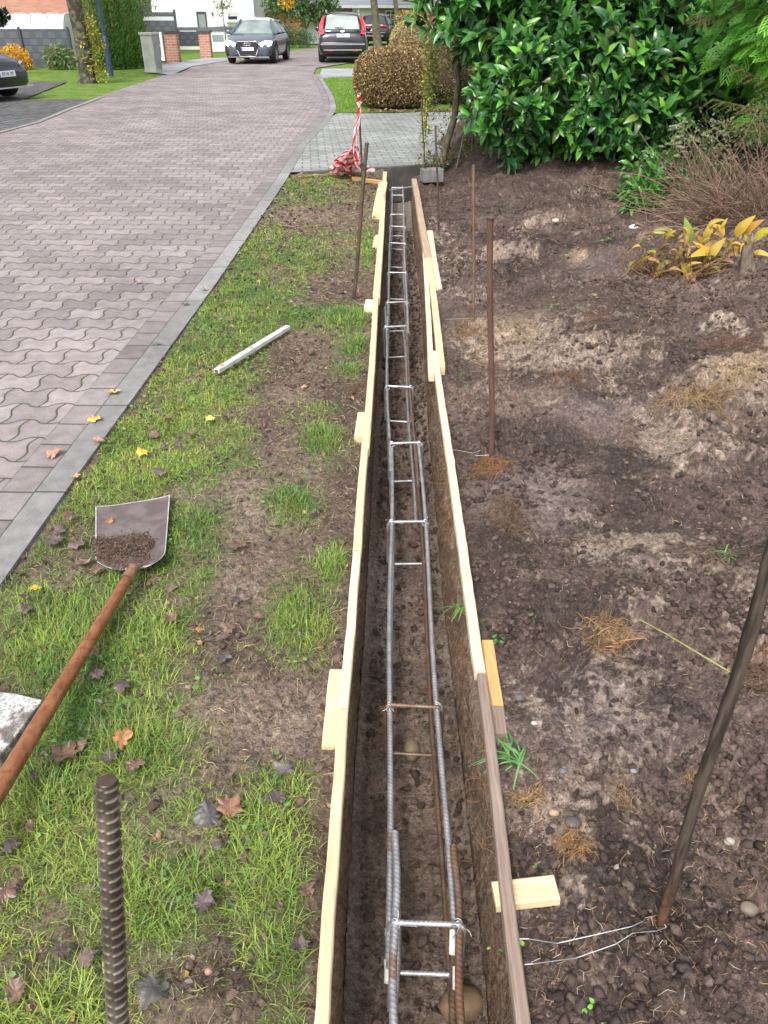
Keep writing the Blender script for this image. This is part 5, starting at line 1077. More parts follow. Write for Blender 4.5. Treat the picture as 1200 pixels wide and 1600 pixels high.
m.build('twigs', M_TW, o, smooth=True)
m = MB(); P, D = blob_points([(3.1, 7.0, .75, .5, .3, .25), (2.75, 7.2, .7, .3, .25, .2), (3.4, 7.0, .9, .5, .3, .2)], 1900, r, .9); leaf_cloud(m, P, D, (.018, .035), r, [(.16, .20, .10), (.22, .24, .14), (.12, .17, .07), (.25, .2, .13)]); m.build('small_leaves', M_FOL, o)
# flower heads
r = np.random.default_rng(35); o = empty('faded_flowers', (2.55, 7.2, .12), 'faded greenish flower heads on thin pinkish stems left of the brown shrub', 'plant'); m = MB(); mh = MB()
for q in range(26):
    x, y = 2.35 + r.random() * .65, 7.1 + r.random() * .5; z = .42 + r.random() * .35; P_ = limb(m, (2.6 + r.normal(0, .08), 7.2, .1), (x, y, z), .004, .0025, r, .08)
    for s in range(4):
        c = np.array([x, y, z]) + r.normal(0, .03, 3); bv_, bf_ = ico(1); k = 26; dd = r.normal(0, 1, (k, 3)); dd /= np.linalg.norm(dd, axis=1)[:, None]; dd[:, 2] = np.abs(dd[:, 2]); mh.inst(bv_ * .007, bf_, np.repeat(np.eye(3)[None], k, 0), c + dd * np.array([.022, .022, .012]), pal_pick([(.24, .26, .15), (.32, .32, .20), (.18, .22, .12)], k, r))
m.build('stems', pm('pink_stem', (.26, .15, .12), (.34, .22, .16), 30), o, smooth=True); mh.build('flower_heads', M_FOL, o, smooth=True)
m = MB(); P, D = blob_points([(2.35, 7.3, .35, .3, .25, .25), (2.7, 7.3, .3, .4, .25, .25)], 700, r, .9); leaf_cloud(m, P, D, (.05, .1), r, [(.05, .16, .03), (.08, .22, .04)], base=leaf_base(.45)); m.build('leaves', M_LAUREL, o, smooth=True)
# --- yellowing hosta
r = np.random.default_rng(44); X0, Y0, _ = G(1080, 415, .15); o = empty('hosta', (X0, Y0, .15), 'yellow wilting hosta leaves in front of the brown twiggy shrub', 'plant'); m = MB()
M_HOS = colmat('hosta_leaf', .45, .4, 14, .3, trans=.3)
bvh = leaf_base(.42, .16, .3, 7)
def hleaf(px, py, z, size, dirv, c, up=(0, -.5, .8)):
    p = np.array(G(px, py, z)); n_ = 1; m.inst(bvh[0], bvh[1], frames(np.array([dirv], float), np.array([up], float)) * size, p[None], np.array([c])); q = p - np.array([0, 0, .0]); b = np.array([p[0] + r.normal(0, .02), p[1] + .04, .12]); t = np.linspace(0, 1, 6)[:, None]; m.tube(b * (1 - t) + p * t, .004, 5, (.35, .25, .08))
Y1, Y2, G1, O1 = (.56, .38, .06), (.48, .36, .08), (.26, .38, .06), (.42, .24, .09)
for a in [(1070, 385, .20, .17, (-.1, -.1, .9), G1), (1055, 372, .24, .15, (-.8, -.2, .4), (.45, .5, .16)), (1060, 400, .19, .15, (-.1, -.6, -.5), O1), (1065, 412, .16, .16, (.1, -.7, -.3), Y2), (1090, 395, .2, .15, (-.2, -.4, .8), Y1), (1108, 405, .2, .14, (.2, -.3, .8), Y2),
          (1100, 415, .15, .17, (-.3, -.2, .7), Y1), (1115, 400, .22, .17, (-.8, -.4, .25), Y1), (1125, 385, .26, .14, (-.6, -.3, .1), O1), (1150, 370, .3, .15, (.2, -.3, .7), Y1), (1160, 372, .28, .15, (.3, -.4, .8), (.60, .30, .05)), (1150, 395, .22, .18, (-.05, -.7, -.6), (.55, .36, .22)),
          (1178, 378, .24, .16, (.4, -.4, .6), (.54, .48, .05)), (1172, 400, .2, .12, (.5, -.6, .3), Y2), (1030, 405, .12, .12, (-.6, -.3, .5), (.35, .5, .07)), (1040, 415, .14, .13, (-.5, -.6, -.1), Y2), (1075, 425, .12, .15, (-.1, -.8, -.2), O1), (1100, 380, .26, .13, (.1, -.1, .9), Y1), (1160, 410, .14, .12, (.4, -.5, -.3), O1),
          (1020, 425, .08, .12, (-.8, -.4, .1), (.55, .5, .1)), (1130, 372, .28, .13, (-.5, -.1, .6), Y1)]: hleaf(*a[:3], a[3] * 1.12, a[4], np.array(a[5]) * r.uniform(.8, 1.1))
for q in range(60):
    p = np.array([X0 + r.normal(0, .24), Y0 + r.normal(0, .10), r.uniform(.14, .42)]); dv = np.array([r.normal(0, .8), r.normal(-.4, .4), r.normal(-.1, .6)]); m.inst(bvh[0] * np.array([.8, 1, 1.6]), bvh[1], frames(dv[None], np.array([[r.normal(0, .4), -.4, .8]])) * r.uniform(.06, .12), p[None], np.array([[(.34, .21, .09), (.22, .13, .07), (.46, .33, .06), (.28, .24, .07)][q % 4]]))
for q in range(260):
    b = np.array([X0 + r.normal(0, .2), Y0 + r.normal(0, .08), .10]); e = b + np.array([r.normal(0, .12), r.normal(-.05, .06), r.uniform(.04, .2)]); nc = m.n; limb(m, b, e, .0028, .0014, r, .2, 6); m.C[-1][:] = np.array((.26, .16, .08)) * r.uniform(.5, 1.5); m.C[-2][:] = m.C[-1][0]; m.C[-3][:] = m.C[-1][0]
m.build('leaves', M_HOS, o, smooth=True)
# stump beside it
r = np.random.default_rng(45); b = np.array(G(1168, 440, .12)); m = MB(); m.tube([b + (0, 0, -.06), b + (-.01, .01, .06), b + (-.03, .04, .17), b + (-.035, .05, .22)], [.075, .05, .035, .03], 12, mod=lambda s, th: 1 + .16 * np.sin(th * 5 + s * 14) + .1 * np.sin(th * 9)); m.tube([b + (0, 0, 0), b + (.12, -.03, .02), b + (.24, -.04, -.03)], [.04, .03, .018], 9); tag(m.build('tree_stump', wood_mat('grey_stump', (.09, .07, .05), (.20, .165, .12), 0, .85, grain=(30, 30, 4), knots=False), smooth=True, loc=b), 'small weathered grey stump standing among the yellow hosta leaves', 'stump')
# low green plants
bush('small_green_plant', G(1000, 340, .15), 'fresh green low plant at the foot of the laurel left of the hosta', 'plant', [(*G(1005, 325, .2)[:2], .28, .16, .14, .16)], 420, (.05, .10), [(.06, .20, .035), (.09, .26, .04)], M_LAUREL, seed=50, shell=.9, base=leaf_base(.3))
bush('small_green_plant', G(1050, 425, .1), 'few green serrated leaves at the left foot of the hosta', 'plant', [(*G(1042, 418, .1)[:2], .12, .07, .05, .05)], 60, (.03, .06), [(.07, .2, .05)], M_LAUREL, seed=51, shell=.9, base=leaf_base(.4))
# grass tufts on the bare bed
def tuft(px, py, n, L, label, col, seed, name='grass_tuft'):
    r = np.random.default_rng(seed); X, Y, _ = G(px, py); z = float(z_soil(X, Y)) if X > XR(Y) else float(z_verge(X, Y)); m = MB()
    for q in range(n):
        d = np.array([r.normal(0, .7), r.normal(0, .7), 1.0]); p = np.array([X + r.normal(0, L * .12), Y + r.normal(0, L * .12), z]); P_ = [p.copy()]; l = L * r.uniform(.5, 1.2)
        for j in range(5): d = d + np.array([d[0] * .35, d[1] * .35, -.42]); d /= np.linalg.norm(d); p = p + d * l / 5; P_.append(p.copy())
        P_ = np.array(P_); s = np.cross(P_[-1] - P_[0], (0, 0, 1.0)); s /= np.linalg.norm(s) + 1e-9; w = np.array([1, 1.1, 1, .8, .5, .05]) * .0022; V = np.stack([P_ - s * w[:, None], P_ + s * w[:, None]], 1); m.grid(V, np.array(col) * r.uniform(.7, 1.4))
    return tag(m.build(name, M_BLADE, smooth=True, loc=(X, Y, z)), label, 'grass')
tuft(808, 1185, 16, .13, 'single bright grass tuft between weathered board and dark crumbs', (.14, .32, .10), 1); tuft(800, 1150, 8, .08, 'few grass blades by the dark end of the orange offcut', (.10, .26, .08), 2)
tuft(722, 568, 14, .07, 'small green tuft on the soil right of the overlapping board', (.12, .30, .05), 3); tuft(1137, 878, 9, .06, 'tiny green sprig on the dark soil at the right', (.14, .3, .1), 4); tuft(720, 945, 16, .08, 'green blades growing at the trench rim beside the pale board', (.12, .25, .06), 5)
def sprig(px, py, n, s, label, seed, col=(.08, .26, .05)):
    r = np.random.default_rng(seed); X, Y, _ = G(px, py); z = float(z_soil(X, Y)) if X > XR(Y) + .0 else -.02; m = MB(); P = np.array([X, Y, z + .02]) + r.normal(0, 1, (n, 3)) * np.array([s, s, s * .3]); leaf_cloud(m, P, r.normal(0, 1, (n, 3)) * np.array([1, 1, .2]), (s * .5, s), r, [col], base=leaf_base(.7, .1, .2), up=.2, spread=.2); return tag(m.build('weed_sprig', M_FOL, smooth=True, loc=(X, Y, z)), label, 'weed')
sprig(780, 1003, 10, .016, 'round leaved green weed right of the pale board end', 1); sprig(833, 978, 5, .009, 'tiny two leaved seedling above the cream pebble', 2); sprig(783, 1480, 5, .014, 'lime green leaf sprouting at the trench rim near the bottom', 3, (.25, .42, .08)); sprig(922, 1583, 4, .016, 'bright green seedling at the very bottom of the soil bed', 4, (.16, .4, .06))
sprig(838, 1362, 4, .012, 'small dark green leaf above the cross board', 5); sprig(945, 408, 14, .03, 'small green weeds on the slope left of the hosta', 6, (.1, .3, .05)); sprig(1022, 1335, 3, .008, 'pale green shoot left of the dark stake', 7, (.2, .45, .1)); sprig(868, 490, 8, .03, 'little green sprig on sandy soil above the thick stake', 8)
# --- multi-stemmed sapling behind the kerb
r = np.random.default_rng(60); bx, by = G(700, 246, .1)[:2]; o = empty('young_tree', (bx, by, .05), 'slim multi stemmed young tree with olive bark behind the driveway kerb', 'tree'); m = MB()
m.tube([(bx - .08, by, -.05), (bx - .04, by, .2), (bx + .06, by, .55), (bx + .08, by, .9), (bx + .02, by + .05, 1.5), (bx + .05, by, 2.4)], [.052, .045, .040, .034, .028, .02], 10); m.build('trunk', M_BARK, o, smooth=True)
m = MB()
for q in range(11): x = bx + .12 + .07 * q + r.normal(0, .02); limb(m, (x, by + r.uniform(-.1, .5), -.02), (x + r.normal(-.05, .22), by + r.uniform(-.1, .4), r.uniform(1.2, 1.9)), r.uniform(.009, .016), .005, r, .04)
for q in range(70): a = r.random(); x = bx + r.uniform(-.3, .9); z = r.uniform(.5, 1.5); limb(m, (bx + .1, by + .1, z), (x, by + r.uniform(-.2, .5), z + r.uniform(.0, .6)), .004, .002, r, .1)
m.build('stems', M_BARK, o, smooth=True)
P = np.stack([r.uniform(bx - .35, bx + .95, 3000), r.uniform(by - .1, by + .6, 3000), r.uniform(.55, 1.75, 3000)], -1); P[:, 2] = np.where(r.random(3000) < .2, r.uniform(.05, .6, 3000), P[:, 2]); m = MB(); leaf_cloud(m, P, r.normal(0, 1, (3000, 3)), (.025, .05), r, [(.20, .19, .05), (.26, .17, .07), (.12, .17, .05), (.32, .26, .08)]); m.build('leaves', M_FOL, o)
bush('climbing_ivy', (bx - .33, by - .25, .0), 'narrow column of yellow green leaves climbing a rod beside the grey driveway', 'climber', [(bx - .30, by - .1, .45, .06, .05, .28), (bx - .28, by - .1, .85, .08, .06, .3), (bx - .24, by - .1, 1.15, .09, .06, .25)], 620, (.025, .05), [(.24, .36, .06), (.32, .42, .07), (.14, .25, .05), (.5, .42, .06)], M_FOL, shell=.9, seed=61, trunk=[((bx - .31, by - .1, 0), (bx - .24, by - .1, 1.4), .006, .004, .01)])
bush('undergrowth', (bx + .4, by + .2, .0), 'low leafy undergrowth around the young tree stems', 'shrub', [(bx - .1, by + .0, .05, .3, .15, .16), (bx + .5, by + .2, .12, .4, .25, .22), (bx + 1.0, by + .1, .2, .4, .25, .3)], 1900, (.025, .055), [(.10, .18, .05), (.2, .14, .06), (.16, .22, .07), (.3, .2, .1)], M_FOL, shell=.95, seed=62)
r = np.random.default_rng(63)
# --- clipped brown bushes beyond the driveway
def clipped(c, rad, n, label, seed, pal, zc):
    r = np.random.default_rng(seed); o = empty('clipped_bush', (c[0], c[1], 0), label, 'shrub', 'clipped brown bushes'); d = r.normal(0, 1, (n, 3)); d /= np.linalg.norm(d, axis=1)[:, None]; e = 2.45
    q = (np.abs(d) ** e).sum(1) ** (-1 / e); s = 1 - .16 * r.random(n) ** 2 + .03 * fbm(d[:, 0] * 3, d[:, 2] * 3, 2); P = np.array([c[0], c[1], zc]) + d * (q * s)[:, None] * np.array(rad); k = P[:, 2] > .06; m = MB(); leaf_cloud(m, P[k], d[k], (.03, .055), r, pal, up=.1, spread=.9); m.build('foliage', M_DRY, o)
    m = MB(); bv_, bf_ = ico(4); q_ = (np.abs(bv_) ** e).sum(1) ** (-1 / e); V = bv_ * (q_ * (.84 + .05 * fbm(bv_[:, 0] * 9, bv_[:, 2] * 9 + bv_[:, 1] * 9, 4)))[:, None] * np.array(rad) + np.array([c[0], c[1], zc]); V[:, 2] = np.maximum(V[:, 2], .03); m.add(V, bf_); m.build('branches', pm('inner_dry_twigs', (.05, .035, .022), (.16, .11, .06), 30, .9, 1, 60, lo=.4, hi=.6), o); return o
BP = [(.26, .17, .08), (.34, .24, .11), (.17, .105, .055), (.46, .35, .16)]
cb = G(612, 174); clipped((cb[0] + .02, cb[1] + .72), (.76, .70, .53), 21000, 'rounded clipped bush of tan brown leaves beyond the grey driveway', 5, BP, .50)
clipped((1.75, 18.1), (1.0, .7, .60), 15000, 'olive brown clipped hedge behind the young tree across the driveway', 7, [(.17, .13, .06), (.12, .12, .05), (.24, .18, .08)], .55)
clipped((.75, 23.2), (.62, .9, .72), 9000, 'taller straw coloured clipped bush half hidden behind the rounded brown one', 6, [(.48, .38, .16), (.55, .46, .2), (.36, .28, .12)], .72)
m = MB(); r = np.random.default_rng(71); cx0, cy0 = cb[0], cb[1]; n_ = 500; P = np.stack([cx0 + r.uniform(-.8, 1.7, n_), cy0 + r.normal(-.02, .10, n_), np.full(n_, .012)], -1); leaf_cloud(m, P, r.normal(0, 1, (n_, 3)) * np.array([1, 1, .1]), (.04, .08), r, [(.16, .09, .05), (.25, .14, .07), (.3, .2, .1)], up=.1, spread=.1); tag(m.build('leaf_drift', M_DRY), 'brown dead leaves drifted against the rounded bush on the driveway edge', 'leaf litter', kind='stuff')
# hedge bushes further behind on the right, mostly hidden
bush('garden_shrub', (2.0, 17.9, 0), 'brown green shrub behind the young tree beyond the driveway', 'shrub', [(1.75, 18.0, .6, .75, .6, .8), (2.6, 18.3, .7, 1.3, .8, .95), (4.2, 17.5, 1.2, 1.6, 1.0, 1.4)], 14000, (.05, .09), [(.16, .13, .05), (.10, .12, .04), (.22, .16, .07)], M_DRY, seed=73, shell=.35)
# ================================================================ BACKGROUND: buildings, fences, vehicles, trees
def brick_mat(name, c1, c2, cj, scale=1.0):
    n = NT(name); tc = n.n('ShaderNodeTexCoord'); mp = n.n('ShaderNodeMapping'); n.l(tc.outputs['Object'], mp.inputs[0]); mp.inputs['Rotation'].default_value = (R(90), 0, 0)
    b = n.n('ShaderNodeTexBrick'); n.l(mp.outputs[0], b.inputs[0]); b.inputs['Scale'].default_value = 1.0; b.inputs['Brick Width'].default_value = .25 * scale; b.inputs['Row Height'].default_value = .083 * scale; b.inputs['Mortar Size'].default_value = .009 * scale; b.inputs['Mortar Smooth'].default_value = .1
    b.inputs[1].default_value = (*c1, 1); b.inputs[2].default_value = (*c2, 1); b.inputs[3].default_value = (*cj, 1); n.base(n.mix(n.M('MULTIPLY', n.noise(n.co('Object'), 3, 4), .3), b.outputs[0], tuple(x * .7 for x in c1))); n.rough(.85); n.bump(b.outputs[1], -.4, .01); return n.m
B_SAL = brick_mat('salmon_brick', (.46, .20, .14), (.55, .27, .20), (.40, .28, .22)); B_RED = brick_mat('red_brick', (.36, .13, .08), (.50, .22, .14), (.50, .46, .42), 1.05); B_BRN = brick_mat('brown_brick', (.30, .15, .11), (.36, .19, .14), (.25, .2, .17))
P_WHT = pm('white_render', (.80, .80, .79), (.86, .86, .85), 3, .8, .1, 90); P_ROOF = pm('grey_roof_tiles', (.16, .17, .20), (.22, .23, .26), 2, .6, .4, 12, stretch=(.2, 1, 6)); P_ANT = pm('anthracite', (.045, .05, .06), (.07, .075, .085), 20, .5)
n = NT('woven_privacy_strip'); v = n.co('Object'); sp = n.n('ShaderNodeSeparateXYZ'); n.l(v, sp.inputs[0]); cx_ = n.M('FLOORED_MODULO', n.M('FLOOR', n.M('MULTIPLY', sp.outputs[0], 4.6)), 2.0); cz_ = n.M('FLOORED_MODULO', n.M('FLOOR', n.M('MULTIPLY', sp.outputs[2], 4.8)), 2.0); ch = n.M('ABSOLUTE', n.M('SUBTRACT', cx_, cz_))
fz = n.M('FRACT', n.M('MULTIPLY', sp.outputs[2], 4.8)); c = n.mix(ch, (.075, .085, .108), (.10, .11, .135)); c = n.mix(n.ramp(fz, .10, .03), c, (.03, .033, .04)); n.base(c); n.rough(.5); M_WOV = n.m
M_GLASS = pm('dark_window_glass', (.03, .04, .045), (.06, .075, .08), 2, .06, spec=.9); M_PANE = pm('curtained_glass', (.20, .26, .27), (.30, .36, .36), 5, .15, stretch=(6, 1, .5), spec=.8)
def zAT(x, y, Y): return AT(x, y, Y)[2]
def xAT(x, y, Y): return AT(x, y, Y)[0]
def wbox(m, x0, x1, y0, y1, z0, z1): m.box(((x0 + x1) / 2, (y0 + y1) / 2, (z0 + z1) / 2), (abs(x1 - x0), abs(y1 - y0), abs(z1 - z0))); return m
def part(name, mat, parent, x0, x1, y0, y1, z0, z1, bevel=0.0): m = MB(); wbox(m, x0, x1, y0, y1, z0, z1); return m.build(name, mat, parent, bevel=bevel)
def window(parent, x0, x1, z0, z1, Y, mats=(None, None), bars=(1, 1), depth=.08, name='window'):
    m = MB(); w = .07; f = Y - depth
    for a in ((x0, x0 + w, z0, z1), (x1 - w, x1, z0, z1), (x0 + w, x1 - w, z0, z0 + w), (x0 + w, x1 - w, z1 - w, z1)): wbox(m, a[0], a[1], f, Y - .002, a[2], a[3])
    nx, nz = bars
    for i in range(1, nx): x = x0 + (x1 - x0) * i / nx; wbox(m, x - .02, x + .02, f + .01, Y - .004, z0 + w, z1 - w)
    for i in range(1, nz): z = z0 + (z1 - z0) * i / nz; wbox(m, x0 + w, x1 - w, f + .012, Y - .006, z - .02, z + .02)
    fr = m.build(name, mats[0] or P_WHT, parent); 
    m = MB(); wbox(m, x0 + w, x1 - w, Y - .03, Y - .01, z0 + w, z1 - w); q = m.build('pane', mats[1] or M_GLASS, parent); q.parent = fr; q.location = (0, 0, 0)
    return fr
# brick house far left with plastic greenhouse in front of it
Yh = 37; h = empty('brick_house', (-16, Yh, 0), 'salmon brick house wall behind the dark fence at the upper left', 'house'); part('wall', B_SAL, h, -26, -12.2, Yh, Yh + 8, 0, 5.2); m = MB(); m.add([(-27, Yh - .6, 5.2), (-11.9, Yh - .6, 5.2), (-11.9, Yh + 4, 8.4), (-27, Yh + 4, 8.4), (-27, Yh + 8.6, 5.2), (-11.9, Yh + 8.6, 5.2)], [[0, 1, 2, 3], [3, 2, 5, 4], [1, 5, 2], [0, 3, 4]]); m.build('roof', P_ROOF, h)
Yg = 33.2; xl, xr = xAT(-10, 45, Yg), xAT(94, 40, Yg); zt = zAT(50, 22, Yg); g = empty('plastic_greenhouse', ((xl + xr) / 2, Yg, 0), 'low greenhouse tunnel with translucent white sheeting above the dark fence', 'greenhouse')
n = NT('milky_sheeting'); n.base(n.mix(n.ramp(n.noise(n.co('Object', (3, 1, 1)), 1.2, 4), .35, .65), (.50, .52, .55), (.72, .73, .75))); n.rough(.3); M_SHEET = n.m
a = np.linspace(0, math.pi, 15); w2 = 1.2; prof = np.stack([w2 * np.cos(a), np.minimum(1, np.sin(a) * 1.15) * (zt - .1) + .1], -1)
xs = np.linspace(xl, xr, 12); P_ = np.array([[(x, Yg + w2 + p[0], p[1] - .015 * (i % 2)) for p in prof] for i, x in enumerate(xs)]); m = MB(); m.grid(P_[::-1]); k = len(prof); m.add(np.array([(xr, Yg + w2 + p[0], p[1]) for p in prof]), [list(range(k))]); m.add(np.array([(xl, Yg + w2 + p[0], p[1]) for p in prof]), [list(range(k))[::-1]]); m.build('sheeting', M_SHEET, g, smooth=False)
m = MB()
for x in np.linspace(xl, xr, 5): m.tube([(x, Yg + w2 + p[0] * 1.02, p[1] * 1.012) for p in prof], .02, 6)
m.build('hoops', P_WHT, g, smooth=True)
# dark woven fence far left
Yf = 30.6; z1 = zAT(50, 45, Yf); f = empty('privacy_fence', (-12, Yf, 0), 'dark woven privacy fence below the greenhouse at the upper left', 'fence'); part('panel', M_WOV, f, xAT(-60, 80, Yf), xAT(114, 80, Yf), Yf, Yf + .05, .02, z1)
for px in (-40, 37, 112): x = xAT(px, 80, Yf); part('post', P_ANT, f, x - .04, x + .04, Yf - .06, Yf - .004, 0, z1 + .06)
# plants before it
xo, yo, _ = G(42, 110); yo = 29.6; bush('golden_bush', (xo, yo, 0), 'low golden orange bush behind the parked black car', 'shrub', [(xAT(24, 100, yo), yo, .28, .55, .4, .42), (xAT(38, 108, yo), yo, .15, .35, .3, .25)], 3400, (.04, .08), [(.75, .42, .03), (.85, .52, .05), (.60, .30, .03)], M_FOL, seed=80, shell=.6)
xo = xAT(94, 100, 29.6); bush('flower_bed_plant', (xo, 29.6, 0), 'green leafy perennial in front of the dark woven fence', 'plant', [(xo, 29.6, .3, .5, .3, .38)], 900, (.10, .2), [(.10, .26, .07), (.18, .34, .10), (.3, .2, .1)], M_FOL, seed=81, shell=.9, base=leaf_base(.22, .1, .5))
bush('dark_pine_branch', (xAT(6, 40, 27), 27, 0), 'dark pine twig poking into the upper left corner', 'tree', [(xAT(-4, 30, 27), 27, zAT(0, 26, 27), .35, .2, .22)], 700, (.08, .16), [(.02, .04, .03), (.03, .06, .04)], M_FOL, seed=82, shell=.9, trunk=[((xAT(-14, 60, 27), 27, 0), (xAT(-10, 30, 27), 27, 1.7), .06, .03)])
# road tree with ivy
Yt = 25.6; b = G(136, 128); bx_ = b[0]; r = np.random.default_rng(90); t = empty('ivy_tree', (b[0], b[1], 0), 'leaning mossy tree trunk with yellow ivy beside the lamp post', 'tree'); m = MB(); tp_ = AT(114, -20, b[1])
Pt = np.linspace(0, 1, 14)[:, None]; P_ = np.array([b[0], b[1], -.1]) * (1 - Pt) + np.array([tp_[0], b[1], tp_[2]]) * Pt; P_[:, 0] += .05 * np.sin(Pt[:, 0] * 5); P_ = np.concatenate([P_, [P_[-1] + (-.3, .2, 1.5)], [P_[-1] + (-.2, .5, 3.2)]]); m.tube(P_, np.concatenate([[.30, .23], np.linspace(.21, .17, 12), [.14, .09]]), 14, mod=lambda s, th: 1 + .07 * np.sin(th * 3 + s * 3) + .04 * np.sin(th * 7 + s * 9)); m.build('trunk', pm('lichen_bark', (.04, .035, .026), (.13, .12, .075), 9, .9, .8, 30, lo=.42, hi=.62), t, smooth=True)
bl = []; 
for px, py, rr_ in [(140, 35, .22), (143, 52, .26), (148, 62, .2), (152, 78, .24), (150, 100, .26), (153, 115, .3), (134, 90, .15), (128, 66, .15), (160, 72, .14)]: q = AT(px, py, b[1] - .1); bl.append((q[0], q[1], q[2], rr_, .2, rr_ * .8))
m = MB(); P, D = blob_points(bl, 900, r, .9); leaf_cloud(m, P, D, (.05, .11), r, [(.30, .32, .05), (.5, .42, .06), (.14, .2, .05), (.6, .35, .05)], [.4, .25, .25, .1]); m.build('ivy', M_FOL, t)
m = MB(); P, D = blob_points([(bx_ - .8, b[1] + .5, 5.6, 2.2, 2.0, 1.6)], 3000, r, .8); leaf_cloud(m, P, D, (.1, .2), r, [(.2, .25, .05), (.35, .3, .06)]); m.build('crown', M_FOL, t)
# lamp post
lb = G(174, 119); tl = AT(153, 0, lb[1]); d = np.array([tl[0] - lb[0], 0, tl[2]]); d = d / d[2]; l = empty('street_lamp', lb, 'dark blue leaning lamp post at the road side by the hedge', 'street lamp'); m = MB(); B0 = np.array(lb); m.tube([B0, B0 + d * .95], .075, 12); m.tube([B0 + d * .95, B0 + d * 1.0], [.075, .05], 12); m.tube([B0 + d * 1.0, B0 + d * 4.2], [.05, .04], 12); P_BLU = pm('dark_blue_paint', (.030, .055, .13), (.04, .07, .16), 5, .35); m.build('pole', P_BLU, l, smooth=True)
m = MB(); c = B0 + d * 4.2; m.lathe([(.05, 0), (.18, .06), (.22, .35), (.26, .4), (.02, .52)], c, 14); m.build('lantern', M_PANE, l, smooth=True)
# thuja hedge
hp = [(158, 114), (178, 112), (196, 110), (212, 108)]; 
for i, (px, py) in enumerate(hp):
    y = 29.3 + .35 * i; x = xAT(px, 100, y); hgt = [4.4, 4.2, 3.4, 2.5][i]
    bush('hedge_conifer', (x, y, 0), ['deep green hedge conifer directly behind the lamp post', 'second hedge conifer right of the lamp post', 'third hedge conifer sloping down toward the cabinet', 'lowest hedge conifer beside the grey cabinet'][i], 'conifer', [(x, y, hgt * .42, .44, .5, hgt * .55), (x, y, .5, .42, .48, .6)], 9000, (.07, .15), [(.10, .24, .045), (.14, .32, .06), (.07, .17, .035), (.24, .34, .07)], M_FOL, seed=100 + i, group='conifers of the left hedge', shell=.3, up=1.6, spread=.45, base=(np.array([(0, 0, 0), (.11, .45, .02), (0, 1, 0), (-.11, .45, .02)]), np.array([(0, 1, 2, 3)])), trunk=[((x, y, 0), (x, y, hgt * .8), .06, .03)])
bush('brown_hedge_end', (xAT(224, 100, 30.6), 30.6, 0), 'yellow brown bush between hedge and grey cabinet', 'shrub', [(xAT(223, 90, 30.6), 30.8, .75, .28, .3, .85)], 1500, (.04, .08), [(.18, .20, .05), (.3, .25, .06), (.12, .1, .05), (.45, .4, .06)], M_FOL, seed=110, shell=.6)
bush('young_roadside_tree', (xAT(222, 100, 30.9), 31.2, 0), 'airy young tree with pale green leaves rising over the hedge end', 'tree', [(xAT(220, 20, 31), 31.2, 2.6, .75, .5, .6), (xAT(228, 45, 31), 31.2, 1.9, .45, .4, .5), (xAT(212, 5, 31), 31.2, 3.1, .9, .6, .8)], 1500, (.06, .12), [(.20, .30, .07), (.30, .38, .10), (.12, .2, .05)], M_FOL, seed=111, shell=.95, trunk=[((xAT(222, 100, 31), 31.3, 0), (xAT(220, 0, 31), 31.2, 3.2), .035, .015), ((xAT(222, 60, 31), 31.3, 1.3), (xAT(235, 5, 31), 31.2, 2.8), .02, .01), ((xAT(222, 60, 31), 31.3, 1.3), (xAT(207, 0, 31), 31.2, 2.9), .02, .01)])
# cabinet
cb_ = G(241, 113.5); c = empty('utility_cabinet', cb_, 'tall grey concrete cabinet at the end of the hedge', 'cabinet', rz=R(-22)); m = LB(); m.box((0, 0, .50), (.42, .36, 1.0)); m.build('body', pm('weathered_concrete', (.30, .30, .28), (.42, .42, .39), 4, .85, .4, 60), c, bevel=.02); m = LB(); m.box((0, 0, 1.035), (.48, .42, .07)); m.build('cap', pm('concrete_cap', (.36, .36, .34), (.44, .44, .42), 6, .85), c, bevel=.015); m = LB(); m.box((.216, 0, .52), (.012, .28, .8)); m.build('door', pm('grey_door', (.22, .23, .22), (.3, .3, .29), 6, .6), c)
# white gate frame with dark letter box
Yq = 33.4; x0, x1 = xAT(226, 60, Yq), xAT(251, 60, Yq); z1 = zAT(240, 50, Yq); g = empty('white_gate', (x0, Yq, 0), 'white garden gate behind the grey cabinet', 'gate'); m = MB()
for x in (x0, x1 - .18, x1): wbox(m, x - .05, x + .05, Yq, Yq + .06, .05, z1)
for z in (z1 - .06, z1 - .42, .12): wbox(m, x0 + .05, x1 - .05, Yq + .01, Yq + .05, z - .05, z + .05)
m.build('frame', P_WHT, g); part('infill', pm('frosted_infill', (.55, .57, .58), (.62, .64, .65), 4, .4), g, x0 + .05, x1 - .2, Yq + .02, Yq + .035, .2, z1 - .5); part('letter_box', P_ANT, g, x1 - .22, x1 - .08, Yq - .09, Yq - .01, .55, .95)
# brick pillars and low wall
for i, (px, py, lab) in enumerate([(271, 97.5, 'left of the two brick gate pillars, next to the low brick wall'), (322, 90.5, 'right of the two brick gate pillars, before the white garage door')]):
    b = G(px, py); zt_ = zAT(px, 49, b[1]); p = empty('brick_pillar', b, lab, 'pillar', 'brick gate pillars'); part('shaft', B_RED, p, b[0] - .22, b[0] + .22, b[1], b[1] + .42, 0, zt_ - .05); part('cap', P_ANT, p, b[0] - .27, b[0] + .27, b[1] - .05, b[1] + .47, zt_ - .05, zt_ + .03)
    if i == 0: pl = b
m = MB(); wbox(m, xAT(246, 93, pl[1] + .1), pl[0] - .225, pl[1] + .1, pl[1] + .3, 0, .42); tag(m.build('low_brick_wall', B_RED), 'low red brick wall running left from the left brick pillar', 'wall')
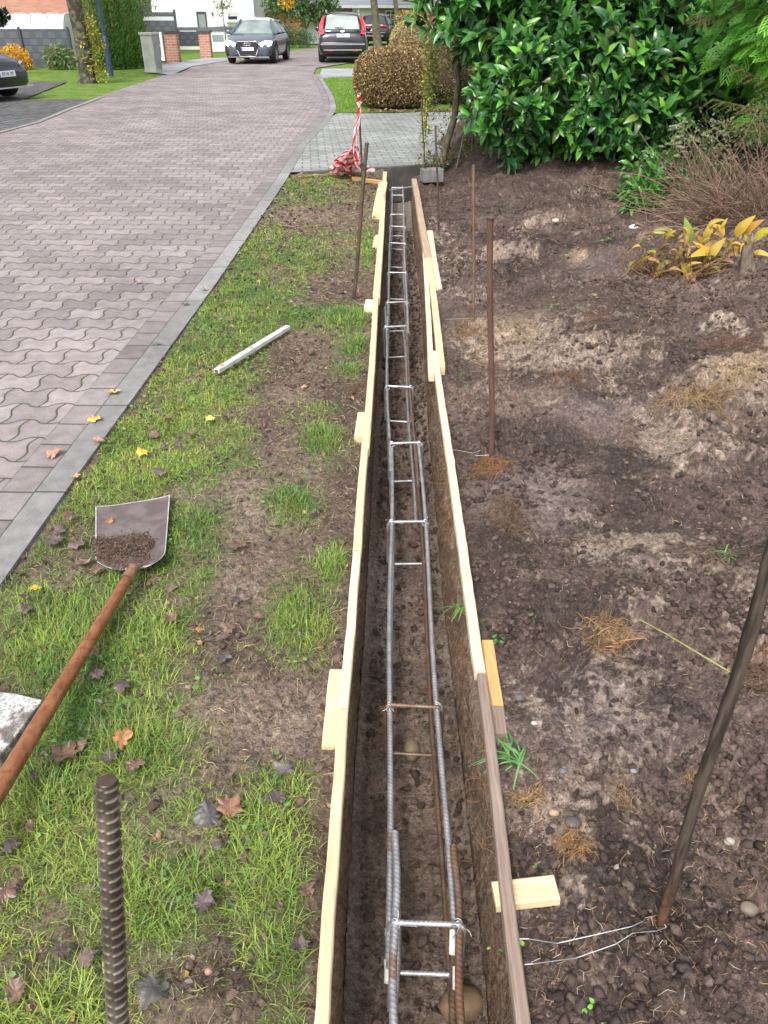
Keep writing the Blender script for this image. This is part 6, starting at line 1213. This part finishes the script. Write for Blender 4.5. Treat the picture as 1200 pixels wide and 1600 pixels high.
# dark fences before the white house
Yd = 41; f = empty('screen_fence', (xAT(250, 40, Yd), Yd, 0), 'tall dark screen fence with a pale band left of the white house', 'fence'); xa, xb = xAT(222, 40, Yd), xAT(273, 40, Yd); zz = [zAT(250, y, Yd) for y in (19, 26, 32, 60)]
part('panel', M_WOV, f, xa, xb, Yd, Yd + .06, .05, zz[2]); part('pale_band', pm('pale_band', (.55, .57, .62), (.6, .62, .66), 5, .6), f, xa, xb, Yd + .005, Yd + .055, zz[2] + .003, zz[1]); part('top_panel', M_WOV, f, xa, xb, Yd, Yd + .06, zz[1] + .003, zz[0]); part('post', P_ANT, f, xb, xb + .09, Yd - .03, Yd + .09, 0, zz[0] + .1)
Ye = 45; f = empty('garden_fence', (xAT(290, 60, Ye), Ye, 0), 'grey blue woven fence between the two brick pillars', 'fence'); part('panel', M_WOV, f, xAT(255, 60, Ye), xAT(320, 60, Ye), Ye, Ye + .06, .15, zAT(290, 49, Ye)); part('plinth', P_WHT, f, xAT(255, 60, Ye), xAT(320, 60, Ye), Ye - .03, Ye + .09, 0, .13)
# white house
Yw = 53; xR = xAT(397, 20, Yw); xL_ = xAT(238, 20, Yw); h = empty('white_house', ((xL_ + xR) / 2, Yw, 0), 'bright white rendered house with small dark windows at the top left', 'house'); part('wall', P_WHT, h, xL_, xR, Yw, Yw + 9, 0, 7)
m = MB(); m.add([(xL_ - .5, Yw - .5, 7), (xR + .5, Yw - .5, 7), (xR + .5, Yw + 4.5, 10), (xL_ - .5, Yw + 4.5, 10), (xL_ - .5, Yw + 9.5, 7), (xR + .5, Yw + 9.5, 7)], [[0, 1, 2, 3], [3, 2, 5, 4], [1, 5, 2], [0, 3, 4]]); m.build('roof', P_ROOF, h)
window(h, xAT(308, 30, Yw), xAT(323, 30, Yw), zAT(315, 46, Yw), zAT(315, 18, Yw), Yw, (P_ANT, M_PANE)); w_ = window(h, xAT(355, 30, Yw), xAT(373, 30, Yw), zAT(360, 33, Yw), zAT(360, 18, Yw), Yw, (P_WHT, M_GLASS)); q = part('shutter', pm('grey_shutter', (.5, .5, .5), (.58, .58, .58), 30, .5, stretch=(.1, .1, 4)), h, xAT(356, 30, Yw), xAT(372, 30, Yw), Yw - .1, Yw - .085, zAT(360, 25.5, Yw), zAT(360, 18.6, Yw))
part('window_sill', pm('light_sill', (.7, .7, .7), (.76, .76, .76), 8, .6), h, xAT(354, 33, Yw), xAT(375, 33, Yw), Yw - .16, Yw - .002, zAT(360, 35, Yw), zAT(360, 34, Yw)); part('wall_lamp', P_ANT, h, xAT(331, 20, Yw), xAT(333, 20, Yw), Yw - .1, Yw - .002, zAT(332, 24, Yw), zAT(332, 19, Yw))
# garage with slate band and white door
Yk = 42.5; x0, x1, x2 = xAT(272, 45, Yk), xAT(327, 60, Yk), xAT(402, 60, Yk); g = empty('garage', ((x1 + x2) / 2, Yk, 0), 'flat garage with slate band and white panelled door behind the driving car', 'garage'); zb_, zt_ = zAT(330, 48, Yk), zAT(330, 42.5, Yk)
part('roof_band', pm('slate_band', (.10, .11, .13), (.15, .16, .18), 5, .6), g, x1, x2, Yk - .05, Yk + 6, zb_, zt_); part('wall_coping', MATS['slate_band'], g, x0, x1 - .003, Yk - .05, Yk + .2, zb_, zt_); part('door', pm('white_door_paint', (.66, .67, .69), (.72, .73, .74), 3, .5), g, x1, x2, Yk, Yk + .1, 0, zb_ - .003)
m = MB()
for i in range(4): x = x1 + .15 + i * .72; wbox(m, x, x + .52, Yk - .02, Yk - .003, zb_ - .42, zb_ - .17)
m.build('door_windows', M_PANE, g)
r = np.random.default_rng(120); Yp = 44.0
bush('thin_young_tree', (xAT(347, 60, 41.8), 41.8, 0), 'very thin sapling in front of the white house wall', 'tree', [(xAT(348, 10, 41.8), 41.8, zAT(348, 10, 41.8), .42, .3, .45)], 170, (.08, .15), [(.2, .26, .12), (.3, .3, .18)], M_FOL, seed=121, shell=.95, trunk=[((xAT(352, 80, 41.8), 41.8, 0), (xAT(347, 0, 41.8), 41.8, 2.6), .03, .012), ((xAT(350, 40, 41.8), 41.8, 1), (xAT(335, 12, 41.8), 41.8, 2.0), .012, .006)])
# carport with orange timber gable and the houses beyond
Yc = 58; xa, xb = xAT(392, 30, Yc), xAT(446, 50, Yc); c = empty('timber_carport', ((xa + xb) / 2, Yc, 0), 'orange timber gable of a carport between the white house and the round tree', 'carport'); zr = zAT(420, 9, Yc); ze = zAT(400, 31, Yc); xm = (xa + xAT(470, 30, Yc)) / 2 + .3; x3 = 2 * xm - xa
P_TIM = pm('orange_timber', (.42, .17, .06), (.52, .23, .09), 12, .6, stretch=(6, 1, .3)); m = MB(); m.add([(xa, Yc, 0), (x3, Yc, 0), (x3, Yc, ze), (xm, Yc, zr), (xa, Yc, ze)], [[0, 1, 2, 3, 4]]); m.add([(xa, Yc + .1, 0), (x3, Yc + .1, 0), (x3, Yc + .1, ze), (xm, Yc + .1, zr), (xa, Yc + .1, ze)], [[4, 3, 2, 1, 0]]); m.build('gable', P_TIM, c)
m = MB(); m.beam((xa - .3, Yc - .2, ze - .1), (xm, Yc - .2, zr + .1), 5 if False else .12, .22); m.beam((xm, Yc - .2, zr + .1), (x3 + .3, Yc - .2, ze - .1), .12, .22); m.build('bargeboard', pm('pale_grey_board', (.4, .38, .38), (.5, .48, .47), 6, .6), c); m = MB(); m.add([(xa - .4, Yc - .1, ze - .1), (xm, Yc - .1, zr + .22), (xm, Yc + 6, zr + .22), (xa - .4, Yc + 6, ze - .1), (x3 + .4, Yc - .1, ze - .1), (x3 + .4, Yc + 6, ze - .1)], [[0, 1, 2, 3], [1, 4, 5, 2]]); m.build('roof', P_ROOF, c)
Ym = 74; h = empty('brown_brick_house', (-8, Ym, 0), 'brown brick house with grey tiled roof behind the carport', 'house'); xa, xb = xAT(380, 10, Ym), xAT(535, 10, Ym); zE = zAT(420, 10.5, Ym); part('wall', B_BRN, h, xa, xb, Ym, Ym + 9, 0, zE + .1)
m = MB(); m.add([(xa - .5, Ym - .6, zE), (xb + .5, Ym - .6, zE), (xb + .5, Ym + 4.5, zE + 4), (xa - .5, Ym + 4.5, zE + 4), (xa - .5, Ym + 9.6, zE), (xb + .5, Ym + 9.6, zE)], [[0, 1, 2, 3], [3, 2, 5, 4], [1, 5, 2], [0, 3, 4]]); m.build('roof', P_ROOF, h)
Yr = 64; h = empty('gabled_brick_house', (0, Yr, 0), 'long red brick house with white bay and white window behind the parked cars', 'house'); xs_ = [xAT(px, 30, Yr) for px in (500, 551, 588, 652)]; zE = zAT(600, 11, Yr)
part('wall', B_SAL, h, xs_[0], xs_[3] + 6, Yr, Yr + 9, 0, zE); part('white_bay', P_WHT, h, xs_[1], xs_[2], Yr - .25, Yr - .003, 0, zE); m = MB(); m.add([(xs_[0] - .5, Yr - .8, zE), (xs_[3] + 6, Yr - .8, zE), (xs_[3] + 6, Yr + 4.5, zE + 3.8), (xs_[0] - .5, Yr + 4.5, zE + 3.8), (xs_[0] - .5, Yr + 9.6, zE), (xs_[3] + 6, Yr + 9.6, zE)], [[0, 1, 2, 3], [3, 2, 5, 4], [1, 5, 2], [0, 3, 4]]); m.build('roof', P_ROOF, h); part('gutter', pm('light_gutter', (.45, .46, .48), (.52, .53, .55), 8, .4), h, xs_[0] - .5, xs_[3] + 6, Yr - .95, Yr - .81, zE - .06, zE + .1)
window(h, xAT(602, 30, Yr), xAT(619, 30, Yr), zAT(610, 44, Yr), zAT(610, 16, Yr), Yr, bars=(2, 4)); window(h, xAT(573, 30, Yr), xAT(579, 30, Yr), zAT(575, 36, Yr), zAT(575, 22, Yr), Yr - .25); part('door', pm('white_door', (.7, .7, .7), (.75, .75, .75), 5, .5), h, xAT(560, 30, Yr), xAT(568, 30, Yr), Yr - .30, Yr - .255, 0, zAT(565, 24, Yr))
window(h, xAT(526, 30, Yr), xAT(534, 30, Yr), zAT(530, 40, Yr), zAT(530, 24, Yr), Yr)
# trees and bushes in the middle distance
xc = lambda px, Y: xAT(px, 30, Y)
Yt = 52; bush('round_tree', (xc(478, Yt), Yt, 0), 'dense round green tree behind the road bend', 'tree', [(xc(466, Yt), Yt, 2.5, 2.0, 1.4, 1.3), (xc(495, Yt), Yt, 2.3, 1.3, 1.2, 1.2), (xc(440, Yt), Yt + .5, 2.0, 1.3, 1, .9), (xc(475, Yt), Yt, 3.8, 2.2, 1.4, 1.2), (xc(505, Yt), Yt, 1.5, .7, .7, .7)], 7500, (.12, .22), [(.10, .20, .06), (.15, .27, .08), (.06, .13, .04), (.22, .30, .10)], M_FOL, seed=130, shell=.6, trunk=[((xc(477, Yt), Yt, 0), (xc(470, Yt), Yt, 3), .12, .06), ((xc(478, Yt), Yt, .8), (xc(500, Yt), Yt, 2.5), .06, .03)])
bush('yellow_blossom_tree', (xc(450, 49), 49, 0), 'clump of bright yellow autumn leaves high in the round tree', 'tree', [(xc(449, 49), 49, zAT(449, 3, 49), .42, .3, .32)], 260, (.10, .18), [(.8, .5, .03), (.7, .4, .03)], M_FOL, seed=131, shell=.9, trunk=[((xc(455, 49), 49, 0), (xc(450, 49), 49, 2.3), .03, .01)])
bush('grey_green_shrub', (xc(452, 47), 47.5, 0), 'low bushy grey green shrub at the far edge of the road', 'shrub', [(xc(440, 47), 47.5, .5, .8, .5, .6), (xc(458, 47), 47.8, .45, .8, .5, .55), (xc(475, 47), 48, .3, .5, .4, .4)], 3000, (.06, .11), [(.10, .18, .08), (.15, .24, .11), (.06, .11, .05)], M_FOL, seed=132, shell=.7)
bush('far_green_bush', (xc(500, 56), 56, 0), 'dark bush between the round tree and the parked black car', 'shrub', [(xc(497, 56), 56, .9, 1.2, .7, 1.0), (xc(515, 56), 57, 1.2, .9, .7, 1.1)], 2500, (.1, .18), [(.05, .11, .04), (.08, .16, .05)], M_FOL, seed=133, shell=.6)
bush('golden_shrub', (xc(637, 58), 58, 0), 'yellow topped shrub in front of the brick wall at the right', 'shrub', [(xc(637, 58), 58, zAT(637, 30, 58), .9, .6, .45)], 1200, (.08, .14), [(.5, .44, .14), (.42, .36, .12)], M_FOL, seed=134, shell=.8)
bush('dark_low_shrub', (xc(640, 57), 57, 0), 'dark shrub below the yellow topped one', 'shrub', [(xc(640, 57), 57, .7, 1.0, .6, .75)], 1500, (.08, .14), [(.05, .09, .05), (.09, .13, .07)], M_FOL, seed=135, shell=.8)
for px, py, rad, lab, sd in [(590.5, 77, .215, 'thicker roadside tree trunk right of the parked black van', 140), (624, 63, .18, 'thinner tree trunk in front of the white window', 141)]:
    b = G(px, py); tp_ = AT(px - 7, -5, b[1]); t = empty('street_tree', b, lab, 'tree', 'roadside trees'); m = MB(); a = np.linspace(0, 1, 12)[:, None]; P_ = np.array(b) * (1 - a) + np.array(tp_) * a; P_ = np.concatenate([P_, [P_[-1] + (0, 0, 1.8)]]); m.tube(P_, np.concatenate([[rad * 1.35], np.linspace(rad, rad * .8, 11), [rad * .5]]), 10, mod=lambda s, th: 1 + .05 * np.sin(th * 4 + s * 2)); m.build('trunk', pm('street_tree_bark', (.075, .065, .04), (.13, .12, .075), 6, .9, .6, 20), t, smooth=True)
    r = np.random.default_rng(sd); m = MB(); P, D = blob_points([(tp_[0], b[1], tp_[2] + 3.2, 2.2, 2, 1.6)], 2500, r, .8); leaf_cloud(m, P, D, (.12, .2), r, [(.16, .22, .06), (.3, .28, .07)]); m.build('crown', M_FOL, t)
m = MB(); q = G(483, 84); m.lathe([(.30, -.003), (.30, .003), (0, .004)], (xAT(480, 101, G(480, 102)[1]), G(480, 102)[1], 0), 24); tag(m.build('manhole_cover', pm('cast_iron', (.10, .09, .09), (.16, .14, .14), 20, .6), loc=(xAT(480, 101, G(480, 102)[1]), G(480, 102)[1], 0)), 'round manhole cover in the road left of the parked van', 'manhole cover')
b = G(440, 74); m = MB(); m.tube([(xAT(442, 40, 50), 50, 0), (xAT(441, 38, 50), 50, zAT(441, 38, 50))], .07, 10); tag(m.build('white_post', P_WHT, smooth=True, loc=(xAT(442, 40, 50), 50, 0)), 'short white post in front of the timber carport', 'post')
m = MB(); x = xAT(488, 58, 53); m.box((x, 53, .55), (.75, .7, 1.1)); m.box((x, 53, 1.13), (.8, .75, .07)); tag(m.build('white_bin', P_WHT, loc=(x, 53, 0), bevel=.04), 'white box shaped bin between the round tree and the parked van', 'bin')

# ================================================================ VEHICLES
def paint(name, c, rough=.28): 
    n = NT(name); n.base(c); n.rough(rough); n.b.inputs['Coat Weight'].default_value = .6; n.b.inputs['Coat Roughness'].default_value = .06; return n.m
P_BLACK = paint('black_car_paint', (.012, .013, .022)); P_NAVY = paint('dark_blue_grey_paint', (.09, .115, .15), .2); P_MAR = paint('blackish_maroon_paint', (.018, .012, .02)); P_TYRE = pm('tyre_rubber', (.015, .015, .016), (.03, .03, .03), 20, .8); P_RIM = pm('alloy_rim', (.35, .36, .38), (.45, .46, .48), 10, .3, metallic=.7)
P_CHR = pm('bright_chrome', (.62, .63, .65), (.7, .71, .73), 10, .15, metallic=.8); P_PLB = pm('black_plastic', (.012, .012, .014), (.02, .02, .022), 20, .5); P_RED = pm('red_lens', (.50, .015, .03), (.62, .04, .06), 6, .15, spec=.8); P_PLATE = pm('plate_white', (.78, .79, .80), (.82, .82, .82), 3, .4); P_EU = pm('plate_blue', (.03, .10, .45), (.04, .12, .5), 3, .4); P_INK = pm('plate_ink', (.02, .02, .02), (.03, .03, .03), 3, .5)
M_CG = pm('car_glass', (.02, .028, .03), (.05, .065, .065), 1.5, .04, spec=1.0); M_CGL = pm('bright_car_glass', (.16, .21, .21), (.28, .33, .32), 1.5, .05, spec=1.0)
n = NT('lit_headlamp'); n.base((.9, .95, 1)); n.b.inputs['Emission Color'].default_value = (.86, .95, 1, 1); n.b.inputs['Emission Strength'].default_value = 9; M_LIT = n.m
def loft(stations, sec): 
    """stations -> rows of section points, mirrored left/right"""
    out = []
    for s in stations: h_ = sec(s); out.append([( -x, s[0], z) for x, z in h_[::-1]] + [(x, s[0], z) for x, z in h_[1:]])
    return np.array(out)
def refine(st, n_=44):
    st = np.array(st, float); y = st[:, 0]; yy = np.sort(np.concatenate([np.linspace(y[0], y[-1], n_), y])); yy = np.unique(yy); return np.stack([yy] + [np.interp(yy, y, st[:, i]) for i in range(1, st.shape[1])], -1)
def body_sec(s):
    _, w, zb, zt = s; h_ = zt - zb; return [(0, zt + .015), (w * .55, zt + .008), (w * .82, zt - .015), (w * .93, zt - .06), (w * .985, zt - h_ * .30), (w, zt - h_ * .52), (w * .985, zb + h_ * .22), (w * .95, zb + .04), (w * .86, zb), (0, zb)]
def gh_sec(s): _, wb, wt, zb, zt = s; h_ = zt - zb; return [(0, zt + .0), (wt * .6, zt - .012 * min(1, h_ * 3)), (wt * .88, zt - .05 * min(1, h_ * 3)), (wt, zt - .12 * min(1, h_ * 3)), ((wt + wb) / 2 * 1.01, (zt + zb) / 2), (wb, zb)]
def make_car(name, label, loc, rz, Wd, Ln, body, gh, paintm, roofm=None, wheels=(.78, .0), wr=.32, zoff=0):
    c = empty(name, loc, label, 'car', None, rz); w2 = Wd / 2
    m = LB(); A = loft(refine(body), body_sec); m.grid(A); k = A.shape[1]; nr = A.shape[0]; m.P.append(list(range(k))[::-1]); m.P.append([(nr - 1) * k + i for i in range(k)]); bo = m.build('body', paintm, c, smooth=True)
    m = LB(); A = loft(refine(gh, 30), gh_sec); m.grid(A); m.build('windows', M_CG, c, smooth=True)
    st = refine(gh, 30); top = st[:, 4].max(); kk = [i for i, q in enumerate(st) if q[4] > top - .10]; A = loft(st[kk], lambda s: [(0, s[4] + .012), (s[2] * .6, s[4] - .0), (s[2] * .88, s[4] - .038), (s[2] + .008, s[4] - .10)]); m = LB(); m.grid(A); m.build('roof', roofm or paintm, c, smooth=True)
    for s in (-1, 1):
        g0, g1, g2, g3 = gh[0], gh[1], gh[-2], gh[-1]; ym = (g1[0] + g2[0]) / 2
        for pth, rad in [([(s * g0[1], g0[0], g0[3]), (s * (g1[2] - .02), g1[0], g1[4] - .05)], .038), ([(s * g3[1], g3[0], g3[3]), (s * (g2[2] - .02), g2[0], g2[4] - .05)], .05), ([(s * (gh[1][1] + .01), ym, gh[1][3] - .02), (s * (gh[1][2] + .012), ym, top - .1)], .03)]:
            m = LB(); m.tube(pth, rad, 6); m.build('pillar', paintm, c, smooth=True)
    for s in (-1, 1):
        for y in wheels:
            x = s * (w2 - .10); m = LB(); a = np.linspace(0, 2 * np.pi, 25)
            pr = [(.0 + wr * .6, -.10), (wr * .93, -.11), (wr, -.08), (wr, .08), (wr * .93, .105), (wr * .66, .10)]
            V = np.array([[(x + s * d, y + rr_ * math.cos(t), wr + rr_ * math.sin(t)) for t in a[:-1]] for rr_, d in pr]); m.grid(V, closed_u=True); ty = m.build('wheel', P_TYRE, c, smooth=True)
            m = LB(); V = np.array([[(x + s * d, y + rr_ * math.cos(t), wr + rr_ * math.sin(t)) for t in a[:-1]] for rr_, d in [(wr * .68, .098), (wr * .62, .07), (wr * .2, .085), (.001, .09)]]); m.grid(V, closed_u=True)
            for j in range(5): t = j * 2 * math.pi / 5; m.beam((x + s * .085, y + .05 * math.cos(t), wr + .05 * math.sin(t)), (x + s * .085, y + wr * .62 * math.cos(t), wr + wr * .62 * math.sin(t)), .03, .05, up=(s, 0, 0))
            q = m.build('rim', P_RIM, ty, smooth=False)
            m = LB(); t = np.linspace(-.15, math.pi + .15, 17); V = np.array([[(s * (w2 + d_), y + (wr + .06 + o_) * math.cos(q_), wr + (wr + .06 + o_) * math.sin(q_)) for q_ in t] for d_, o_ in [(-.16, -.03), (.004, -.02), (.006, .02), (-.03, .03)]]); m.grid(V); m.build('wheel_arch', P_PLB, c, smooth=True)
    m = LB(); m.box((0, (body[0][0] + body[-1][0]) / 2, .26), (Wd - .3, Ln - .9, .16)); m.build('underbody', P_PLB, c)
    return c
def plate(c, y, z, s, txt, x=0.0, tilt=0.0, w=.52, h=.11):
    m = LB(); m.box((x, y, z), (w, .012, h)); p = m.build('number_plate', P_PLATE, c, bevel=.003); m = LB(); m.box((x + s * (w / 2 - .025) * 1.0, y + s * .0075, z), (.045, .004, h - .01)); m.build('blue_strip', P_EU, p)
    M_ = Matrix.Translation((x - s * .02, y + s * .008, z)) @ (Matrix.Rotation(R(90), 4, 'X') if s < 0 else (Matrix.Rotation(math.pi, 4, 'Z') @ Matrix.Rotation(R(90), 4, 'X'))); text_mesh('plate_lettering', txt, .088, P_INK, p, M_, .001)
# driving hatchback, front (+y local) turned toward the camera
fc = G(399, 100.2); ang = math.pi - R(3.5)
hb_body = [(-2.05, .70, .35, .72), (-1.95, .84, .28, .93), (-1.5, .885, .22, .95), (0, .89, .20, .93), (.75, .89, .20, .93), (1.1, .885, .21, .93), (1.6, .865, .22, .84), (1.9, .80, .23, .76), (2.08, .70, .25, .68), (2.13, .62, .28, .60)]
hb_gh = [(-1.95, .76, .60, .92, .93), (-1.45, .80, .58, .93, 1.36), (-.2, .82, .60, .93, 1.42), (.25, .82, .58, .92, 1.385), (1.08, .80, .66, .905, .925)]
cx_, cy_ = xAT(395, 100, fc[1]), fc[1] + 2.05
A3 = make_car('driving_hatchback', 'dark blue grey hatchback driving toward the camera with headlights on', (cx_, cy_, 0), ang, 1.78, 4.2, hb_body, hb_gh, P_NAVY, pm('pale_reflecting_roof', (.42, .45, .46), (.5, .52, .53), 3, .15, spec=1.0), wheels=(-1.27, 1.32))  # pale roof colour: the sky's reflection is painted into the base tone
A3.children
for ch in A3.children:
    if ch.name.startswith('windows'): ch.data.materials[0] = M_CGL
def face(pts, y, th, mat, parent, name, M_=None):
    m = LB(); m.add([(x, y(x, z) if callable(y) else y, z) for x, z in pts] + [(x, (y(x, z) if callable(y) else y) - th, z) for x, z in pts], [list(range(len(pts))), list(range(2 * len(pts) - 1, len(pts) - 1, -1))] + [[i, i + len(pts), (i + 1) % len(pts) + len(pts), (i + 1) % len(pts)] for i in range(len(pts))]); return m.build(name, mat, parent)
grp = [(-.33, .70), (-.44, .60), (-.36, .40), (-.28, .24), (.28, .24), (.36, .40), (.44, .60), (.33, .70)]
face(grp[::-1], 2.165, .16, P_PLB, A3, 'grille'); m = LB(); K = [(x, 2.175, z) for x, z in grp + grp[:1]]; m.tube(K, .017, 6); m.build('grille_frame', P_CHR, A3, smooth=True)
m = LB()
for i in range(5): z = .30 + i * .075; m.box((0, 2.17, z), (.62 + .02 * i, .012, .012))
m.build('grille_slats', pm('grille_grey', (.07, .075, .085), (.09, .095, .1), 9, .4), A3); m = LB()
for i in range(4): a = np.linspace(0, 2 * np.pi, 20); x = (i - 1.5) * .062; m.tube(np.stack([x + .04 * np.cos(a), np.full(20, 2.188 + .003 * (i % 2)), .615 + .04 * np.sin(a)], -1), .0065, 6)
m.build('emblem', P_CHR, A3, smooth=True); plate(A3, 2.19, .475, 1, 'EE HM 81', w=.46)
for s in (-1, 1):
    hl = [(s * .47, .66), (s * .50, .56), (s * .66, .52), (s * .82, .60), (s * .84, .70), (s * .62, .71)]; face(hl if s < 0 else hl[::-1], lambda x, z: 2.16 - .9 * max(0, abs(x) - .45) ** 1.5, .12, M_LIT, A3, 'headlight')
    it = [(s * .46, .26), (s * .48, .44), (s * .80, .42), (s * .80, .30)]; face(it if s < 0 else it[::-1], lambda x, z: 2.13 - .7 * max(0, abs(x) - .45) ** 1.5, .1, P_PLB, A3, 'air_intake')
    m = LB(); bv_, bf_ = ico(2); m.add(bv_ * np.array([.11, .07, .075]) + np.array([s * .97, .72, .97]), bf_); m.beam((s * .84, .72, .93), (s * .93, .72, .95), .04, .04); m.build('wing_mirror', P_NAVY, A3, smooth=True)
m = LB(); m.box((0, 2.10, .225), (1.5, .06, .03)); m.build('bumper_lip', P_CHR, A3)
# parked estate / people carrier seen from behind
rb = G(527, 98.5); fY = rb[1]; mp_body = [(-2.18, .74, .36, .78), (-2.12, .86, .30, .98), (-1.8, .905, .22, 1.02), (0, .915, .20, 1.0), (.9, .91, .20, .98), (1.5, .88, .22, .86), (2.0, .76, .25, .74), (2.15, .6, .3, .62)]
mp_gh = [(-2.12, .80, .66, .98, 1.0), (-1.88, .83, .63, 1.0, 1.52), (-.6, .85, .65, 1.0, 1.58), (.35, .84, .63, .99, 1.53), (1.35, .82, .66, .95, .97)]
FC = make_car('parked_people_carrier', 'black people carrier parked at the right kerb, seen from behind', (xAT(529, 98, fY) + .10, fY + 2.1, 0), R(2), 1.83, 4.35, mp_body, mp_gh, P_BLACK, wheels=(-1.35, 1.35), wr=.33)
m = LB(); m.add([(-.62, -2.085, 1.06), (.62, -2.085, 1.06), (.54, -1.935, 1.46), (-.54, -1.935, 1.46)], [[0, 1, 2, 3]]); m.add([(-.62, -2.05, 1.06), (.62, -2.05, 1.06), (.54, -1.90, 1.46), (-.54, -1.90, 1.46)], [[3, 2, 1, 0]]); o = m.build('rear_window', M_CGL, FC); 
for v_ in o.data.vertices: v_.co.y -= .055
for s in (-1, 1):
    m = LB(); K = [(s * .76, -2.17, .90), (s * .86, -2.10, .98), (s * .83, -2.02, 1.22), (s * .70, -1.93, 1.47), (s * .63, -1.99, 1.47), (s * .70, -2.12, 1.10), (s * .66, -2.19, .93)]; m.add(K, [list(range(7)) if s > 0 else list(range(7))[::-1]]); m.add([(x, y + .1, z) for x, y, z in K], [list(range(7))[::-1] if s > 0 else list(range(7))]); m.add(K + [(x, y + .1, z) for x, y, z in K], [[i, (i + 1) % 7, (i + 1) % 7 + 7, i + 7] for i in range(7)]); m.build('tail_light', P_RED, FC)
    m = LB(); m.tube([(s * .58, -1.7, 1.56), (s * .60, -1.4, 1.62), (s * .61, -.4, 1.65), (s * .58, .2, 1.58)], .022, 6); m.build('roof_rail', P_CHR, FC, smooth=True); m = LB(); m.add(bv_ * np.array([.12, .07, .085]) + np.array([s * 1.0, .95, 1.03]), bf_); m.beam((s * .84, .95, .98), (s * .94, .95, 1.0), .04, .04); m.build('wing_mirror', P_BLACK, FC, smooth=True); m = LB(); m.box((s * .45, -2.235, .40), (.14, .02, .04)); m.build('reflector', P_RED, FC)
m = LB(); m.box((0, -2.14, .52), (1.62, .16, .30)); m.build('bumper', P_BLACK, FC, bevel=.04, smooth=True); m = LB(); m.box((0, -2.235, .60), (1.62, .02, .03)); m.box((0, -2.235, .42), (1.4, .02, .025)); m.build('bumper_strip', pm('grey_strip', (.35, .36, .38), (.4, .41, .42), 9, .35), FC)
a = np.linspace(0, 2 * np.pi, 17)[:-1]; face([(.085 * math.cos(q), 1.0 + .038 * math.sin(q)) for q in a], -2.19, -.05, pm('pale_blue_badge', (.5, .6, .75), (.6, .7, .82), 4, .3), FC, 'emblem'); plate(FC, -2.20, .87, -1, 'EE HM 42'); m = LB(); m.tube([(.02, -2.17, 1.10), (-.28, -2.16, 1.12)], .012, 6); m.build('rear_wiper', P_PLB, FC, smooth=True)
# third car beyond, a dark crossover
cr_body = [(-2.05, .76, .38, .80), (-1.95, .87, .30, .98), (-1.5, .90, .25, 1.0), (.9, .90, .24, .97), (1.6, .84, .26, .86), (2.05, .65, .3, .68)]; cr_gh = [(-1.95, .80, .62, .97, .99), (-1.5, .82, .60, .99, 1.43), (-.4, .83, .62, .99, 1.5), (.3, .82, .6, .97, 1.45), (1.15, .8, .64, .95, .97)]
tY = 50.5; TC = make_car('parked_crossover', 'dark maroon black crossover parked behind the thicker tree trunk', (xAT(590, 76, tY), tY + 2, 0), R(-6), 1.8, 4.2, cr_body, cr_gh, P_MAR, wheels=(-1.28, 1.28), wr=.33)
m = LB(); m.box((0, -2.08, .93), (1.5, .05, .07)); m.build('tail_light', P_RED, TC, bevel=.01); m = LB(); m.box((0, -2.08, .62), (1.3, .06, .03)); m.box((0, -2.09, .46), (1.1, .06, .04)); m.build('bumper_strip', P_CHR, TC); plate(TC, -2.10, .74, -1, 'EE HM 7')
# white car half hidden behind the round tree
wY = 60; WC = make_car('white_car', 'white car half hidden behind the shrubs past the road bend', (xAT(462, 60, wY), wY + 2, 0), R(20), 1.78, 4.2, [tuple(q) for q in hb_body], hb_gh, paint('white_car_paint', (.7, .7, .72)), wheels=(-1.27, 1.32))
# black car at the left edge, its nose toward the road
fr = G(10, 159); rzl = R(-109); fw = (-math.sin(rzl), math.cos(rzl)); LC = make_car('parked_black_hatchback', 'black car whose nose shows at the left edge on the cobbled parking', (fr[0] - fw[0] * 2.1, fr[1] - fw[1] * 2.1 + .25, 0), rzl, 1.78, 4.2, hb_body, hb_gh, P_BLACK, wheels=(-1.27, 1.32))
plate(LC, 2.15, .50, 1, 'EE HL 90', w=.5); m = LB(); m.box((0, 2.10, .24), (1.5, .08, .03)); m.build('bumper_lip', P_CHR, LC, bevel=.006)
for s in (-1, 1):
    hl = [(s * .47, .66), (s * .50, .58), (s * .66, .55), (s * .82, .60), (s * .84, .70), (s * .62, .71)]; face(hl if s < 0 else hl[::-1], lambda x, z: 2.15 - .9 * max(0, abs(x) - .45) ** 1.5, .12, M_CGL, LC, 'headlight')
# lawn blades on the nearer patch beyond the driveway
r = np.random.default_rng(200); n0 = 9000; px = r.uniform(512, 575, n0); py = r.uniform(120, 177, n0); xx, yy = [], []
for a_, b_ in zip(px, py): q = G(a_, b_); xx.append(q[0]); yy.append(q[1])
xx, yy = np.array(xx), np.array(yy); ke = np.interp(yy, Kp[:, 1], Kp[:, 0]) + .05; k = (xx > ke) & (yy > dfar[0][1]); xx, yy = xx[k], yy[k]; n_ = len(xx)
d = np.stack([r.normal(0, .7, n_), r.normal(0, .7, n_), np.full(n_, 1.0)], -1); M_ = frames(d, r.normal(0, 1, (n_, 3))); M_[:, :, 0] *= .008; M_[:, :, 1] *= r.uniform(.03, .06, n_)[:, None]; m = MB(); m.inst(nv_, nf_, M_, np.stack([xx, yy, np.full(n_, .004)], -1), pal_pick([(.12, .28, .03), (.2, .36, .05), (.3, .4, .08), (.35, .2, .08)], n_, r, [.45, .35, .17, .03])); tag(m.build('lawn_blades', M_BLADE), 'short mown grass on the lawn patch beyond the driveway', 'grass', kind='stuff')
